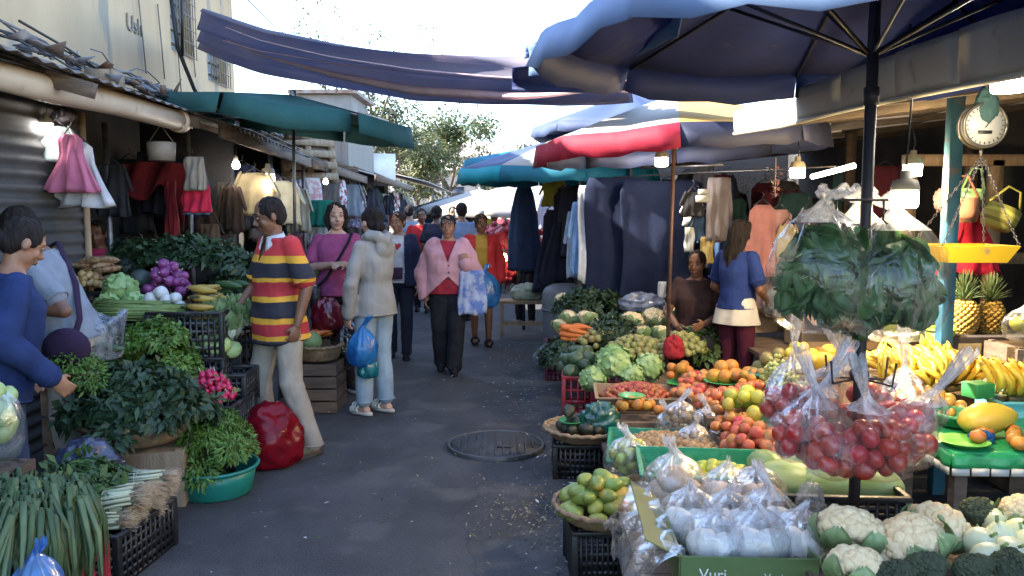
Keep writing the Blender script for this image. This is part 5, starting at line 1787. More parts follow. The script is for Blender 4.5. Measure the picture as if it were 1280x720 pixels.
def garment(label, top, w, h, mat, kind='shirt', rotz=0.0, name=None, seed=0, cat=None, depth=.05, group=None, wl=None):
 """clothing hung from a line or hanger: a closed folded body, with sleeves where it has them"""
 m = MB()
 N = 36
 rings = []
 nn = 12
 for i in range(nn + 1):
  v = i / nn
  if kind == 'dress':
   wd = w * (.42 + .10 * v if v < .35 else .455 + .85 * (v - .35))
  elif kind == 'shirt':
   wd = w * (.5 + .10 * v)
  elif kind == 'trousers':
   wd = w * (.42 + .10 * v)
  else:
   wd = w * (.5 + (wl or 0) * v)
  if i == 0:
   wd *= .55 if kind in ('shirt', 'dress') else .9
  dp = depth * (.35 + (1.1 if kind == 'dress' else .5) * v)
  z = -h * v
  rg = []
  for j in range(N):
   t = 2 * PI * j / N
   fo = 1 + (.4 + .8 * v) * .5 * math.sin(9 * t + seed * 2.3 + v * 1.2) + .3 * math.sin(15 * t + seed) * v
   rg.append(V((wd * math.cos(t) * (1 + .05 * math.sin(seed + v * 7)), dp * math.sin(t) * fo + .012 * math.sin(seed + v * 8 + 3 * math.cos(t)), z + .03 * h * math.sin(4 * t + seed) * v * v)))
  rings.append(rg)
 m.loft(rings)
 if kind == 'shirt':
  for q in (-1, 1):
   m.capsule((q * w * .42, 0, -h * .06), (q * w * .66, .0, -h * .48), w * .13, w * .12, 10, flat=.4)
 if kind in ('shirt', 'dress'):
  m.tube([V((-w * .3, 0, -.01)), V((-w * .1, 0, .03)), V((0, 0, .05)), V((w * .1, 0, .03)), V((w * .3, 0, -.01))], .006, 5, 1)
  m.tube([V((0, 0, .05)), V((.012, 0, .085)), V((-.004, 0, .105))], .004, 5, 1)
 o = m.build(name or {'shirt': 'hung_shirt', 'dress': 'hung_dress', 'trousers': 'hung_trousers'}.get(kind, 'hung_cloth'), [mat, DARKMETAL], loc=top, rotz=rotz)
 return tag(o, label, cat or {'shirt': 'shirt', 'dress': 'dress', 'trousers': 'trousers'}.get(kind, 'cloth'), group)
def bulb(label, loc, s=1.0, cord=.25, e=14, c=(1, .93, .80), kind='bulb'):
 t = thing('light_bulb', label, 'light bulb', loc)
 m = MB()
 if kind == 'block':
  m.lathe([(.001, -.055), (.046, -.055), (.050, -.045), (.050, .008), (.001, .008)], 20)
 else:
  m.lathe([(.001, -.040), (.022, -.036), (.034, -.02), (.036, 0), (.028, .022), (.018, .04)], 18)
 o = m.build('globe', glow('bulb_lit_%d' % e, c, e), t)
 o.scale = (s,) * 3
 m = MB()
 if kind == 'block':
  m.lathe([(.05, .0095), (.054, .02), (.045, .05), (.02, .06), (.018, .09), (.001, .09)], 20)
 else:
  m.lathe([(.02, .041), (.02, .075), (.012, .09), (.001, .09)], 16)
 o = m.build('socket', M('bulb_socket', (.30, .26, .20), rough=.6), t)
 o.scale = (s,) * 3
 m = MB()
 m.tube([V((0, 0, .085 * s)), V((.01, .0, cord * .6)), V((0, .02, cord))], .004, 5)
 m.build('cord', CABLE, t)
 return t
# ------------------------------------------------------------------ left stalls
def build_left():
 dark = leafmats('dark_leaf', (.022, .050, .020), (.032, .068, .026), (.045, .085, .032), (.06, .10, .03))
 mid = leafmats('mid_leaf', (.045, .10, .025), (.06, .13, .03), (.08, .15, .04), (.12, .17, .05))
 brt = leafmats('bright_leaf', (.09, .19, .02), (.12, .24, .03), (.15, .26, .045), (.16, .22, .06))
 grn = leafmats('dull_leaf', (.04, .075, .032), (.055, .095, .04), (.075, .11, .05), (.12, .15, .06))
 D = [bunch('dark_bunch_%d' % k, 190, .10, .13, .055, .032, k, 6) for k in range(3)]
 F = [bunch('fine_bunch_%d' % k, 330, .085, .11, .030, .010, 20 + k, 16) for k in range(3)]
 B = [bunch('curly_bunch_%d' % k, 260, .085, .10, .034, .024, 40 + k, 8) for k in range(3)]
 G = [bunch('green_bunch_%d' % k, 170, .085, .10, .045, .02, 60 + k, 10) for k in range(3)]
 # front: scallions in a black crate
 cb = (.012, .012, .014)
 c = V((X(158, 3.52) - .13, 3.5, 0))
 crate('low black plastic crate holding scallion bunches at the kerb of the stall', c + V((-.02, 0, .0)), .40, .46, .22, cb, rad(-6), 12, key='black')
 sm = leafmats('scallion', (.035, .085, .025), (.05, .11, .03), (.07, .14, .04), (.45, .48, .33))
 root = M('scallion_root', (.48, .38, .26), (.36, .27, .18), sc=30, rough=.9)
 sc = []
 for k in range(3):
  rr = random.Random(90 + k)
  m = MB()
  for j in range(34):
   y0, z0 = rr.uniform(-.035, .035), rr.uniform(-.022, .022)
   a = V((.16 + rr.uniform(-.01, .01), y0, z0))
   b = V((.02, y0 * 1.1, z0 * 1.2))
   m.tube([a, V((.09, y0, z0)), b], [.0055, .0045, .004], 5, 3)
   for q in range(5):
    m.tube([a, a + V((rr.uniform(.03, .075), rr.uniform(-.03, .03), rr.uniform(-.03, .018)))], [.0014, .0006], 3, 4)
   e = b + V((rr.uniform(-.16, -.09), rr.uniform(-.05, .05), rr.uniform(-.015, .05)))
   m.tube([b, b.lerp(e, .5) + V((0, 0, .01)), e], [.004, .005, .003], 4, rr.randrange(3), flat=.5)
   for q in range(11):
    m.leaf(b.lerp(e, rr.uniform(-.1, 1.1)), (-1 + rr.uniform(-.3, .5), rr.uniform(-.9, .9), rr.uniform(-.4, .7)), (0, 0, 1), rr.uniform(.035, .06), .026, rr.randrange(3))
  m.tube([V((.05, .043 * math.cos(t), .03 * math.sin(t))) for t in [2 * PI * q / 14 for q in range(15)]], .003, 5, 4)
  sc.append(m.mesh('scallion_bunch_%d' % k))
 for i in range(3):
  for j in range(6):
   put('scallion_bunch', sc[(i + j) % 3], sm + [root], c + V((-.04 + R.uniform(-.03, .03) + i * .012, -.16 + j * .064 + i * .012, .235 + i * .05)), 'bunch of scallions with pale roots piled in the low black crate', 'scallions', 'scallion bunches in the black crate', (R.uniform(-.2, .2), R.uniform(-.15, .1), rad(8) + R.uniform(-.25, .25)), 1.05)
 heap('leaf_bunch', 'green scallion tops spreading over the inner side of the low black crate', 'scallions', G, mid, c + V((-.12, -.02, .28)), .10, .20, .12, .08, 'scallion tops')
 # red crate and leeks
 c = V((-1.75, 2.82, 0))
 crate('red plastic crate under drooping long-leaved greens by the frame corner', c, .36, .30, .40, (.36, .02, .035), rad(-4), 5, key='red', rails=(0, .25, .5, .75, 1))
 lk = leafmats('leek', (.07, .12, .045), (.10, .16, .06), (.14, .20, .09), (.30, .36, .2))
 lm = []
 for k in range(2):
  rr = random.Random(70 + k)
  m = MB()
  for j in range(40):
   b = V((rr.uniform(-.03, .03), rr.uniform(-.03, .03), 0))
   dx, dy = rr.uniform(-.12, .16), rr.uniform(-.16, .02)
   pts = [b, b + V((dx * .2, dy * .3, .10)), b + V((dx * .55, dy * .8, .14 + rr.uniform(-.03, .04))), b + V((dx, dy * 1.3, .05 + rr.uniform(-.08, .04))), b + V((dx * 1.1, dy * 1.6, -.12 - .14 * rr.random()))]
   m.tube(pts, [.005, .009, .012, .010, .002], 6, rr.randrange(3), flat=.18)
  lm.append(m.mesh('leek_%d' % k))
 for j in range(22):
  put('leafy_leek', lm[j % 2], lk, c + V((R.uniform(-.16, .10), R.uniform(-.14, .14), .40 + R.uniform(0, .08))), 'long drooping grey-green leaves heaped over the red crate', 'leafy greens', 'long greens over the red crate', (R.uniform(-.2, .2), R.uniform(-.2, .2), R.uniform(-.8, .6)), .95)
 wood_crate('rough wooden crate under the bag of pale chayotes', V((P(-24, 552, 3.15).x - .02, 3.17, 0)), .28, .26, P(-24, 552, 3.15).z - .11)
 ch = fruit('chayote', .052, (1, .82, 1.35), lump=.12, ribs=(5, .04), taper=.18)
 cm = M('chayote_skin', (.36, .45, .20), (.28, .38, .14), sc=8, rough=.5, rand=.12)
 c = P(-24, 552, 3.15)
 bagful('chayote', 'pale green chayote in the clear bag at the picture edge', 'chayote', [ch], cm, c + V((0, 0, .12)), (.15, .14, .17), .09, 'chayotes in the bag', 22)
 bag('clear plastic bag bulging with pale green chayotes', c - V((0, 0, .10)), .16, .15, .36, .05, film('clear_film'), 3)
 blob('white_sack', 'crumpled white plastic sack below the chayote bag', 'sack', V((-2.12, 2.98, .03)), (.14, .10, .34), film('milky_film', (.7, .74, .8), .75, .12, 8), 4)
 bag('crumpled sky blue plastic bag in front of the red crate', V((X(18, 2.5), 2.5, .18)), .10, .10, .30, .05, film('sky_blue_film', (.18, .42, .85), .75, .12, 9), 5, crush=.3)
 blob('plastic_bag', 'crumpled lilac-grey plastic bag between the jumper wearer and the scallions', 'bag', V((X(92, 3.85), 3.85, .20)), (.16, .14, .16), film('lilac_film', (.20, .22, .36), .55, .15, 10), 7, amp=.3)
 wood_crate('flat wooden crate supporting the lilac bag', V((X(80, 3.95) - .06, 4.0, 0)), .30, .28, .22)
 # basket of dark leaves on a wooden crate
 c = V((X(158, 4.3), 4.32, 0))
 wood_crate('slatted wooden crate under the wide wicker basket of dark greens', c + V((.02, .0, 0)), .50, .42, .33, rad(12), WOOD_PALE, gaps=2)
 basket('wide wicker basket heaped with dark leafy greens', c + V((0, 0, .335)), .31, .22, .13)
 heap('leaf_bunch', 'bunch of dark flat-leaved greens in the wide wicker basket', 'leafy greens', D, dark, c + V((0, 0, .43)), .33, .27, .22, .115, 'dark greens in the wicker basket')
 # yellow-green herb and clear bag behind the jumper
 c = V((X(92, 4.25), 4.45, 0))
 wood_crate('tall wooden crate under the yellow-green herbs and the open clear bag', c + V((0, .15, 0)), .52, .6, .62)
 heap('herb_bunch', 'bunch of yellow-green herb beside the open clear bag', 'herbs', F, brt, P(92, 478, 4.2), .13, .13, .09, .10, 'yellow-green herbs')
 c = P(112, 447, 4.5)
 cu = fruit('cucumber', .026, (1, 1, 4.0), lump=.05, bend=.5, n=12, k=12)
 cum = M('cucumber_skin', (.03, .07, .02), (.05, .11, .03), sc=6, rough=.4, rand=.15, stretch=(1, 1, .2))
 pile('cucumber', 'dark green cucumber inside the open clear bag', 'cucumber', [cu], cum, c + V((0, 0, .02)), .13, .12, .09, .06, 'cucumbers in the open bag', tilt='lie', layers=1, asp=2.0)
 m = MB()
 m.grid(lambda u, v: V(((.17 + .05 * v - .03 * v * v + .02 * math.sin(7 * 2 * PI * u + 4 * v) * v + .012 * math.sin(17 * 2 * PI * u)) * math.cos(2 * PI * u), (.15 + .03 * v + .015 * math.sin(9 * 2 * PI * u) * v) * math.sin(2 * PI * u), .24 * v + .03 * math.sin(3 * 2 * PI * u + 1) * v)), 64, 10)
 m.tube([V(((.19 + .012 * math.sin(k)) * math.cos(2 * PI * k / 40), (.17 + .012 * math.sin(k * 1.7)) * math.sin(2 * PI * k / 40), .225 + .035 * math.sin(3 * 2 * PI * k / 40 + 1))) for k in range(41)], [.016 + .007 * math.sin(k * 2.2) for k in range(41)], 8)
 o = m.build('plastic_bag', film('milk_bag', (.80, .84, .9), .22, .16, 12), loc=c)
 tag(o, 'open clear plastic bag with rolled rim holding cucumbers', 'bag')
 # curly bright greens
 c = P(196, 468, 4.75)
 wood_crate('hidden wooden crate under the bright curly greens', V((c.x, c.y + .05, 0)), .42, .4, c.z)
 heap('parsley_bunch', 'bunch of bright green curly parsley in the tall mound', 'parsley', B, brt, c, .19, .17, .25, .095, 'bright curly mound', p=1.4)
 # radishes
 c = P(256, 500, 4.75)
 crate('black plastic crate standing under the red radishes', V((c.x, c.y + .02, 0)), .44, .40, c.z - .01, cb, 0, 12, key='black')
 rd_ = fruit('radish', .021, (1, 1, 1.05), tip=.0, stem=None, taper=-.1, n=12, k=8)
 m = MB()
 m.ell((0, 0, 0), (.021, .021, .022), None, 12, 8)
 m.tube([V((0, 0, -.019)), V((.004, 0, -.05))], [.004, .0008], 5, 1)
 for k in range(3):
  m.tube([V((0, 0, .018)), V((.01 * k - .01, .008, .05))], .002, 4, 2)
 rd_ = m.mesh('radish_root')
 pile('radish', 'small crimson radish heaped beside the striped-shirt shopper', 'radish', [rd_], [M('radish_skin', (.46, .018, .075), (.36, .012, .06), sc=9, rough=.35, rand=.15), M('radish_tail', (.6, .45, .45), rough=.6), M('radish_stalk', (.2, .3, .08), rough=.6)], c + V((.03, -.02, 0)), .165, .15, .16, .042, 'radish heap', maxn=150)
 heap('radish_leaves', 'leafy radish tops at the side of the crimson heap', 'radish leaves', G, mid, c + V((-.17, .02, .02)), .08, .14, .10, .09, 'radish tops')
 # green tub of herbs
 c = V((X(258, 4.42), 4.42, 0))
 tub('teal green plastic tub full of fine-leaved herbs on the road', c, .225, .185, .165, (.015, .20, .16), key='teal')
 heap('herb_bunch', 'bunch of fine dark herb standing in the teal green tub', 'herbs', F, grn, c + V((0, 0, .15)), .19, .17, .24, .085, 'herbs in the green tub', p=1.3)
 # red sack
 blob('red_sack', 'full red plastic sack slumped at the feet of the striped-shirt shopper', 'sack', V((X(332, 4.95), 4.93, 0)), (.20, .19, .24), film('red_film', (.34, .010, .025), .97, .06, 6), 11, amp=.15, sc=1.7)
 # pieces behind the striped shopper
 c = V((X(392, 6.3), 6.35, 0))
 wood_crate('wooden crate under the melon basket beside the magenta-shirted shopper', c, .36, .36, .40, 0, WOOD)
 basket('small wicker basket with a round green melon behind the striped shopper', c + V((0, 0, .40)), .19, .15, .12)
 ml = fruit('melon', .085, (1, 1, .95), ribs=(10, .015))
 put('melon', ml, M('melon_skin', (.16, .24, .09), (.22, .30, .13), sc=5, rough=.55), c + V((-.05, -.02, .55)), 'round green melon in the small basket', 'melon')
 ca = fruit('carrot', .02, (1, 1, 4.2), taper=.55, n=10, k=12, lump=.05)
 cam = [M('carrot_skin', (.62, .17, .03), (.5, .13, .025), sc=10, rough=.5, rand=.12), M('carrot_stalk', (.1, .16, .04), rough=.7)]
 pile('carrot', 'orange carrot lying beside the melon behind the striped shopper', 'carrot', [ca], cam, c + V((-.02, .07, .56)), .09, .06, .04, .05, 'carrots by the melon', tilt='lie', layers=1, asp=1.6)
 blob('red_bag', 'shiny dark red bag standing above the melon basket', 'bag', c + V((.04, .14, .62)), (.13, .09, .16), film('dark_red_film', (.30, .012, .04), .9, .15, 9), 5, amp=.2)
 # back tier table
 table('long plank table carrying the tiered vegetables', X(60, 6.0), X(318, 6.0), 5.35, 6.75, .74)
 T = lambda px, py, Y: P(px, py, Y)
 garl = M('golden_onion', (.50, .32, .13), (.38, .22, .08), sc=12, rough=.4, rand=.18)
 on = fruit('small_onion', .024, (1, 1, .9), tip=.25, n=12, k=8)
 crate('black crate lifting the bagged onions on the plank table', V((X(118, 5.75), 5.78, .745)), .38, .34, Z(362, 5.7) - .76, cb, 0, 10, key='black')
 pile('small_onion', 'small golden onion heaped beside the snack bags', 'onion', [on], garl, T(108, 362, 5.62), .10, .10, .10, .045, 'golden onions', maxn=70)
 m = MB()
 m.grid(lambda u, v: V(((u - .5) * .15, (v - .5) * .11, .028 * (math.sin(PI * u) * math.sin(PI * v)) ** .5 + .006 * math.sin(u * 31 + v * 17))), 14, 10)
 m.grid(lambda u, v: V(((u - .5) * .15, (v - .5) * .11, -.024 * (math.sin(PI * u) * math.sin(PI * v)) ** .5 + .003 * math.sin(u * 21))), 14, 10)
 sb = m.mesh('snack_bag')
 sbm = M('snack_pack', (.48, .33, .20), (.30, .17, .09), sc=40, rough=.25, rand=.15, coat=.4, bump=.4, bsc=30)
 for k in range(18):
  put('snack_bag', sb, sbm, T(122, 358, 5.75) + V((R.uniform(-.10, .10), R.uniform(-.06, .06), .02 + (k // 3) * .034)), 'flat clear packet of brown nuts stacked by the golden onions', 'snack packet', 'stacked nut packets', (R.uniform(-.2, .2), R.uniform(-.2, .2), R.uniform(-.5, .5)))
 cab = cabbage_mesh('cabbage', .1, 1)
 cabm = cab_mats()
 for px, py, Y, r_, lab in ((150, 362, 5.35, 1.05, 'big round green cabbage beside the snack packets'), (135, 382, 5.2, .8, 'pale cabbage below the big round one'), (167, 378, 5.3, .72, 'smaller pale green cabbage next to the bean bundles')):
  put('cabbage', cab, cabm, T(px, py, Y), lab, 'cabbage', None, (R.uniform(-.4, .4), .4, R.uniform(0, 6)), r_)
 crate('black crate under the cabbages', V((X(150, 5.3), 5.3, .5)), .30, .3, Z(388, 5.3) - .5, cb, 0, 8, key='black')
 sq = fruit('squash', .085, (1, .8, .9), lump=.08)
 for px, py, Y, lab in ((176, 350, 5.6, 'dark blue-green squash behind the purple onions'), (162, 335, 6.0, 'dark squash at the back of the tier')):
  put('squash', sq, M('squash_skin', (.03, .045, .045), (.045, .06, .05), sc=6, rough=.5), T(px, py, Y), lab, 'squash', None, (.5, .3, 1))
 put('squash', fruit('orange_squash', .075, (1.2, .9, .8), lump=.1), M('orange_squash_skin', (.35, .15, .04), (.25, .10, .03), rough=.55), T(181, 322, 6.2), 'brown-orange squash amid the dark greens', 'squash')
 onm = [M('purple_onion_skin', (.15, .022, .11), (.22, .05, .17), sc=8, rough=.35, rand=.2, stretch=(1, 1, .3)), M('onion_root', (.6, .5, .5), rough=.8)]
 ob = fruit('purple_onion', .036, (1, 1, .92), tip=.3, stem=.012)
 pile('purple_onion', 'glossy purple onion in the heap beside the plantains', 'onion', [ob], onm, T(210, 368, 5.55), .15, .13, .19, .068, 'purple onions', maxn=70)
 pile('white_onion', 'white onion below the purple ones', 'onion', [fruit('white_onion', .042, (1, 1, .9), tip=.25)], M('white_onion_skin', (.62, .62, .60), (.52, .52, .5), sc=8, rough=.4, rand=.08), T(205, 388, 5.25), .12, .08, .09, .078, 'white onions')
 crate('black crate lifting the onions', V((X(212, 5.5), 5.5, .745)), .34, .34, max(.1, Z(384, 5.5) - .77), cb, 0, 8, key='black')
 bean = []
 m = MB()
 for j in range(70):
  y0, z0 = R.gauss(0, .022), R.gauss(0, .016)
  m.tube([V((-.22 + R.uniform(-.04, .03), y0 * 1.5, z0 * 1.4)), V((-.08, y0, z0)), V((.06, y0 * 1.1, z0 + .004)), V((.20 + R.uniform(-.03, .04), y0 * 1.8, z0 * 1.6 - .012))], .0048, 5, j % 2)
 for x in (-.07, .06):
  m.tube([V((x, .05 * math.cos(t), .036 * math.sin(t))) for t in [2 * PI * q / 16 for q in range(17)]], .004, 5, 2)
 bm_ = m.mesh('bean_bundle')
 for k, (px, py, Y) in enumerate(((168, 383, 5.1), (172, 392, 5.0), (186, 388, 5.08))):
  put('bean_bundle', bm_, [M('bean_green', (.12, .20, .05), (.09, .16, .04), rough=.5), M('bean_pale', (.20, .28, .09), rough=.5), M('band', (.1, .12, .05), rough=.7)], T(px, py, Y), ['long green bean bundle lying highest', 'long green bean bundle lying in front, ends hanging', 'green bean bundle pushed towards the white onions'][k], 'green beans', None, (0, .05, rad(8 + 7 * k)), .95)
 # black crates facing the street
 for k in range(2):
  crate(['black crate at the bottom of the stack under the plantains', 'black crate on top of the stack under the plantains'][k], V((X(238, 5.15), 5.15, .38 + k * .29)), .46, .36, .28, cb, rad(2), 12, key='black')
 wood_crate('wooden box under the stacked black crates', V((X(240, 5.15), 5.18, 0)), .48, .36, .38)
 pl = fruit('plantain', .022, (1, 1, 4.6), bend=1.3, n=10, k=14, ribs=(5, .05))
 plm = M('plantain_skin', (.50, .33, .055), (.32, .20, .04), sc=5, rough=.5, rand=.12, spots=(.05, .04, .02), spot_sc=9, spot_t=.56)
 for k in range(15):
  row = k // 4
  put('plantain', pl, plm, T(254, 394 - row * 11, 5.1 + row * .04) + V((R.uniform(-.03, .03), (k % 4) * .052 - .05, 0)), 'blotched yellow plantain stacked on the black crate', 'plantain', 'stacked plantains', (rad(90) + R.uniform(-.2, .2), R.uniform(-.2, .2), rad(85) + R.uniform(-.2, .2)))
 pile('radish', 'small red radish beside the plantains', 'radish', [rd_], None, T(277, 394, 5.3), .05, .07, .10, .042, 'radishes by the plantains')
 heap('leaf_bunch', 'bunch of dark green spinach on the back tier', 'spinach', D, dark, T(232, 338, 6.15), .52, .22, .14, .13, 'back tier spinach')
 heap('leaf_bunch', 'bunch of dark kale behind the cabbages', 'kale', D, grn, T(178, 338, 6.45), .22, .18, .14, .12, 'kale on the back tier')
 pile('cucumber', 'dark cucumber stacked beside the striped-shirt shopper', 'cucumber', [cu], cum, T(290, 400, 5.6), .11, .15, .26, .058, 'stacked cucumbers', tilt=1.2, layers=1, asp=1.7)
 crate('black crate under the stacked cucumbers', V((X(292, 5.65), 5.65, .30)), .34, .36, Z(402, 5.6) - .32, cb, 0, 8, key='black')
 # bok choy and pale greens
 bk = MB()
 rr = random.Random(8)
 for j in range(11):
  a = 2 * PI * j / 11
  d = V((math.cos(a) * .3, math.sin(a) * .3, 1))
  bk.tube([V((0, 0, 0)), d * .05 + V((math.cos(a), math.sin(a), 0)) * .012, d * .10], [.012, .014, .006], 6, 1, flat=.5)
  for q in range(3):
   bk.leaf(d * (.075 + .02 * q), d + V((rr.uniform(-.4, .4), rr.uniform(-.4, .4), 0)), (math.cos(a), math.sin(a), .3), .10, .06, 0, .25)
 bkm = bk.mesh('bok_choy')
 for k in range(12):
  put('bok_choy', bkm, [M('bok_leaf', (.20, .30, .13), (.28, .38, .2), sc=9, rough=.5, trans=.15), M('bok_stem', (.55, .60, .48), rough=.45)], T(286, 425, 5.2) + V((R.uniform(-.11, .11), R.uniform(-.05, .08), (k // 6) * .07)), 'pale bok choy bunch behind the striped shopper\'s elbow', 'bok choy', 'bok choy bunches', (R.uniform(-.5, .2), R.uniform(-.4, .4), R.uniform(0, 6)), 1.1)
 pile('chayote', 'pale green chayote in the crate below the plantains', 'chayote', [ch], cm, T(262, 446, 5.05), .14, .10, .06, .085, 'chayotes in the crate', layers=1)
 crate('black crate holding chayotes below the plantain stack', V((X(266, 4.98), 4.98, .38)), .40, .30, .20, cb, rad(3), 10, key='black')
 # ---- hung goods
 gm = lambda n, c: cloth('hung_' + n, c)
 pk, wt = gm('pink', (.52, .16, .26)), gm('white', (.56, .55, .58))
 garment('pink child\'s dress hanging in front of the roller shutter', P(88, 168, 5.45), .17, .38, pk, 'dress', .2, seed=1)
 garment('white child\'s dress hanging beside the pink one', P(98, 178, 5.6), .24, .44, wt, 'dress', -.1, seed=2)
 garment('white bodice with pale green print on the same hook as the pink dress', P(70, 158, 5.5), .20, .24, gm('mint', (.45, .52, .50)), 'shirt', .4, seed=3)
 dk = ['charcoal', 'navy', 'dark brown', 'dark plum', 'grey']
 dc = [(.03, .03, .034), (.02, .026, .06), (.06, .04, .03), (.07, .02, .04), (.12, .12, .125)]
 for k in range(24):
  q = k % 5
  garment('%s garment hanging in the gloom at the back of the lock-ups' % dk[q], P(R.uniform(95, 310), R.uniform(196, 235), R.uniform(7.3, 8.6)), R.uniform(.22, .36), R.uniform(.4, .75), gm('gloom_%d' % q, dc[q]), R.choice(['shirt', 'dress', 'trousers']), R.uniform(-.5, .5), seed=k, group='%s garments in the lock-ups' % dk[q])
 m = MB()
 m.tube([P(78, 134, 5.55), P(78, 145, 5.55)], .012, 6)
 m.ell(P(79, 146, 5.6), (.10, .05, .06))
 tag(m.build('black_hanger', DARKMETAL), 'black fabric bundle tied at the eave above the pink dress', 'bundle')
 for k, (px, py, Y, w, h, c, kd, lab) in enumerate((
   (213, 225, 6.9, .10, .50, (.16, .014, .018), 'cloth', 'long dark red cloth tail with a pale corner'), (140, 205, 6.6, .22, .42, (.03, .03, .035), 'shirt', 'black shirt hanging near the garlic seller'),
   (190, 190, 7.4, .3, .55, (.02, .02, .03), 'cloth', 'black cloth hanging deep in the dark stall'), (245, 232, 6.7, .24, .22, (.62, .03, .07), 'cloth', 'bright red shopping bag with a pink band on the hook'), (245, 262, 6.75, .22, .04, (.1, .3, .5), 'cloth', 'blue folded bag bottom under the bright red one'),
   (243, 196, 6.62, .17, .27, (.36, .30, .24), 'cloth', 'clear bag of tan goods hung over the red bag'), (262, 280, 7.2, .18, .3, (.12, .08, .05), 'cloth', 'brown satchel hanging below the red bag'), (284, 228, 8.0, .2, .5, (.14, .12, .10), 'cloth', 'grey-brown cloth panel beside the tan shirt'),
   (318, 216, 8.0, .34, .42, (.42, .33, .19), 'shirt', 'tan shirt hanging above the striped-shirt shopper'), (352, 226, 8.6, .34, .46, (.50, .47, .36), 'shirt', 'cream shirt hanging on the slim post'), (372, 236, 9.4, .25, .5, (.40, .38, .30), 'shirt', 'beige shirt behind the cream one'),
   (338, 240, 8.5, .2, .4, (.2, .2, .22), 'trousers', 'grey trousers between the tan and cream shirts'), (402, 250, 9.8, .28, .32, (.02, .20, .15), 'cloth', 'emerald green bag hung above the magenta-shirted shopper'), (396, 275, 9.9, .24, .3, (.45, .47, .48), 'cloth', 'white bag hung under the emerald one'))):
  garment(lab, P(px, py, Y), w, h, gm('piece_%d' % k, c), kd, R.uniform(-.3, .3), seed=k * 1.3, depth=.06, wl=.04)
 m = MB()
 m.grid(lambda u, v: P(150 + 82 * u, 205 - 3 * math.sin(PI * u) + v * (26 + 62 * abs(2 * u - 1) ** 2.5 * (u > .5) + 22 * math.sin(PI * min(1, u * 1.6))), 7.1) + V((0, .04 * math.sin(14 * u + 3 * v), 0)), 30, 12)
 tag(m.build('draped_banner', gm('dark_red', (.14, .013, .017)), solid=.006), 'dark red cloth swag draped behind the spinach', 'cloth')
 cols = [(.05, .05, .07), (.3, .3, .32), (.55, .55, .56), (.12, .10, .09), (.08, .12, .2), (.45, .40, .3), (.25, .05, .06), (.04, .07, .06), (.5, .3, .33), (.2, .22, .25)]
 words_ = ['charcoal', 'mid grey', 'white', 'brown', 'slate blue', 'sand', 'wine red', 'bottle green', 'dusty pink', 'steel grey']
 for k in range(46):
  f = k / 45
  Y = 9.2 + f * 16 + R.uniform(-.3, .3)
  x = -2.55 - .035 * (Y - 8) - R.uniform(0, .45)
  q = R.randrange(10)
  garment('%s garment in the row hung under the far tin eaves' % words_[q], V((x, Y, 2.12 - R.uniform(0, .35))), R.uniform(.2, .36), R.uniform(.35, .8), (M('row_print_%d' % q, cols[q], cols[(q + 4) % 10], sc=16, lo=.47, hi=.53, rough=.9, crease=.5, bump=.1) if q in (2, 4, 5, 8) else gm('row_%d' % q, cols[q])), R.choice(['shirt', 'dress', 'cloth', 'shirt']), R.uniform(0, 1.4), seed=k, group='%s garments under the eaves' % words_[q])
 # tables and goods further along the left side
 for k, (Y, lab) in enumerate(((8.2, 'low plank table in the dark behind the magenta-shirted shopper'), (10.6, 'plank table below the hung shirts'), (13.4, 'plank table further along under the tin eaves'), (17, 'distant plank table under the pale tin roof'))):
  table(lab, -2.95 - .04 * Y, -2.0 - .04 * Y, Y - .8, Y + .8, .7)
  nm, mt, la = [('leaf_bunch', dark, 'dark leafy bunch on the low table behind the striped shopper'), ('herb_bunch', grn, 'herb bunch on the table below the hung shirts'), ('leaf_bunch', mid, 'leafy bunch on the table further along'), ('leaf_bunch', grn, 'leafy bunch on the distant table')][k]
  heap(nm, la, 'leafy greens', D if nm == 'leaf_bunch' else F, mt, V((-2.4 - .04 * Y, Y, .72)), .4, .6, .2, .17, la.replace('bunch', 'bunches'))
 pb = V((X(205, 6.4), 6.4, Z(188, 6.4)))
 m = MB()
 m.lathe([(.001, -.08), (.10, -.08), (.11, .06), (.10, .065), (.09, -.07), (.001, -.07)], 24)
 m.tube([V((-.1, 0, .06)), V((0, 0, .2)), V((.1, 0, .06))], .004, 5)
 tag(m.build('hanging_bucket', M('beige_plastic', (.30, .25, .20), rough=.6), loc=pb), 'small beige bucket hanging under the eaves beyond the pipe', 'bucket')
 for k, (px, py, Y, s_, lab) in enumerate(((295, 206, 7.7, 1.0, 'small lit bulb in the dark beside the tan shirt'), (335, 219, 8.1, 1.25, 'bright square lit lamp above the striped-shirt shopper'), (407, 227, 10.5, .9, 'tiny lit bulb further along the eaves'), (58, 156, 5.4, .8, 'small lit lamp by the roller shutter'))):
  bulb(lab, P(px, py, Y), s_, .2, 9, (1, .97, .92), 'block' if k in (1, 3) else 'bulb')
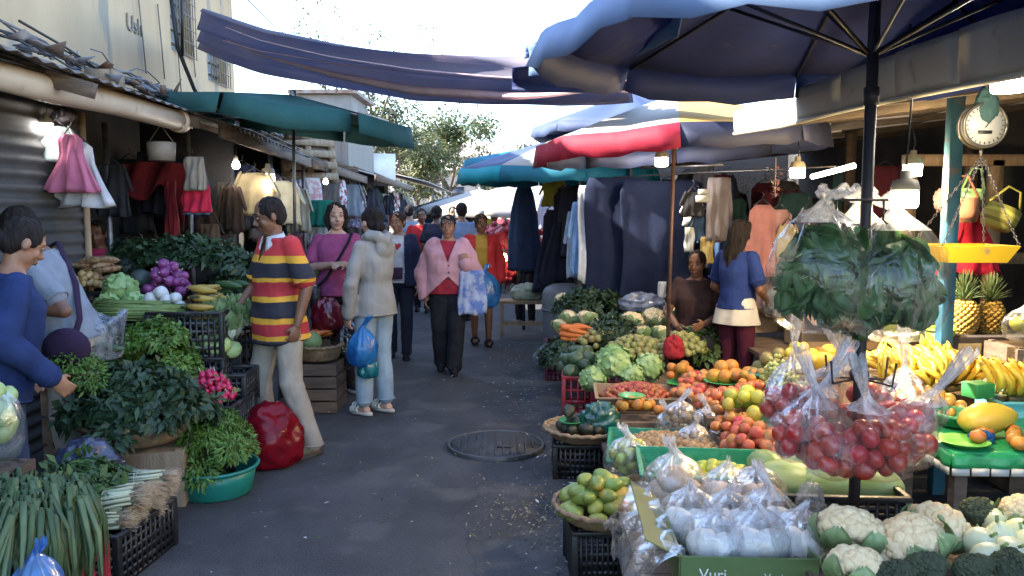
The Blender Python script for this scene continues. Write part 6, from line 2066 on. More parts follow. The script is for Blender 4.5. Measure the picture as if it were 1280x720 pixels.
def cabbage_mesh(key, r, seed):
 if key in FM:
  return FM[key]
 m = MB()
 m.ell((0, 0, 0), (r * .93, r * .93, r * .88), None, 20, 14, 0)
 rr = random.Random(seed)
 for k in range(9):
  a = 2.4 * k
  ax = V((math.cos(a) * (.6 + .05 * k), math.sin(a) * (.6 + .05 * k), .95 - .16 * k)).normalized()
  p, q, d = frame(ax)
  sp = .95 - .03 * k
  def lf(u, v):
   th = (u - .5) * 2 * sp
   ph = (v - .5) * 2 * sp
   e = max(abs(u - .5), abs(v - .5)) * 2
   dr = (d + p * math.tan(th * .75) + q * math.tan(ph * .75)).normalized()
   rad_ = r * (.94 + .012 * k + .10 * max(0, e - .6) / .4 * (1 + .6 * math.sin(13 * (u - v) + k)) + .014 * math.sin(9 * u + k) * e + .016 * abs(math.sin((u - .5) * 12 + (v - .5) * 4)) * (1 - e * .5) - .012 * (abs(v - .5) < .04))
   return dr * rad_
  m.grid(lf, 18, 18, m=k % 2)
 for f in range(6):
  pass
 me = m.mesh(key)
 FM[key] = me
 return me
def cab_mats():
 return [M('cabbage_leaf', (.26, .40, .13), (.34, .46, .20), sc=7, rough=.5, rand=.08, bump=.25, bsc=30), M('cabbage_outer', (.16, .28, .08), (.24, .36, .13), sc=7, rough=.5, bump=.25, bsc=30)]
# ------------------------------------------------------------------ fruit and vegetable stalls on the sunny side
def cauliflower_mesh(key, r, seed):
 if key in FM:
  return FM[key]
 rr = random.Random(seed)
 m = MB()
 m.ell((0, 0, 0), (r * .86, r * .86, r * .62), None, 20, 12, 0)
 for k in range(60):
  u = rr.random() ** .6
  a = 2.399 * k
  e = math.sqrt((k + .5) / 60)
  t = e * 1.45
  d = V((math.sin(t) * math.cos(a), math.sin(t) * math.sin(a), math.cos(t) * .78))
  q = r * rr.uniform(.20, .30)
  n0 = len(m.v)
  m.ell(d * r * .84, (q, q, q * .9), None, 12, 8, 0)
  for i in range(n0, len(m.v)):
   v = V(m.v[i])
   m.v[i] = tuple(v + (v - d * r * .84) * (.30 * nz(v, 60 / (r * 10), k)))
 for k in range(7):
  a = 2 * PI * k / 7 + rr.uniform(-.2, .2)
  o = V((math.cos(a), math.sin(a), 0))
  L = rr.uniform(.75, 1.15)
  s = o.cross(V((0, 0, 1)))
  def lf(u, v):
   w = .50 * math.sin(PI * min(.97, .18 + .82 * u)) ** .7
   x = (v - .5) * 2 * w
   up = -.55 + u * 1.05 * L
   out = .62 + .52 * math.sin(u * 2.2) + .10 * abs(x) + .03 * math.sin(v * 17 + k)
   return (o * out + s * x + V((0, 0, up + .10 * abs(x) - .05 * math.sin(v * 11 + u * 5)))) * r
  m.grid(lf, 9, 8, m=1)
 me = m.mesh(key)
 FM[key] = me
 return me
def broccoli_mesh(key, r, seed):
 if key in FM:
  return FM[key]
 rr = random.Random(seed)
 m = MB()
 m.tube([V((0, 0, -r * 1.1)), V((0, 0, -r * .3)), V((0, 0, 0))], [r * .28, r * .3, r * .6], 10, 1)
 m.ell((0, 0, 0), (r * .86, r * .86, r * .6), None, 20, 12, 0)
 for k in range(130):
  a = 2.399 * k
  t = math.sqrt((k + .5) / 130) * 1.6
  d = V((math.sin(t) * math.cos(a), math.sin(t) * math.sin(a), math.cos(t) * .72))
  q = r * rr.uniform(.09, .17)
  m.ell(d * r * (.86 + .06 * math.sin(a * 3)), (q, q, q), None, 8, 6, 0)
 me = m.mesh(key)
 FM[key] = me
 return me
def bananas_mesh(key, n, L=.148, r=.0155, seed=0):
 if key in FM:
  return FM[key]
 rr = random.Random(seed)
 m = MB()
 for k in range(n):
  f = (k - (n - 1) / 2)
  row = k % 2
  a = f * .16
  pts, rs = [], []
  for i in range(9):
   t = i / 8
   bend = .055 * math.sin(PI * t) * (1 + .2 * row)
   y = -.012 * row * 3 - bend - .02 * t
   z = L * t * rr.uniform(.985, 1.015)
   x = f * .016 + math.sin(a) * z * .9
   pts.append(V((x, y, z)))
   rs.append(r * (.42 if i == 0 else (1.0 if 1 < i < 7 else (.75 if i != 8 else .3))))
  m.tube(pts, rs, 7, 0)
  m.tube([pts[-1], pts[-1] + (pts[-1] - pts[-2]).normalized() * .008], r * .28, 5, 1)
 m.tube([V((-n * .007, 0, -.012)), V((0, .004, -.03)), V((n * .007, 0, -.012))], [.012, .017, .012], 7, 1)
 me = m.mesh(key)
 FM[key] = me
 return me
def build_right():
 cb = (.012, .012, .014)
 T = P
 tom = [M('tomato_skin', (.40, .022, .014), (.32, .014, .010), sc=4, rough=.3, rand=.22, hue=.007), M('tomato_stem', (.10, .15, .04), rough=.7)]
 film_c = film('clear_film')
 film_m = film('milky_clear', (.88, .90, .93), .20, .15, 13)
 # ---------------- tables
 table('low plank table under the potatoes and limes', .52, 1.10, 3.25, 4.95, .25)
 table('plank table under the apples and grapes', 1.12, 1.85, 3.7, 5.3, .36)
 table('broad plank table at the vegetable end of the stall', .90, 2.0, 5.6, 7.75, .32)
 table('plank table under the banana hands', 1.55, 2.75, 3.35, 5.15, .58)
 table('plank table under the bagged white roots', .44, .95, 2.25, 3.2, .36)
 table('plank table under the cauliflowers', .96, 2.1, 1.95, 2.72, .36)
 table('plank table under the pale gourds', .98, 1.5, 2.86, 3.6, .34)
 # ---------------- crates and baskets along the road
 c = V((X(762, 3.42), 3.42, 0))
 crate('black plastic crate supporting the mango basket', c + V((.01, .02, 0)), .34, .30, .225, cb, rad(3), 14, key='black')
 basket('wicker basket of green and yellow mangoes on a black crate', c + V((-.01, 0, .238)), .215, .16, .075)
 mg = fruit('mango', .037, (1, .84, 1.32), taper=.12, bend=.10, lump=.05, stem=.004)
 mgm = M('mango_skin', (.15, .22, .04), (.23, .25, .05), sc=7, rough=.42, rand=.14, hue=.02, spots=(.42, .26, .04), spot_sc=9, spot_t=.60)
 mgy = M('ripe_mango_skin', (.50, .30, .04), (.40, .32, .05), sc=9, rough=.42, rand=.1, hue=.012, spots=(.45, .12, .05), spot_sc=8, spot_t=.6)
 pile('mango', 'green mango heaped in the wicker basket', 'mango', [mg], [mgm, WOOD], c + V((-.03, -.01, .27)), .17, .155, .125, .074, 'green mangoes in the basket', tilt='lie', layers=2, maxn=60)
 mg2 = mg.copy(); mg2.materials.clear()
 for k, (dx, dy, dz) in enumerate(((.01, -.02, .125), (.07, -.05, .10), (.12, -.04, .07), (.05, -.10, .07), (.10, -.10, .05), (.14, .02, .06), (.02, .06, .12), (-.02, .0, .135), (.15, -.06, .045), (.11, .05, .085))):
  put('mango', mg2, [mgy, WOOD], c + V((dx, dy, .27 + dz)), 'ripe yellow mango among the green ones in the wicker basket', 'mango', 'ripe mangoes in the basket', (PI / 2, R.uniform(-.3, .3), R.uniform(0, 6)))
 c = V((X(733, 4.72), 4.78, 0))
 crate('black plastic crate supporting the avocado basket', c + V((.0, .0, 0)), .36, .32, .20, cb, rad(-2), 12, key='black')
 basket('shallow wicker basket of dark avocados on a black crate', c + V((0, 0, .212)), .235, .18, .07)
 av = fruit('avocado', .036, (1, 1, 1.35), taper=.28, lump=.07, stem=.004)
 avm = [M('avocado_skin', (.014, .018, .012), (.028, .034, .02), sc=12, rough=.42, rand=.2, bump=.4, bsc=90), WOOD]
 pile('avocado', 'dark avocado in the shallow wicker basket', 'avocado', [av], avm, c + V((0, 0, .235)), .18, .18, .06, .072, 'avocados in the basket', tilt='lie', layers=1)
 gp = M('green_plate', (.05, .36, .10), (.04, .30, .08), rough=.35)
 def plate(label, loc, r, mat=gp, h=.022):
  m = MB()
  m.lathe([(.001, .002), (r * .6, .002), (r * .95, h), (r, h + .002), (r * .97, h + .005), (r * .6, .007), (.001, .007)], 36, caps=False)
  return tag(m.build('plastic_plate', mat, loc=loc), label, 'plate')
 for dx, dy, lab in ((-.075, -.05, 'green plastic plate stacked with three avocados'), (.11, -.02, 'green plastic plate with long avocados next to the first')):
  pc = c + V((dx, dy, .31))
  plate(lab, pc, .078)
  pile('avocado', 'dark avocado set out on a green plate in the basket', 'avocado', [av], avm, pc + V((0, 0, .01)), .05, .05, .045, .074, 'avocados on green plates', tilt='lie', layers=1)
 rc = (.42, .022, .045)
 crate('bright red plastic crate beside the avocado basket', V((.505, 6.05, 0)), .22, .46, .36, rc, rad(-4), 8, key='red', rails=(0, .25, .5, .75, 1))
 crate('crimson plastic crate standing past the first red one', V((.75, 6.0, 0)), .24, .40, .33, rc, rad(-4), 8, key='red', rails=(0, .25, .5, .75, 1))
 crate('dark maroon plastic crate furthest along the road edge', V((.50, 7.6, 0)), .34, .42, .33, (.13, .014, .035), rad(-3), 10, key='maroon')
 # ---------------- vegetable end
 cabm = cab_mats()
 cab = cabbage_mesh('cabbage', .1, 1)
 for px, py, Y, r_, lab in ((768, 453, 5.75, 1.28, 'large pale green cabbage lying highest by the tomato tray'), (742, 474, 5.7, .95, 'cabbage at the edge of the red crate'), (812, 459, 5.8, 1.0, 'loose-leaved pale cabbage right of the large one'.replace('right of', 'next to')), (790, 470, 5.65, .85, 'small cabbage between the two bigger ones')):
  put('cabbage', cab, cabm, T(px, py, Y), lab, 'cabbage', None, (R.uniform(-.5, .5), R.uniform(.2, .6), R.uniform(0, 6)), r_)
 cf = [cauliflower_mesh('cauliflower_%d' % k, .1, k) for k in range(2)]
 cfm = [M('curd', (.74, .61, .38), (.66, .52, .30), sc=14, rough=.75, bump=.3, bsc=160, rand=.05), M('cauliflower_leaf', (.16, .24, .09), (.24, .32, .15), sc=9, rough=.55, bump=.2)]
 for k, (px, py, Y, s_) in enumerate(((790, 402, 6.95, 1.0), (818, 398, 7.05, 1.05), (845, 398, 7.0, 1.0), (800, 418, 6.75, .9), (828, 420, 6.7, .95), (862, 412, 6.75, 1.0), (880, 425, 6.6, .9), (778, 412, 6.95, .85), (712, 398, 7.45, .9), (732, 400, 7.35, 1.0), (700, 410, 7.4, .85), (752, 408, 7.2, .9), (742, 420, 7.0, .8))):
  put('cauliflower', cf[k % 2], cfm, T(px, py, Y), 'cream cauliflower in the pile at the vegetable end', 'cauliflower', 'cauliflowers at the vegetable end', (R.uniform(-.6, .6), R.uniform(-.6, .6), R.uniform(0, 6)), s_)
 ca = fruit('carrot', .02, (1, 1, 4.2), taper=.55, n=10, k=12, lump=.05)
 cam = [MATS['carrot_skin'], MATS['carrot_stalk']]
 for k in range(16):
  put('carrot', ca, cam, T(716 + (k % 4) * 3, 424 - (k // 4) * 5, 6.75 + R.uniform(-.04, .04)) + V((R.uniform(-.03, .03), R.uniform(-.04, .04), 0)), 'orange carrot stacked by the maroon crate', 'carrot', 'carrots by the maroon crate', (R.uniform(-.1, .1), rad(90) + R.uniform(-.1, .1), rad(-20) + R.uniform(-.2, .2)), 1.15)
 dl = [MATS['dark_leaf_one'], MATS['dark_leaf_two'], MATS['dark_leaf_three'], MATS['dark_leaf_stem']]
 heap('leaf_bunch', 'dark leafy bunch edging the vegetable stall by the maroon crate', 'leafy greens', [FM['dark_bunch_0'], FM['dark_bunch_1']], dl, T(712, 446, 6.85), .13, .22, .05, .12, 'dark leaves by the maroon crate')
 heap('leaf_bunch', 'dark green leafy bunch between carrots and cauliflowers', 'leafy greens', [FM['dark_bunch_0'], FM['dark_bunch_1']], dl, T(768, 425, 6.9), .14, .25, .12, .13, 'dark leaves between the carrots')
 gs = fruit('green_squash', .05, (1, 1, 1.25), lump=.08, ribs=(8, .03), taper=.1, stem=.012)
 gsm = [M('green_squash_skin', (.035, .065, .03), (.06, .10, .045), sc=6, rough=.45, rand=.2), MATS['tomato_stem']]
 pile('green_squash', 'dark green squash heaped above the red crate', 'squash', [gs], gsm, T(726, 466, 6.05), .14, .26, .13, .092, 'dark squash over the red crate', tilt='lie', layers=2)
 gt = fruit('green_tomato', .032, (1, 1, .9), dent=.08, lump=.05)
 gtm = [M('green_tomato_skin', (.20, .22, .06), (.30, .27, .10), sc=6, rough=.4, rand=.18, hue=.03)]
 pile('green_tomato', 'small green tomato in the heap below the cauliflowers', 'tomato', [gt], gtm, T(795, 446, 6.35), .28, .22, .13, .06, 'green tomatoes', maxn=130)
 pile('green_tomato', 'olive green tomato under the far cauliflowers', 'tomato', [gt], gtm, T(745, 432, 6.75), .2, .16, .10, .06, 'far green tomatoes', layers=1)
 pile('green_tomato', 'green tomato beside the rusty pole', 'tomato', [gt], gtm, T(850, 440, 6.35), .22, .2, .12, .06, 'green tomatoes by the pole', maxn=80)
 heap('leaf_bunch', 'leafy bunch behind the loose-leaved cabbage', 'leafy greens', [FM['green_bunch_0'], FM['green_bunch_1']], [MATS['dull_leaf_one'], MATS['dull_leaf_two'], MATS['dull_leaf_three'], MATS['dull_leaf_stem']], T(868, 440, 6.5), .2, .12, .10, .12, 'leafy bunches by the seated seller')
 blob('red_cloth_wrap', 'red cloth wrapped round the foot of the rusty pole', 'cloth', T(842, 448, 6.12) - V((0, 0, .0)), (.075, .07, .11), cloth('red_wrap', (.38, .03, .04)), 3, amp=.3)
 blob('plastic_bag', 'grey clear plastic bag dropped on the road past the vegetable stall', 'bag', V((X(690, 8.0), 8.0, .02)), (.17, .14, .13), film('grey_film', (.45, .48, .52), .7, .12, 8), 2, amp=.3)
 put('cauliflower', cf[0], cfm, T(705, 377, 7.9), 'single cauliflower at the far tip of the stall', 'cauliflower', None, (.4, .2, 0), .9)
 heap('leaf_bunch', 'dark leafy bunch at the far tip of the stall', 'leafy greens', [FM['dark_bunch_0'], FM['dark_bunch_2']], dl, T(738, 388, 7.6), .3, .16, .10, .14, 'leaves at the stall tip')
 blob('plastic_bag', 'bluish clear bag of greens lying below the navy cloths', 'bag', T(802, 388, 7.4), (.2, .14, .10), film('blue_grey_film', (.5, .55, .68), .6, .18, 8), 4, amp=.3)
 # ---------------- plum tomatoes, mandarins, potatoes
 card = M('cardboard', (.34, .24, .15), (.28, .19, .11), sc=5, rough=.9, bump=.1)
 grt = M('green_liner', (.02, .26, .14), (.015, .20, .11), sc=6, rough=.35, bump=.4, bsc=25)
 c = T(795, 494, 5.3)
 tray('cardboard tray of small red plum tomatoes', c - V((0, 0, .06)), .48, .36, .085, card, rad(-4))
 jc = fruit('jocote', .021, (1, 1, 1.18), lump=.06)
 jcm = [M('plum_red', (.30, .035, .03), (.36, .12, .04), sc=4, rough=.35, rand=.25, hue=.02)]
 pile('plum_tomato', 'tiny red plum tomato in the cardboard tray', 'tomato', [jc], jcm, c + V((0, 0, -.035)), .24, .18, .085, .040, 'plum tomatoes in the tray', maxn=210, p=1.5)
 wood_crate('wooden crate under the tray of plum tomatoes', V((c.x, c.y, 0)), .46, .34, c.z - .065)
 wood_crate('wooden crate under the front mandarins', V((X(795, 4.85), 4.86, 0)), .36, .26, Z(519, 4.85) - .01)
 orr = fruit('mandarin', .034, (1, 1, .88), dent=.06, lump=.03)
 orm = [M('mandarin_skin', (.54, .22, .03), (.44, .17, .03), sc=8, rough=.5, rand=.22, hue=.018, spots=(.36, .26, .06), spot_sc=13, spot_t=.6, bump=.2, bsc=140)]
 c = T(795, 519, 4.85)
 pile('mandarin', 'orange mandarin in front of the tomato tray', 'mandarin', [orr], orm, c, .17, .10, .06, .066, 'mandarins in front of the tray', layers=1)
 plate('lime green plastic plate among the mandarins', c + V((-.02, .05, .09)), .085)
 c = T(838, 560, 4.25)
 tray('green lined tray of small tan potatoes', c - V((0, 0, .09)), .58, .56, .10, grt, rad(-8), .04)
 pt = [fruit('potato_%d' % k, .022, (1.15, .95, .9), lump=.22, lsc=1.8, seed=k, n=12, k=8) for k in range(3)]
 ptm = [M('potato_skin', (.34, .23, .12), (.25, .15, .075), sc=12, rough=.75, rand=.2)]
 pile('potato', 'small tan potato loose in the green lined tray', 'potato', pt, ptm, c - V((0, 0, .03)), .28, .27, .05, .044, 'loose potatoes', maxn=240, p=2)
 for k, (px, py, Y, s_) in enumerate(((850, 512, 4.55, 1.0), (884, 520, 4.6, 1.0), (868, 545, 4.3, 1.05), (905, 540, 4.4, .95), (836, 520, 4.6, .85))):
  b = T(px, py + 18, Y)
  bagful('potato', 'small tan potato in a knotted clear bag', 'potato', pt, ptm, b + V((0, 0, .07)), (.085 * s_, .075 * s_, .07 * s_), .044, 'bagged potatoes', 22)
  bag(['clear bag of potatoes leaning on the mandarins', 'clear bag of potatoes behind, nearest the peaches', 'clear knotted bag of potatoes in the middle of the tray', 'clear bag of potatoes at the tray\'s inner end', 'small clear bag of potatoes at the tray corner'][k], b - V((0, 0, .015)), .10 * s_, .09 * s_, .15 * s_, .06, film_c, k, group=None)
 blob('plastic_bag', 'sheet of green plastic film hanging off the potato tray corner', 'bag', T(750, 545, 4.7), (.11, .05, .12), film('green_film', (.03, .26, .22), .55, .2, 10), 6, amp=.4)
 # limes bag
 lm = fruit('lime', .030, (1, 1, 1.12), tip=.10, lump=.03)
 lmm = [M('lime_skin', (.30, .36, .05), (.42, .40, .07), sc=5, rough=.38, rand=.16, hue=.02)]
 b = T(786, 596, 3.85)
 bagful('lime', 'yellow-green lime in the clear bag above the mango basket', 'lime', [lm], lmm, b + V((0, 0, .11)), (.11, .10, .10), .058, 'bagged limes', 24)
 bag('clear bag of yellow-green limes above the mango basket', b, .125, .11, .20, .05, film_c, 9)
 wood_crate('wooden crate under the lime bag', V((b.x, b.y, 0)), .28, .26, b.z - .01)
 c = T(880, 592, 3.55)
 tray('emerald green plastic tray of pale limes behind the bagged roots', c - V((0, 0, .07)), .50, .34, .12, grt, rad(-6), .04)
 pile('lime', 'pale lime loose in the emerald tray', 'lime', [lm], lmm, c - V((-.05, 0, .045)), .2, .13, .05, .058, 'loose limes', layers=1)
 # ---------------- bagged white roots and the lettered box
 jm = [fruit('jicama_%d' % k, .070, (1, 1, .82), lump=.10, dent=.08, ribs=(4, .03), seed=k) for k in range(2)]
 jt = [M('tan_root', (.50, .36, .22), (.42, .29, .17), sc=6, rough=.6, rand=.08)]
 jw = [M('white_root', (.66, .64, .58), (.58, .55, .48), sc=6, rough=.5, rand=.06)]
 jm2 = [x.copy() for x in jm]
 wrap = [(842, 640, 3.10, .118, jt, 'knotted clear bag of tan roots standing tallest beside the mangoes'), (908, 638, 3.02, .10, jt, 'clear bag of tan roots with no knot, middle of the row'), (946, 640, 2.95, .10, jt, 'clear bag of tan roots nearest the pale gourds'),
   (862, 676, 2.72, .105, jw, 'clear bag of white roots at the box edge over the slanting flap'), (908, 672, 2.72, .095, jw, 'clear bag of white roots in the middle of the box'), (960, 672, 2.72, .10, jw, 'clear bag of white roots with a twisted top beside the post'),
   (892, 703, 2.52, .095, jw, 'clear bag of white roots just behind the lettered front, by the flap'), (946, 702, 2.50, .100, jw, 'clear bag of white roots just behind the lettered front, centre'), (1000, 700, 2.52, .095, jw, 'clear bag of white roots at the cauliflower end of the box')]
 for k, (px, py, Y, r_, mt, lab) in enumerate(wrap):
  b = T(px, py, Y)
  s_ = r_ / .1
  mm = jm if mt is jt else jm2
  n = [( -.035, 0, .062), (.042, .015, .060), (.0, -.01, .115)] if k == 0 else [(-.03, .01, .055), (.038, -.005, .056)]
  for q, off in enumerate(n):
   put('root_vegetable', mm[(k + q) % 2], mt, b + V(off) * s_, '%s bulbous root inside a clear bag' % ('tan' if mt is jt else 'white'), 'jicama', 'bagged %s roots' % ('tan' if mt is jt else 'white'), (R.uniform(-.5, .5), R.uniform(-.5, .5), R.uniform(0, 6)), s_ * (.92 if k else .9))
  tall = k in (0, 5)
  bag(lab, b - V((0, 0, .012)), r_ * 1.14, r_ * 1.0, .19 * s_ * (1.0 if k else 1.12), (.07 if tall else .018), film_m if mt is jw else film('clear_tan_bag', (.9, .9, .92), .16, .2, 13), 20 + k, rotz=k, flare=1.0 if tall else .45)
 c = V((.745, 2.58, Z(697, 2.38) - .03))
 gb = M('printed_green_card', (.070, .115, .035), (.09, .14, .05), sc=3, rough=.55)
 t = thing('lettered_box', 'dark green cardboard box with white lettering holding bagged white roots', 'box', (c.x, c.y, c.z - .10), rad(-3))
 m = MB()
 w, d, h = .42, .40, .13
 m.box((0, -d / 2, h / 2), (w, .008, h))
 m.build('front_panel', gb, t, smooth=False)
 m = MB()
 m.box((0, d / 2, h / 2), (w, .008, h))
 m.box((w / 2, 0, h / 2), (.008, d - .01, h))
 m.box((0, 0, .005), (w - .01, d - .01, .008))
 m.build('box', gb, t, smooth=False)
 m = MB()
 m.add([V((-w / 2, -d / 2, h * .95)), V((-w / 2, d / 2 + .1, h * .95)), V((-w / 2 - .11, d / 2 + .12, h + .06)), V((-w / 2 - .11, -d / 2, h + .05))], [(0, 1, 2, 3)])
 m.box((-w / 2, 0, h / 2), (.008, d - .01, h))
 m.build('flap', M('olive_card', (.14, .17, .06), (.10, .12, .04), sc=5, rough=.6), t, smooth=False, solid=.004)
 for body, sz, x0 in (('Vuri', .050, -.155), ('Vuri', .034, .045)):
  o = text('lettering', body, sz, M('white_ink', (.70, .70, .66), rough=.6))
  o.parent = t
  o.location = (x0, -d / 2 - .0055, h * .45)
  o.rotation_euler = (PI / 2, 0, 0)
 # film draped over the flap
 m = MB()
 m.grid(lambda u, v: V((c.x - .225 - .16 * v + .01 * math.sin(v * 9 + u * 14), c.y - .26 + .66 * u, c.z + .06 - .0 * v - .16 * v * v + .012 * math.sin(u * 31 + v * 6) + .008 * math.sin(u * 57))), 40, 10)
 tag(m.build('plastic_film', film_c), 'strip of clear film hanging over the slanting olive flap', 'film')
 # ---------------- pale gourds on the black crate
 wm = fruit('pale_gourd', .105, (1, 1, 1.45), lump=.04, ribs=(9, .012))
 wmm = [M('gourd_skin', (.29, .36, .15), (.17, .25, .07), sc=16, rough=.4, rand=.08, stretch=(1, 1, .15), lo=.42, hi=.6)]
 crate('black plastic crate under the pale gourds', V((X(1040, 3.15), 3.12, .345)), .52, .34, .16, cb, rad(-4), 14, key='black')
 for k, (px, py, Y, ro, s_, lab) in enumerate(((958, 583, 3.55, .3, .72, 'small round pale green gourd below the peaches'), (985, 604, 3.25, 1.2, .95, 'long pale green gourd lying by the clear bag knot'), (1040, 606, 3.2, 1.5, 1.0, 'long pale green gourd behind the dark pole'), (1088, 606, 3.15, .9, .85, 'greenish gourd at the crate end under the tomato bags'), (1020, 590, 3.42, 1.3, .9, 'pale gourd lying furthest back under the tomato bags'), (1075, 588, 3.4, 1.7, .9, 'yellow-green gourd half hidden by tomato bags'))):
  put('gourd', wm, wmm, T(px, py, Y), lab, 'gourd', None, (PI / 2, R.uniform(-.2, .2), ro), s_)
 blob('plastic_bag', 'twisted clear bag sticking up before the dark pole', 'bag', T(1012, 650, 2.9), (.05, .045, .085), film_m, 8, amp=.4)
 # ---------------- apples, peaches, guavas, grapes
 ap = fruit('apple', .036, (1, 1, .92), dent=.22, lump=.03, stem=.01)
 apm = [M('apple_skin', (.42, .05, .04), (.50, .22, .06), sc=4, rough=.3, rand=.18, hue=.02), WOOD]
 pe = fruit('peach', .034, (1, 1, .95), dent=.10, lump=.03)
 pem = [M('peach_skin', (.52, .22, .07), (.42, .07, .05), sc=9, rough=.6, rand=.25, hue=.02, spots=(.30, .12, .05), spot_sc=14, spot_t=.62)]
 cr = T(905, 510, 4.75)
 wood_crate('wooden crate under the peaches', V((cr.x + .1, cr.y, .365)), .55, .6, .06)
 pile('apple', 'red apple in the sloping fruit display', 'apple', [ap], apm, T(912, 512, 4.7), .22, .16, .08, .070, 'red apples in the display', tilt='up')
 pile('peach', 'orange-red peach in the sloping fruit display', 'peach', [pe], pem, T(940, 566, 4.1), .15, .20, .12, .068, 'peaches by the gourds', maxn=70)
 pile('apple', 'red apple beside the bagged potatoes', 'apple', [ap], apm, T(918, 540, 4.3), .10, .12, .06, .07, 'apples by the potato bags', tilt='up', layers=1)
 ym = fruit('yellow_guava', .040, (1, 1, 1.1), lump=.05, tip=.04)
 ymm = [M('yellow_guava_skin', (.50, .42, .05), (.36, .38, .06), sc=5, rough=.4, rand=.14, hue=.02)]
 pile('guava', 'yellow-green guava on the green plate', 'guava', [ym], ymm, T(932, 518, 4.4), .15, .11, .10, .078, 'guavas on the plate', layers=1)
 plate('green plate under the yellow guavas', T(935, 528, 4.38), .10)
 plate('green plate showing between guavas and peaches', T(957, 540, 4.3), .08)
 plate('green plate edge showing among the apples', T(948, 492, 4.75), .08)
 og = fruit('orange', .045, (1, 1, .95), dent=.04)
 ogm = [M('orange_skin', (.58, .24, .025), (.48, .20, .03), sc=8, rough=.5, rand=.18, hue=.01, spots=(.34, .22, .05), spot_sc=11, spot_t=.62, bump=.2, bsc=120)]
 for k, (px, py, Y) in enumerate(((893, 470, 5.15), (907, 471, 5.1), (920, 469, 5.15), (929, 474, 5.1), (914, 458, 5.25), (902, 459, 5.25))):
  put('orange', og, ogm, T(px, py, Y), 'big orange set out behind the apples', 'orange', 'big oranges', None, 1.15)
 plate('green plate under the big oranges', T(905, 480, 5.1), .13)
 pile('mandarin', 'mandarin on the small plate near the rusty pole', 'mandarin', [orr], orm, T(850, 478, 5.55), .11, .09, .10, .066, 'mandarins near the pole', layers=1)
 plate('green plate under mandarins near the rusty pole', T(852, 482, 5.5), .11)
 pile('peach', 'dusky peach beside the mandarins near the pole', 'peach', [pe], pem, T(875, 500, 5.1), .2, .15, .06, .068, 'dusky peaches', layers=1)
 pile('apple', 'apple beside the white tray near the seller', 'apple', [ap], apm, T(880, 482, 5.3), .14, .12, .05, .07, 'apples near the seller', layers=1, tilt='up')
 pile('mandarin', 'mandarin between oranges and the teal tub', 'mandarin', [orr], orm, T(940, 480, 5.0), .13, .15, .05, .066, 'mandarins by the teal tub', layers=1)
 pile('apple', 'dull red apple in front of the teal tub', 'apple', [ap], apm, T(945, 496, 4.8), .15, .08, .04, .07, 'apples by the teal tub', layers=1, tilt='up')
 wood_crate('wooden crate raising the teal tub', V((X(972, 5.0), 5.05, .365)), .36, .34, Z(482, 5.0) - .37)
 c = T(972, 476, 5.0)
 tub('teal plastic basin of brown-green sapodillas', c - V((0, 0, .03)), .19, .13, .09, (.012, .22, .17), key='teal')
 sp = fruit('sapodilla', .038, (1, 1, 1.08), lump=.05)
 pile('sapodilla', 'brown-green sapodilla in the teal basin', 'sapodilla', [sp], [M('sapodilla_skin', (.20, .16, .055), (.13, .12, .04), sc=6, rough=.55, rand=.2)], c + V((0, 0, .02)), .155, .14, .12, .074, 'sapodillas in the basin')
 lem = fruit('lemon', .036, (1, 1, 1.12), tip=.12, lump=.03)
 lemm = [M('lemon_skin', (.62, .50, .05), (.56, .42, .04), sc=6, rough=.4, rand=.08)]
 pile('lemon', 'bright yellow lemon beside the teal basin', 'lemon', [lem], lemm, T(1000, 454, 5.0), .11, .10, .09, .072, 'lemons by the basin')
 gr = MB()
 rr = random.Random(4)
 for k in range(95):
  u = rr.random()
  a = rr.uniform(0, 6.28)
  q = .075 * (1 - .65 * u) * rr.random() ** .4
  p = V((q * math.cos(a), q * math.sin(a) * .8, -u * .17))
  gr.ell(p, (.0125, .0125, .0138), None, 8, 6, 0)
 gr.tube([V((0, 0, .05)), V((0, 0, 0)), V((.005, 0, -.1))], .004, 5, 1)
 grm = gr.mesh('grape_bunch')
 for k in range(9):
  put('grape_bunch', grm, [M('grape_skin', (.34, .40, .12), (.42, .44, .17), sc=9, rough=.3, rand=.08, sub=.1), WOOD], T(988 + R.uniform(-16, 16), 490 + (k - 4) * 7, 4.55 - k * .03) + V((0, 0, .05)), 'bunch of pale green grapes spilling below the lemons', 'grapes', 'grape bunches', (rad(40), R.uniform(-.5, .5), R.uniform(-.6, .6)), .95)
 wood_crate('wooden crate raising the grape bunches', V((X(992, 4.65), 4.70, .365)), .32, .42, .16)
 pile('guava', 'green guava below the grapes', 'guava', [ym], ymm, T(958, 522, 4.55), .13, .10, .06, .078, 'guavas below the grapes', layers=1)
 # ---------------- sunlit counter: mangoes, bananas, small fruit, papaya
 rip = fruit('ripe_papaya', .06, (1, 1, 1.5), lump=.06, taper=.1)
 rpm = [M('papaya_skin', (.60, .36, .035), (.62, .44, .06), sc=4, rough=.4, rand=.06, spots=(.30, .33, .05), spot_sc=5, spot_t=.62)]
 for k, (px, py, Y) in enumerate(((1010, 452, 4.75), (1028, 452, 4.7), (1046, 455, 4.65), (1078, 450, 4.7), (1100, 449, 4.75), (1118, 455, 4.65), (1036, 442, 4.85))):
  put('papaya', rip, rpm, T(px, py, Y), 'ripe yellow papaya in the row behind the tomato bags', 'papaya', 'row of papayas', (PI / 2 - .3, R.uniform(-.2, .2), R.uniform(-.3, .6)))
 m = MB()
 m.box((0, 0, .06), (.22, .16, .12))
 tag(m.build('orange_box', M('orange_card', (.50, .16, .04), (.42, .13, .03), rough=.8), loc=T(1046, 460, 4.95), bevel=.006), 'orange cardboard box standing behind the papayas', 'box')
 bm = [bananas_mesh('banana_hand_%d' % k, 8 + k, seed=k) for k in range(3)]
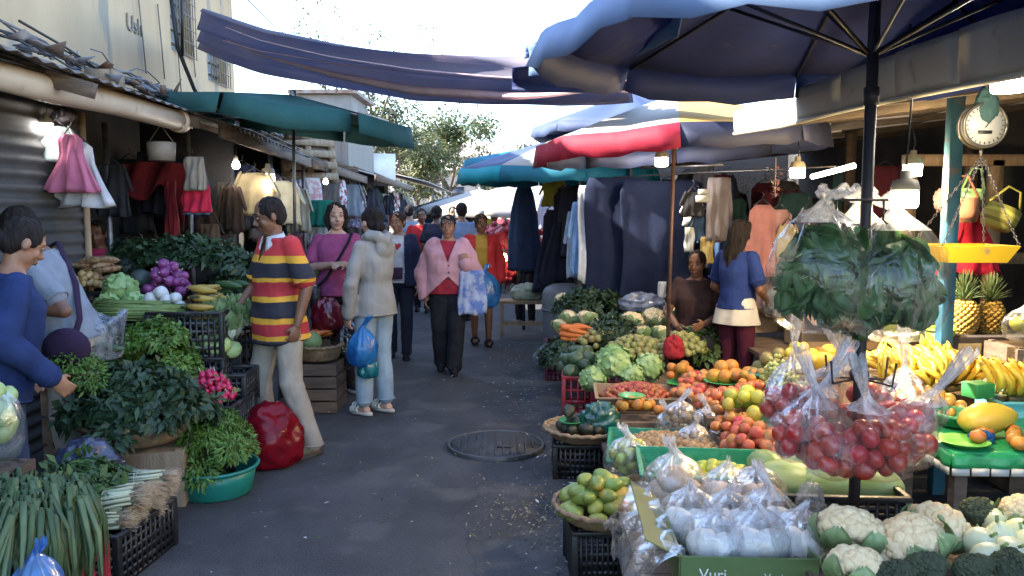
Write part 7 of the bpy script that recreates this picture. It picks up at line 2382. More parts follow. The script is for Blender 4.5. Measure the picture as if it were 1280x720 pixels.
 bmm = [M('banana_skin', (.66, .46, .045), (.60, .39, .04), sc=6, rough=.45, rand=.08, hue=.008, spots=(.22, .13, .04), spot_sc=26, spot_t=.66), M('banana_tip', (.10, .075, .035), (.16, .14, .05), rough=.7)]
 for k in range(17):
  row = k // 6
  px = 1112 + (k % 6) * 15 + row * 5
  put('banana_hand', bm[k % 3], bmm, T(px, 484 - row * 6 - R.uniform(0, 6), 4.05 + row * .13), 'hand of ripe yellow bananas standing on the sunlit counter', 'bananas', 'banana hands on the counter', (rad(-12) + R.uniform(-.6, .3), R.uniform(-.6, .6), R.uniform(-.9, .9)), R.uniform(.85, 1.12))
 for k, (px, py, Y) in enumerate(((1252, 492, 3.75), (1276, 492, 3.72), (1266, 488, 3.85), (1298, 492, 3.75))):
  put('banana_hand', bm[k % 3], bmm, T(px, py, Y), 'hand of bananas upright in the pale blue box', 'bananas', 'banana hands in the blue box', (rad(-10), R.uniform(-.15, .15), R.uniform(-.4, .2)), 1.02)
 tray('pale blue plastic box of bananas at the frame edge', T(1275, 500, 3.75) - V((-.06, 0, .07)), .40, .20, .085, M('pale_blue_plastic', (.16, .46, .50), (.14, .4, .44), rough=.4), 0, .02, 'banana_box', 'box')
 sm = fruit('small_mango', .026, (1, .9, 1.2), lump=.05)
 smm = [M('small_mango_skin', (.60, .36, .06), (.55, .26, .05), sc=6, rough=.4, rand=.12, hue=.012)]
 pile('small_mango', 'small golden mango in the sunlit heap before the bananas', 'mango', [sm], smm, T(1152, 528, 3.72), .24, .17, .13, .054, 'golden mangoes', maxn=150)
 pile('plum_tomato', 'dark red plum tomato peeping past the tomato bags', 'tomato', [fruit('red_plum', .03, (1, 1, 1.2), lump=.05)], [M('red_plum_skin', (.36, .06, .03), (.42, .12, .03), rough=.35, rand=.15)], T(1136, 522, 3.85), .13, .12, .10, .06, 'plum tomatoes past the bags', layers=1)
 m = MB()
 m.box((0, 0, .035), (.11, .09, .07))
 tag(m.build('green_box', M('mid_green_card', (.03, .24, .06), rough=.6), loc=T(1222, 496, 3.7), rotz=.3, bevel=.004), 'small green box between the bananas and the blue box', 'box')
 # green clothed table with white checked edge
 t = thing('covered_table', 'table covered in green plastic with a white checked border, set with papaya', 'table', (X(1262, 3.3) + .22, 3.38, 0), rad(-2))
 gcl = M('green_tablecloth', (.02, .30, .10), (.015, .24, .08), sc=5, rough=.35, bump=.4, bsc=20)
 ztop = Z(556, 3.2)
 m = MB()
 m.box((0, 0, ztop - .02), (.98, .56, .03))
 m.build('table_top', gcl, t, bevel=.008)
 m = MB()
 m.grid(lambda u, v: V((-.50 + u * 1.0, -.285 - .008 * math.sin(u * 40) * v - .01 * v, ztop - .012 - v * .055)), 60, 3)
 m.grid(lambda u, v: V((-.493 - .008 * math.sin(u * 23) * v - .01 * v, -.285 + u * .57, ztop - .012 - v * .055)), 40, 3)
 m.build('cloth_edge', gcl, t, solid=.003)
 m = MB()
 for i in range(13):
  m.box((-.465 + i * .077, -.296, ztop - .082), (.068, .006, .030))
 for i in range(7):
  m.box((-.506, -.25 + i * .077, ztop - .082), (.006, .068, .030))
 m.build('checked_border', M('white_border', (.62, .60, .55), (.55, .52, .46), rough=.6), t)
 for sx in (-1, 1):
  for sy in (-1, 1):
   m = MB()
   m.box((sx * .44, sy * .23, (ztop - .04) / 2), (.05, .05, ztop - .04))
   m.build('leg', WOOD, t, smooth=False)
 zt = ztop + .0
 put('papaya', fruit('big_papaya', .068, (1, 1, 1.95), lump=.05, taper=.16, bend=.08), rpm, V((T(1242, 530, 3.3).x, 3.34, zt + .075)), 'big yellow papaya lying on the green covered table', 'papaya', None, (0, rad(86), rad(8)))
 plate('lime green plate lying on the green covered table', V((T(1196, 545, 3.25).x, 3.2, zt - .004)), .10, M('lime_plate', (.16, .52, .08), rough=.35))
 tub('small green basin behind the big papaya', V((T(1206, 520, 3.45).x, 3.5, zt - .003)), .10, .075, .06, (.02, .28, .10), key='mid_green')
 for k, (px, py) in enumerate(((1252, 545), (1262, 556), (1225, 552), (1240, 548), (1275, 550), (1286, 545), (1272, 560), (1258, 560))):
  put('mandarin', orr, orm, V((T(px, py, 3.2).x, 3.24 - .012 * (py - 550), zt + .03)), 'yellow-orange mandarin on the green covered table', 'mandarin', 'mandarins on the covered table', None, .95)
 blob('blue_bag', 'scrap of bright blue plastic among the mandarins on the covered table', 'bag', V((T(1236, 550, 3.2).x, 3.25, zt)), (.05, .04, .03), film('bright_blue_film', (.04, .20, .60), .95, .1, 9), 2)
 # ---------------- cauliflowers and broccoli near the camera
 for k, (px, py, Y, s_, rx, lab) in enumerate(((1062, 668, 2.42, 1.02, .25, 'big cream cauliflower nearest the dark pole, a leaf folded over it'), (1138, 684, 2.36, 1.08, .5, 'broad cream cauliflower between the dark pole and the broccoli'), (1172, 662, 2.46, .92, .1, 'cream cauliflower tucked against the broccoli heads'), (1072, 714, 2.2, .85, .3, 'cauliflower cut by the picture bottom'),
               (1276, 640, 2.5, .6, .2, 'pale cauliflower at the picture edge above the white onions'))):
  put('cauliflower', cauliflower_mesh('big_cauliflower_%d' % (k % 3), .1, 7 + k % 3), cfm, T(px, py, Y), lab, 'cauliflower', None, (rx, R.uniform(-.3, .3), R.uniform(0, 6)), s_)
 br = broccoli_mesh('broccoli', .1, 3)
 brm = [M('broccoli_floret', (.050, .075, .04), (.075, .10, .055), sc=24, rough=.75, bump=.8, bsc=220, rand=.12), M('broccoli_stalk', (.25, .33, .14), rough=.6)]
 for k, (px, py, Y, s_, lab) in enumerate(((1226, 642, 2.55, .66, 'dark green broccoli head standing highest above the cauliflowers'), (1156, 712, 2.2, .66, 'grey-green broccoli head in front of the broad cauliflower'), (1216, 712, 2.2, .6, 'broccoli head at the bottom between its neighbours'), (1262, 708, 2.2, .62, 'broccoli head at the bottom picture corner'), (1118, 722, 2.12, .6, 'broccoli head beside the cauliflower cut by the picture bottom'))):
  put('broccoli', br, brm, T(px, py, Y), lab, 'broccoli', None, (R.uniform(.1, .5), R.uniform(-.3, .3), R.uniform(0, 6)), s_)
 wo = fruit('big_white_onion', .052, (1, 1, .95), tip=.22, stem=.02)
 wom = [M('pale_onion_skin', (.58, .60, .44), (.46, .52, .30), sc=6, rough=.35, rand=.08, stretch=(1, 1, .3)), M('onion_leaf', (.2, .3, .1), rough=.6)]
 for k, (px, py, Y) in enumerate(((1226, 680, 2.35), (1252, 672, 2.4), (1262, 690, 2.3), (1276, 668, 2.42), (1288, 684, 2.35), (1246, 655, 2.5), (1236, 700, 2.26))):
  put('white_onion', wo, wom, T(px, py, Y), 'pale green-white onion beside the near broccoli', 'onion', 'pale onions by the broccoli', (R.uniform(-.9, .9), R.uniform(-.9, .9), 0), 1 - .05 * (k % 3))
 wood_crate('wooden crate raising the cauliflowers', V((1.38, 2.33, .365)), .95, .44, .13)
 # ---------------- tomato bags on the pole
 pole = V((X(1058, 2.75) * 1.02, 2.75, 0))
 px0 = V((X(1083, 2.75), 2.75, 0))
 tmesh = fruit('tomato', .034, (1, 1, .88), dent=.12, lump=.03, ribs=(5, .02))
 specs = [(-.17, -.02, 578, .105, .26), (-.10, -.13, 586, .10, .26), (.02, -.17, 582, .115, .27), (.135, -.12, 576, .105, .26), (.20, -.01, 562, .10, .25), (.11, .10, 560, .10, .26), (-.09, .11, 560, .10, .26), (-.19, .06, 550, .09, .24)]
 labs = ['tomato bag hanging furthest out towards the grapes', 'tomato bag hung low facing the pale gourds', 'fullest tomato bag hanging in front of the pole', 'tomato bag beside the fullest one, above the black crate', 'tomato bag hanging towards the green covered table', 'tomato bag behind the pole on the banana side', 'tomato bag behind the pole on the apple side', 'small tomato bag half behind the outermost one']
 tf = film('tomato_bag_film', (.97, .95, .95), .04, .13, 15)
 for k, (dx, dy, py, r_, h) in enumerate(specs):
  b = V((px0.x + dx - .035, px0.y + dy, Z(py, 2.7)))
  bagful('tomato', 'red tomato inside one of the hanging clear bags', 'tomato', [tmesh], tom, b + V((0, 0, h * .36)), (r_ * 1.12, r_ * 1.05, h * .42), .064, 'tomatoes in the hanging bags', 24)
  bag('clear bag of red tomatoes: ' + labs[k], b, r_ * 1.08, r_, h, .15, tf, 40 + k, rotz=k * 1.1, lean=(-dx * .95, -dy * .9), flare=1.3, crush=.16, bend=0)
 m = MB()
 for k in range(6):
  a = 2 * PI * k / 6 + .3
  z = Z(470, 2.7)
  m.tube([px0 + V((.02 * math.cos(a), .02 * math.sin(a), z - .02)), px0 + V((.11 * math.cos(a), .11 * math.sin(a), z - .03)), px0 + V((.12 * math.cos(a), .12 * math.sin(a), z + .05))], .004, 6)
 m.lathe([(.028, -.02), (.034, 0), (.028, .02)], 14, c=(px0.x, px0.y, Z(472, 2.7)))
 tag(m.build('bag_hook', DARKMETAL), 'ring of black wire hooks on the dark pole holding the tomato bags', 'hooks')
 # ---------------- bagged leafy greens on the pole
 fold = M('chard_leaf', (.030, .085, .02), (.075, .16, .045), sc=9, rough=.55, bump=.3, bsc=30, trans=.15, rand=.15)
 veg = []
 for q in range(3):
  rr = random.Random(50 + q)
  m = MB()
  for k in range(5):
   a0 = rr.uniform(0, 6)
   m.grid(lambda u, v: V(((v - .5) * .16 * math.sin(PI * (.1 + .8 * u)) + .02 * math.sin(u * 6 + a0), .035 * math.sin(v * 7 + a0 + u * 3) + k * .022 - .05, (u - .5) * .23 + .03 * math.cos(v * 8 + a0))), 14, 10)
   m.tube([V((0, k * .022 - .05, -.12)), V((0, k * .022 - .045, .06))], [.006, .002], 5, 1)
  veg.append(m.mesh('chard_%d' % q))
 for k, (cx, cy, bx, bz, n, lab) in enumerate(((1026, 325, .145, .36, 11, 'clear bag of dark leafy greens hung on the street side of the pole'), (1118, 335, .15, .36, 12, 'clear bag of dark leafy greens hung under the block lamp'), (1072, 318, .12, .34, 7, 'clear bag of leafy greens between the two larger hanging ones'))):
  Y = 2.72 + (.13 if k == 2 else 0)
  b = P(cx, cy, Y)
  for j in range(n * 2):
   put('leafy_green', veg[j % 3], [fold, M('chard_rib', (.35, .42, .2), rough=.5)], b + V((R.uniform(-.72, .72) * bx, R.uniform(-.06, .06), R.uniform(-.16, .05))), 'folded dark green leaf bunch inside the hanging clear bags', 'leafy greens', 'leaf bunches in hanging bags', (R.uniform(-.6, .6), R.uniform(-1.3, 1.3), R.uniform(-.8, .8)), R.uniform(.52, .75))
  bag(lab, b - V((0, 0, .25)), bx * 1.2, .15, bz + .07, .05, film('greens_bag_film', (.96, .97, .97), .018, .13, 8), 60 + k, flare=2.2, crush=.2)
 m = MB()
 for px in (1046, 1105):
  z = Z(262, 2.7)
  m.tube([P(px, 250, 2.7), P(px - 1, 275, 2.68), P(px + 4, 280, 2.66)], .0035, 6)
 m.tube([P(1040, 250, 2.7), P(1110, 250, 2.7)], .005, 6)
 tag(m.build('bag_hook', DARKMETAL), 'black wire rail and hooks carrying the bags of leafy greens', 'hooks')
 # ---------------- scale, baskets, bulbs, pineapples
 t = thing('hanging_scale', 'hanging dial scale with chains and a yellow pan over the banana counter', 'scale', P(1228, 157, 3.5))
 dialm = M('dial_face', (.48, .47, .42), (.40, .38, .33), sc=5, rough=.2)
 m = MB()
 m.lathe([(.001, -.02), (.088, -.02), (.092, .0), (.088, .02), (.001, .02)], 40)
 for i in range(len(m.v)):
  x, y, z = m.v[i]
  m.v[i] = (x, z, y)
 m.build('dial', dialm, t)
 m = MB()
 m.tube([V((.092 * math.cos(a), -.022, .092 * math.sin(a))) for a in [2 * PI * k / 40 for k in range(41)]], .007, 8)
 m.tube([V((.092 * math.cos(a), .022, .092 * math.sin(a))) for a in [2 * PI * k / 40 for k in range(41)]], .007, 8)
 m.box((0, 0, .105), (.04, .03, .03))
 m.tube([V((0, 0, .115)), V((.01, 0, .16)), V((0, 0, .22))], .006, 6)
 m.tube([V((0, 0, -.09)), V((0, 0, -.125)), V((.008, 0, -.135))], .008, 6)
 m.build('housing', M('tarnished_rim', (.16, .14, .11), rough=.4, metal=.7), t)
 m = MB()
 m.beam((0, -.024, -.01), (.045, -.024, .055), .004, .003, up=(0, 1, 0))
 for k in range(24):
  a = 2 * PI * k / 24
  m.beam((.072 * math.cos(a), -.0225, .072 * math.sin(a)), (.082 * math.cos(a), -.0225, .082 * math.sin(a)), .003, .002, up=(0, 1, 0))
 m.box((0, -.0225, -.03), (.06, .002, .014))
 m.build('needle', M('dial_ink', (.03, .03, .03), rough=.5), t)
 pz = -(Z(157, 3.5) - Z(306, 3.5))
 m = MB()
 def pan(u, v):
  x = (u - .5) * .38
  y = (v - .5) * .26
  return V((x - .06, y, pz + .02 + .03 * (2 * v - 1) ** 2 * 0 - (.035 if .2 < v < .99 and .06 < u < .94 else 0)))
 m.loft([[V((sx * (.165 if q else .13) - .05, sy * (.13 if q else .10), pz + (.0 if q else -.07))) for sx, sy in ((-1, -1), (1, -1), (1, 1), (-1, 1))] for q in (1, 0)], caps=False)
 m.add([V((sx * .13 - .05, sy * .10, pz - .07)) for sx, sy in ((-1, -1), (1, -1), (1, 1), (-1, 1))], [(0, 1, 2, 3)])
 m.build('pan', M('yellow_enamel', (.66, .42, .02), (.58, .36, .02), sc=5, rough=.35, spots=(.35, .25, .10), spot_sc=8, spot_t=.64), t, smooth=False, solid=.004)
 for sx, sy in ((-1, -1), (1, -1), (1, 1), (-1, 1)):
  m = MB()
  a, b = V((.006, 0, -.13)), V((sx * .16 - .05, sy * .125, pz + .004))
  n = 26
  for i in range(n):
   p, q = a.lerp(b, i / n), a.lerp(b, (i + 1.25) / n)
   f = frame(q - p)
   w = f[i % 2] * .006
   m.tube([p, (p + q) / 2 + w, q, (p + q) / 2 - w, p], .0022, 4)
  m.build('chain', STEEL, t)
 m = MB()
 m.ell((0, 0, 0), (.05, .03, .07))
 o = blob('green_rag', 'dark green rag knotted round the scale hook', 'rag', P(1234, 125, 3.5) - V((0, 0, .03)), (.05, .035, .08), cloth('green_rag_cloth', (.05, .10, .09)), 4, flat=False)
 hb = [(1202, 256, 4.9, .10, .15, (.22, .10, .07), 'striped maroon woven basket hanging behind the scale chains'), (1243, 262, 5.0, .105, .13, (.24, .24, .06), 'yellow-green woven basket hanging tipped beside the maroon one'), (1214, 234, 5.1, .07, .10, (.10, .20, .09), 'small green pouch hanging above the woven baskets')]
 for k, (px, py, Y, r_, h, c, lab) in enumerate(hb):
  m = MB()
  m.lathe([(.001, 0), (r_ * .8, 0), (r_, h * .4), (r_ * .98, h), (r_ * .93, h), (r_ * .9, .02), (.001, .02)], 40, wob=lambda a, i: .02 * math.sin(20 * a + i * PI))
  o = m.build('hanging_basket', stripes('basket_weave_%d' % k, [(0, c), (.03, tuple(x * .5 for x in c)), (.05, c), (.09, tuple(min(1, x * 1.7) for x in c)), (.11, c)], 'X' if k == 0 else 'Z'), loc=P(px, py + 22, Y))
  m2 = MB()
  m2.tube([V((-r_, 0, h)), V((-r_ * .4, 0, h + .13)), V((r_ * .4, 0, h + .13)), V((r_, 0, h))], .008, 6)
  m2.build('handle', cloth('basket_handle_%d' % k, c), o)
  o.rotation_euler = (0, (-.05, .45, .1)[k], 0)
  tag(o, lab, 'basket')
 garment('crimson cloth with a cream collar hung behind the yellow pan', P(1212, 258, 5.3), .26, .44, cloth('crimson_cloth', (.50, .02, .05)), 'dress', .1, seed=4)
 blob('flower_bunch', 'bunch of pale pink artificial flowers hung behind the block lamp', 'flowers', P(1182, 250, 5.4), (.07, .06, .09), cloth('pale_flower', (.45, .33, .33)), 6, flat=False, amp=.35, sc=4)
 m = MB()
 for k in range(46):
  q = V((R.gauss(0, .022), R.gauss(0, .022), R.uniform(-.13, .11)))
  m.leaf(q, (R.uniform(-1, 1), R.uniform(-1, 1), R.uniform(-.5, .8)), (0, 0, 1), R.uniform(.03, .06), .03, k % 2)
 m.tube([V((0, 0, .2)), V((.004, 0, -.12))], .004, 5, 1)
 tag(m.build('flower_garland', [cloth('pink_flower', (.50, .22, .22)), cloth('cream_flower', (.5, .4, .34))], loc=P(969, 228, 6.6)), 'thin pink flower garland hanging above the pink dresses', 'flowers')
 # pineapples on a labelled crate
 t = thing('fruit_crate', 'dark crate with cream paper labels under the pineapples', 'crate', V((X(1232, 5.0), 5.0, .0)), 0)
 zc = Z(419, 4.9)
 m = MB()
 m.box((0, 0, zc / 2), (.52, .34, zc))
 m.build('box', M('dark_crate_board', (.055, .045, .04), (.04, .03, .028), sc=4, rough=.85), t, smooth=False, bevel=.004)
 for x in (-.15, .13):
  m = MB()
  m.box((x, -.1725, zc - .075), (.14 if x < 0 else .17, .003, .07))
  m.build('paper_label', M('cream_paper', (.42, .33, .18), (.36, .27, .14), rough=.8), t, smooth=False)
 pn = MB()
 K = 0
 for i in range(11):
  for j in range(12):
   z = -1 + 2 * (i + .5) / 11
   rr_ = math.sqrt(max(.05, 1 - (z * .86) ** 2))
   a = 2 * PI * (j + .5 * (i % 2)) / 12
   p = V((rr_ * .072 * math.cos(a), rr_ * .072 * math.sin(a), z * .098))
   pn.ell(p, (.017, .017, .013), None, 6, 4, 0)
   pn.leaf(p * 1.12, (math.cos(a), math.sin(a), .8), (math.cos(a), math.sin(a), -1), .014, .008, 2)
 pn.ell((0, 0, 0), (.068, .068, .095), None, 16, 10, 0)
 for k in range(46):
  a = 2.4 * k
  u = k / 46
  d = V((math.cos(a) * (1.1 - u), math.sin(a) * (1.1 - u), .45 + u * 1.3)).normalized()
  p0 = V((0, 0, .088 + u * .02))
  pn.tube([p0, p0 + d * .05 + V((0, 0, .01)), p0 + d * (.10 + .04 * u), p0 + d * (.14 + .05 * u) - V((0, 0, .015 * (1 - u)))], [.010, .011, .007, .001], 5, 1, flat=.25)
 pnm = pn.mesh('pineapple')
 pm_ = [M('pineapple_skin', (.42, .27, .06), (.28, .17, .04), sc=30, rough=.6, rand=.1), M('pineapple_leaf', (.06, .10, .035), (.09, .13, .05), rough=.6), M('pineapple_scale', (.2, .14, .05), rough=.7)]
 for px, Y, s_, lab in ((1213, 4.98, 1.05, 'golden pineapple standing nearest the blue post'), (1246, 5.02, 1.0, 'duller pineapple standing behind the golden one'), (1196, 5.08, .9, 'small pineapple half hidden by the blue post')):
  put('pineapple', pnm, pm_, V((X(px, Y), Y, zc + .098 * s_)), lab, 'pineapple', None, (0, 0, px), s_)
 b = P(1276, 420, 4.5)
 bagful('guava', 'guava in the clear bag at the frame edge', 'guava', [ym], None, b + V((.02, 0, .08)), (.10, .08, .09), .076, 'bagged guavas', 8)
 bag('clear plastic bag of greenish fruit beside the pineapple crate', b - V((-.02, 0, .03)), .12, .10, .19, .06, film_c, 71)
 wood_crate('tall wooden crate under the bag beside the pineapples', V((b.x + .05, b.y + .02, 0)), .3, .3, b.z - .04)
 c = P(1174, 434, 4.9)
 tub('lime green plastic tub beside the blue post', c, .085, .07, .12, (.38, .52, .03), key='lime')
 wood_crate('wooden crate under the lime green tub', V((c.x, c.y + .02, 0)), .22, .22, c.z - .005)
 for k, (px, rz, lab) in enumerate(((1122, .2, 'olive green cushion leaning behind the bananas'), (1145, -.3, 'olive green cushion against the lime tub'))):
  blob('cushion', lab, 'cushion', P(px, 428, 5.3), (.11, .06, .10), cloth('olive_cushion', (.10, .12, .035)), k, amp=.06, rotz=rz)
 for k, (px, py, Y, w, d, h, lab) in enumerate(((1040, 432, 6.2, .62, .4, .26, 'brown cardboard box behind the lemons'), (1118, 400, 6.6, .4, .3, .2, 'cardboard box in the gloom behind the bagged greens'), (960, 412, 6.9, .4, .3, .2, 'small brown carton under the pink dress'))):
  t = thing('cardboard_box', lab, 'box', P(px, py, Y), .1 * k)
  m = MB()
  m.box((0, 0, h / 2), (w, d, h))
  m.build('box', card, t, smooth=False, bevel=.004)
  m = MB()
  m.box((0, -d / 2 - .09, h - .02), (w * .96, .19, .005), Matrix.Rotation(.25, 3, 'X'))
  m.build('flap', card, t, smooth=False)
 table('plank counter at the back behind the lemons', 1.85, 3.6, 5.9, 6.7, Z(432, 6.2) - .01)
 blob('plastic_bundle', 'clear bundle of folded white goods below the pink dress', 'bundle', P(985, 395, 6.5), (.2, .12, .16), film('bundle_film', (.55, .57, .62), .7, .16, 8), 12, amp=.25)
 # ---------------- clothes stall
 gm = lambda n, c: cloth('cloth_' + n, c)
 nv = gm('navy_sheet', (.012, .017, .045))
 for k, (px, py, Y, w, h, lab) in enumerate(((772, 222, 7.9, .62, 1.30, 'navy sheet hanging beside the white shirt'), (826, 226, 7.7, .74, 1.30, 'broad navy sheet hanging behind the rusty pole'), (880, 224, 8.0, .62, 1.25, 'navy sheet hanging behind the print shirts'), (748, 232, 8.2, .3, 1.25, 'narrow dark navy sheet half covered by the shirts'))):
  garment(lab, P(px, py, Y), w, h, nv, 'cloth', .1 * k - .1, seed=k, depth=.05)
 for k, (px, py, Y, w, h, c, kd, lab) in enumerate(((738, 232, 8.0, .24, .95, (.62, .63, .66), 'cloth', 'long white cloth hanging by the galvanised post'), (730, 250, 8.15, .22, .75, (.25, .42, .70), 'shirt', 'sky blue shirt hanging by the galvanised post'), (722, 262, 8.4, .2, .7, (.5, .58, .68), 'shirt', 'pale blue shirt behind the sky blue one'),
                (745, 350, 8.1, .12, .45, (.4, .45, .58), 'cloth', 'pale blue cloth end trailing down the galvanised post'), (693, 226, 9.6, .26, .30, (.28, .26, .04), 'shirt', 'olive yellow shirt on the far clothes rail'), (706, 236, 9.4, .3, 1.1, (.03, .03, .05), 'dress', 'black dress on the far clothes rail'), (690, 262, 9.9, .26, 1.0, (.035, .04, .07), 'dress', 'dark navy dress behind the black one'), (716, 232, 9.0, .22, .8, (.05, .05, .07), 'shirt', 'charcoal shirt on the far clothes rail'),
                (812, 370, 7.55, .06, .30, (.6, .6, .62), 'cloth', 'white cloth strip dangling below the navy sheets'), (828, 352, 7.6, .09, .36, (.6, .6, .6), 'cloth', 'white trouser leg dangling below the navy sheets'), (790, 372, 7.6, .04, .25, (.5, .5, .55), 'cloth', 'thin white strip dangling nearest the bluish bag'),
                (872, 246, 7.3, .22, .26, (.50, .48, .46), 'shirt', 'white child\'s shirt with a dark print above the seated seller'), (866, 240, 7.2, .18, .22, (.03, .03, .035), 'shirt', 'black child\'s shirt hanging with the printed white one'), (884, 262, 7.25, .24, .28, (.04, .08, .16), 'shirt', 'dark blue shirt below the printed white one'), (862, 284, 7.2, .09, .22, (.6, .6, .56), 'cloth', 'white sock-like cloth dangling above the seated seller'),
                (884, 296, 7.2, .12, .24, (.42, .33, .14), 'cloth', 'mustard cloth dangling above the seated seller'), (892, 275, 7.3, .14, .2, (.5, .33, .32), 'shirt', 'pale pink shirt beside the dark blue one'), (900, 222, 7.2, .24, .55, (.20, .18, .20), 'cloth', 'grey-brown scarf hanging long on the cord'), (896, 268, 7.5, .25, .5, (.05, .1, .2), 'shirt', 'teal navy shirt at the back of the cluster'),
                (953, 256, 6.8, .27, .62, (.44, .20, .20), 'dress', 'salmon pink dress hanging beside the long-haired shopper'), (974, 262, 6.9, .26, .55, (.40, .22, .21), 'dress', 'paler pink dress overlapping the salmon one'), (985, 280, 6.8, .16, .3, (.48, .40, .22), 'shirt', 'cream-yellow top hanging in front of the pink dresses'), (968, 330, 6.95, .3, .4, (.35, .22, .2), 'cloth', 'dusky pink cloth hanging under the dresses'),
                (1010, 262, 7.2, .22, .6, (.06, .05, .06), 'dress', 'black dress hanging in the gloom by the bagged greens'), (880, 205, 7.8, .2, .25, (.05, .05, .06), 'cloth', 'dark bag hanging high under the shed roof'))):
  garment(lab, P(px, py, Y), w, h, gm('item_%d' % k, c), kd, R.uniform(-.25, .25), seed=k * 1.7, depth=.05)
 m = MB()
 m.box((0, -.03, 0), (.09, .01, .05))
 m.box((0, -.03, -.06), (.13, .01, .06))
 tag(m.build('price_card', M('white_card', (.55, .55, .53), rough=.8), loc=P(878, 240, 7.1)), 'two small white cards pinned above the printed child\'s shirt', 'card')
 m = MB()
 m.tube([P(690, 222, 9.5), P(760, 222, 8.2), P(870, 216, 7.5), P(968, 212, 6.7), P(1045, 208, 6.2)], .007, 6)
 m.tube([P(800, 210, 7.9), P(905, 206, 7.2)], .012, 6)
 tag(m.build('clothes_line', STEEL), 'cord strung under the shed roof carrying the hung clothes', 'line')
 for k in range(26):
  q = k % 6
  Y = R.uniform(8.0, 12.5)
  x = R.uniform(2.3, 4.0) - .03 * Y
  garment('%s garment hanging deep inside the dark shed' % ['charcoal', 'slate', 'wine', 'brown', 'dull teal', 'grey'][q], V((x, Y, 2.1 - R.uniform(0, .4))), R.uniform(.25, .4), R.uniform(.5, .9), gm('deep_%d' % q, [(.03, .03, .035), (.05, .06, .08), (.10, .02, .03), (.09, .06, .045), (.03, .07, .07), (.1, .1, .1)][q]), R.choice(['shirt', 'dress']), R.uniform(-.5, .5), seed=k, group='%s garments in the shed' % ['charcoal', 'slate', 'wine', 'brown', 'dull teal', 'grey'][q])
 # far end of the clothes stall
 m = MB()
 m.lathe([(.001, 0), (.26, 0), (.29, .05), (.31, .5), (.30, .62), (.27, .66), (.20, .70), (.001, .72)], 32)
 m.tube([V((.312 * math.cos(a), .312 * math.sin(a), .42)) for a in [2 * PI * k / 32 for k in range(33)]], .012, 6)
 tag(m.build('plastic_barrel', M('grey_barrel', (.20, .21, .24), (.15, .16, .18), sc=4, rough=.6), loc=V((X(712, 9.1), 9.1, .05))), 'blue-grey plastic barrel standing below the far clothes rail', 'barrel')
 t = thing('wooden_bench', 'low wooden bench by the far seller with a leafy bundle on it', 'bench', V((X(655, 10.2), 10.2, 0)), 0)
 m = MB()
 m.box((0, 0, .43), (.62, .34, .04))
 m.build('seat', WOOD_PALE, t, smooth=False)
 m = MB()
 m.box((0, -.12, .16), (.56, .03, .05))
 m.build('stretcher', WOOD_PALE, t, smooth=False)
 for sx in (-1, 1):
  for sy in (-1, 1):
   m = MB()
   m.box((sx * .28, sy * .14, .205), (.04, .04, .41))
   m.build('leg', WOOD_PALE, t, smooth=False)
 blob('leaf_bundle', 'green and white leafy bundle lying on the wooden bench', 'bundle', V((X(660, 10.2), 10.2, .45)), (.20, .13, .13), M('bundle_leaf', (.12, .18, .10), (.4, .42, .36), sc=7, rough=.6), 3, amp=.3)
 nr = M('red_net', (.40, .02, .03), (.25, .012, .02), sc=22, rough=.5, bump=.5, bsc=60)
 for k, (px, py, Y, s_, lab) in enumerate(((632, 300, 11.5, .22, 'net sack of red fruit hanging higher beside the red-cardigan walker'), (634, 338, 11.3, .20, 'net sack of red fruit below the higher one'), (618, 296, 12, .18, 'small red net sack behind the red-cardigan walker'))):
  t = thing('net_sack', lab, 'sack', P(px, py, Y))
  m = MB()
  rr = random.Random(k)
  for q in range(70):
   d = V((rr.gauss(0, 1), rr.gauss(0, 1), rr.gauss(0, 1))).normalized()
   m.ell(d * s_ * .9, (s_ * .2,) * 3, None, 8, 6)
  m.ell((0, 0, 0), (s_ * .9,) * 3)
  m.tube([V((0, 0, s_ * .9)), V((0, 0, s_ * 1.3))], [s_ * .3, s_ * .1], 8)
  m.build('net', nr, t)
 bulb('warm lit lamp glowing between the red net sacks', P(630, 322, 11.0), 1.3, .3, 10, (1, .8, .5))
 # stall tables beyond
 for k in range(7):
  Y = 13 + k * 3.2
  x0 = .55 - .04 * Y
  table(['plank stall table of mixed goods beyond the red net sacks', 'second far stall table of mixed goods', 'third far stall table under a white parasol', 'fourth far stall table beyond the white parasol', 'fifth far stall table near the street end', 'sixth far stall table near the street end', 'last far stall table by the houses'][k], x0, x0 + 1.2, Y - .8, Y + .8, .7)
  pile('market_fruit', 'far-off %s fruit on a stall down the street' % ['red', 'green', 'yellow'][k % 3], 'fruit', [fruit('far_fruit', .1, (1, 1, 1), n=8, k=6)], [M('far_fruit_%d' % (k % 3), [(.4, .05, .04), (.12, .2, .05), (.5, .35, .05)][k % 3], rough=.5)], V((x0 + .6, Y, .72)), .45, .6, .15, .2, 'far %s fruit' % ['red', 'green', 'yellow'][k % 3], layers=1)
  for j in range(5):
   q = R.randrange(6)
   garment('%s garment hung over a far stall' % ['white', 'red', 'blue', 'cream', 'pink', 'grey'][q], V((x0 + .5 + R.uniform(0, 1.4), Y + R.uniform(-1, 1), 2.0 - R.uniform(0, .3))), R.uniform(.25, .4), R.uniform(.5, .8), gm('far_%d' % q, [(.6, .6, .6), (.45, .04, .05), (.08, .15, .4), (.5, .45, .35), (.5, .2, .28), (.2, .2, .22)][q]), R.choice(['shirt', 'dress']), R.uniform(-.6, .6), seed=k * 5 + j, group='%s garments over far stalls' % ['white', 'red', 'blue', 'cream', 'pink', 'grey'][q])
 # ---------------- lamps
 bulb('big block-shaped lit lamp hanging over the bagged greens', P(1131, 242, 3.0), .95, .62, 22, (1, .92, .74), 'block')
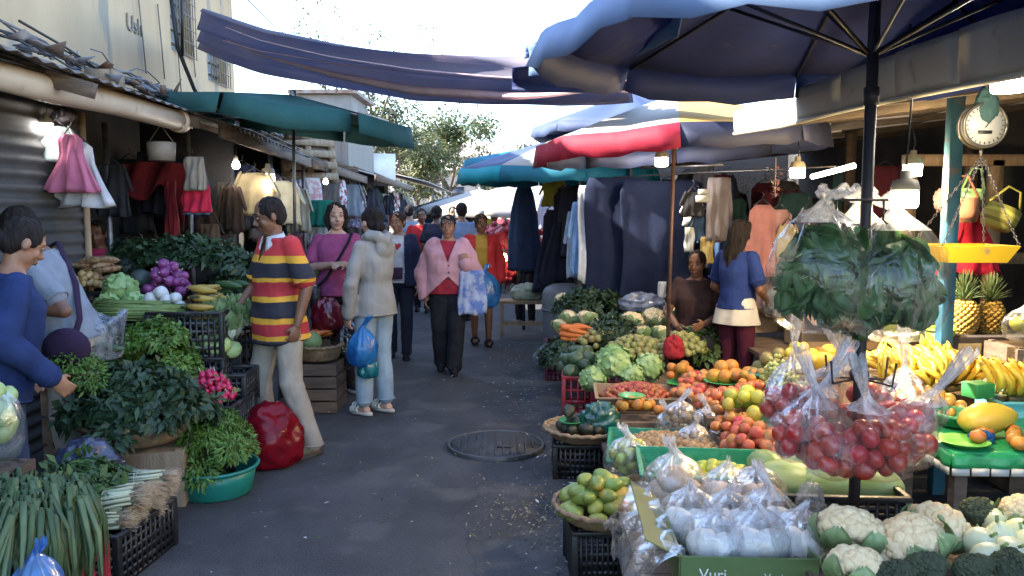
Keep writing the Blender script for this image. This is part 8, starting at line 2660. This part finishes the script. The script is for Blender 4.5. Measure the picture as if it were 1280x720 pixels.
 for k, (px, py, Y, s_, kd, lab) in enumerate(((997, 212, 5.6, 1.0, 'block', 'small lit lamp hanging behind the cream fascia'), (1141, 208, 4.6, 1.0, 'block', 'lit lamp hanging higher behind the big block lamp'), (827, 199, 7.0, 1.1, 'block', 'lit lamp beside the rusty pole under the crimson edge'), (1262, 92, 3.0, 1.2, 'block', 'bright lit lamp at the top edge above the dial scale'))):
  bulb(lab, P(px, py, Y), s_, .22, 16, (1, .95, .85), kd)
 m = MB()
 m.tube([P(1015, 221, 7.2), P(1068, 207, 6.8)], .022, 10)
 t = tag(m.build('tube_light', glow('tube_lit', (1, .93, .8), 4)), 'slanting lit fluorescent tube deep in the dark shed', 'tube light')
 # things held or carried
 bag('bright blue plastic bag held by the hooded-jacket shopper', V((X(452, 6.1), 6.05, .40)), .11, .09, .30, .08, film('carrier_blue', (.05, .33, .75), .85, .14, 9), 81, crush=.25)
 bag('black plastic bag hanging from the magenta-shirted shopper\'s hand', V((X(430, 6.55), 6.55, .28)), .14, .10, .42, .08, film('carrier_black', (.03, .035, .06), .8, .2, 9), 82, crush=.2)
 bag('small teal bag of greens below the bright blue bag', V((X(457, 6.08), 6.06, .31)), .085, .07, .17, .04, film('carrier_teal', (.03, .35, .40), .7, .15, 9), 83, crush=.25)
 garment('blue and white patterned shopping bag carried by the pink-cardigan walker', V((X(590, 7.65), 7.62, Z(338, 7.62))), .24, .42, M('blue_print', (.10, .17, .42), (.34, .38, .52), sc=9, rough=.7, lo=.45, hi=.55), 'cloth', .1, name='shopping_bag', seed=3, cat='bag', depth=.05, wl=.1)
 bag('shiny bright blue carrier bag held by the red-cardigan walker', V((X(605, 9.15), 9.12, Z(385, 9.12))), .18, .12, .42, .06, film('carrier_cyan', (.08, .38, .80), .8, .16, 7), 84, crush=.25)
# ------------------------------------------------------------------ light, camera, build
def build_world():
 w = bpy.data.worlds.new('World')
 SC.world = w
 w.use_nodes = True
 nt = w.node_tree
 bg = nt.nodes['Background']
 sky = nt.nodes.new('ShaderNodeTexSky')
 sky.sky_type = 'NISHITA'
 sky.sun_disc = False
 sky.sun_elevation = rad(SUN_EL)
 sky.sun_rotation = rad(SUN_AZ)
 sky.dust_density = .8
 sky.air_density = 1.0
 sky.ozone_density = 1.8
 nt.links.new(sky.outputs[0], bg.inputs[0])
 bg.inputs[1].default_value = .15
 s = bpy.data.lights.new('sun', 'SUN')
 s.energy = 4.0
 s.angle = rad(.5)
 s.color = (1, .93, .80)
 o = bpy.data.objects.new('sun', s)
 COL.objects.link(o)
 # sky sun_rotation is measured clockwise from +Y
 a = rad(SUN_AZ)
 d = V((math.sin(a) * math.cos(rad(SUN_EL)), math.cos(a) * math.cos(rad(SUN_EL)), math.sin(rad(SUN_EL))))
 o.rotation_euler = d.to_track_quat('Z', 'Y').to_euler()
 o.location = d * 30
 # the lit lamps
 for px, py, Y, e, c in ((1131, 256, 3.0, 14, (1, .76, .40)), (997, 222, 5.6, .8, (1, .85, .65)), (1141, 218, 4.6, 42, (1, .70, .32)), (827, 210, 7.0, 3, (1, .9, .75)), (335, 230, 8.0, .7, (1, .92, .8)), (295, 216, 7.6, .5, (1, .92, .8)), (1262, 104, 3.0, 4, (1, .9, .7))):
  l = bpy.data.lights.new('lamp', 'POINT')
  l.energy = e
  l.color = c
  l.shadow_soft_size = .05
  o = bpy.data.objects.new('lamp_light', l)
  COL.objects.link(o)
  o.location = P(px, py + 3, Y)
 cam = bpy.data.cameras.new('camera')
 cam.sensor_width = 36
 cam.lens = 36 * FOC / 1280
 cam.clip_start = .05
 cam.clip_end = 4000
 o = bpy.data.objects.new('camera', cam)
 COL.objects.link(o)
 o.location = (0, 0, CAMZ)
 o.rotation_euler = (PI / 2 - TH, 0, 0)
 SC.camera = o
 SC.view_settings.view_transform = 'Standard'
 SC.view_settings.look = 'None'
 SC.view_settings.exposure = EXPO
 SC.view_settings.gamma = 1
 SC.view_settings.use_curve_mapping = False
 cy = SC.cycles
 cy.use_denoising = True
 cy.max_bounces = 8
 cy.diffuse_bounces = 4
 cy.glossy_bounces = 3
 cy.transmission_bounces = 4
 cy.transparent_max_bounces = 24
 cy.sample_clamp_indirect = 6
 cy.caustics_reflective = False
 cy.caustics_refractive = False
 SC.render.use_persistent_data = False
SUN_EL, SUN_AZ, EXPO = 38, 267, 2.8
build_setting()
build_canopies()
build_people()
build_left()
build_right()
build_world()
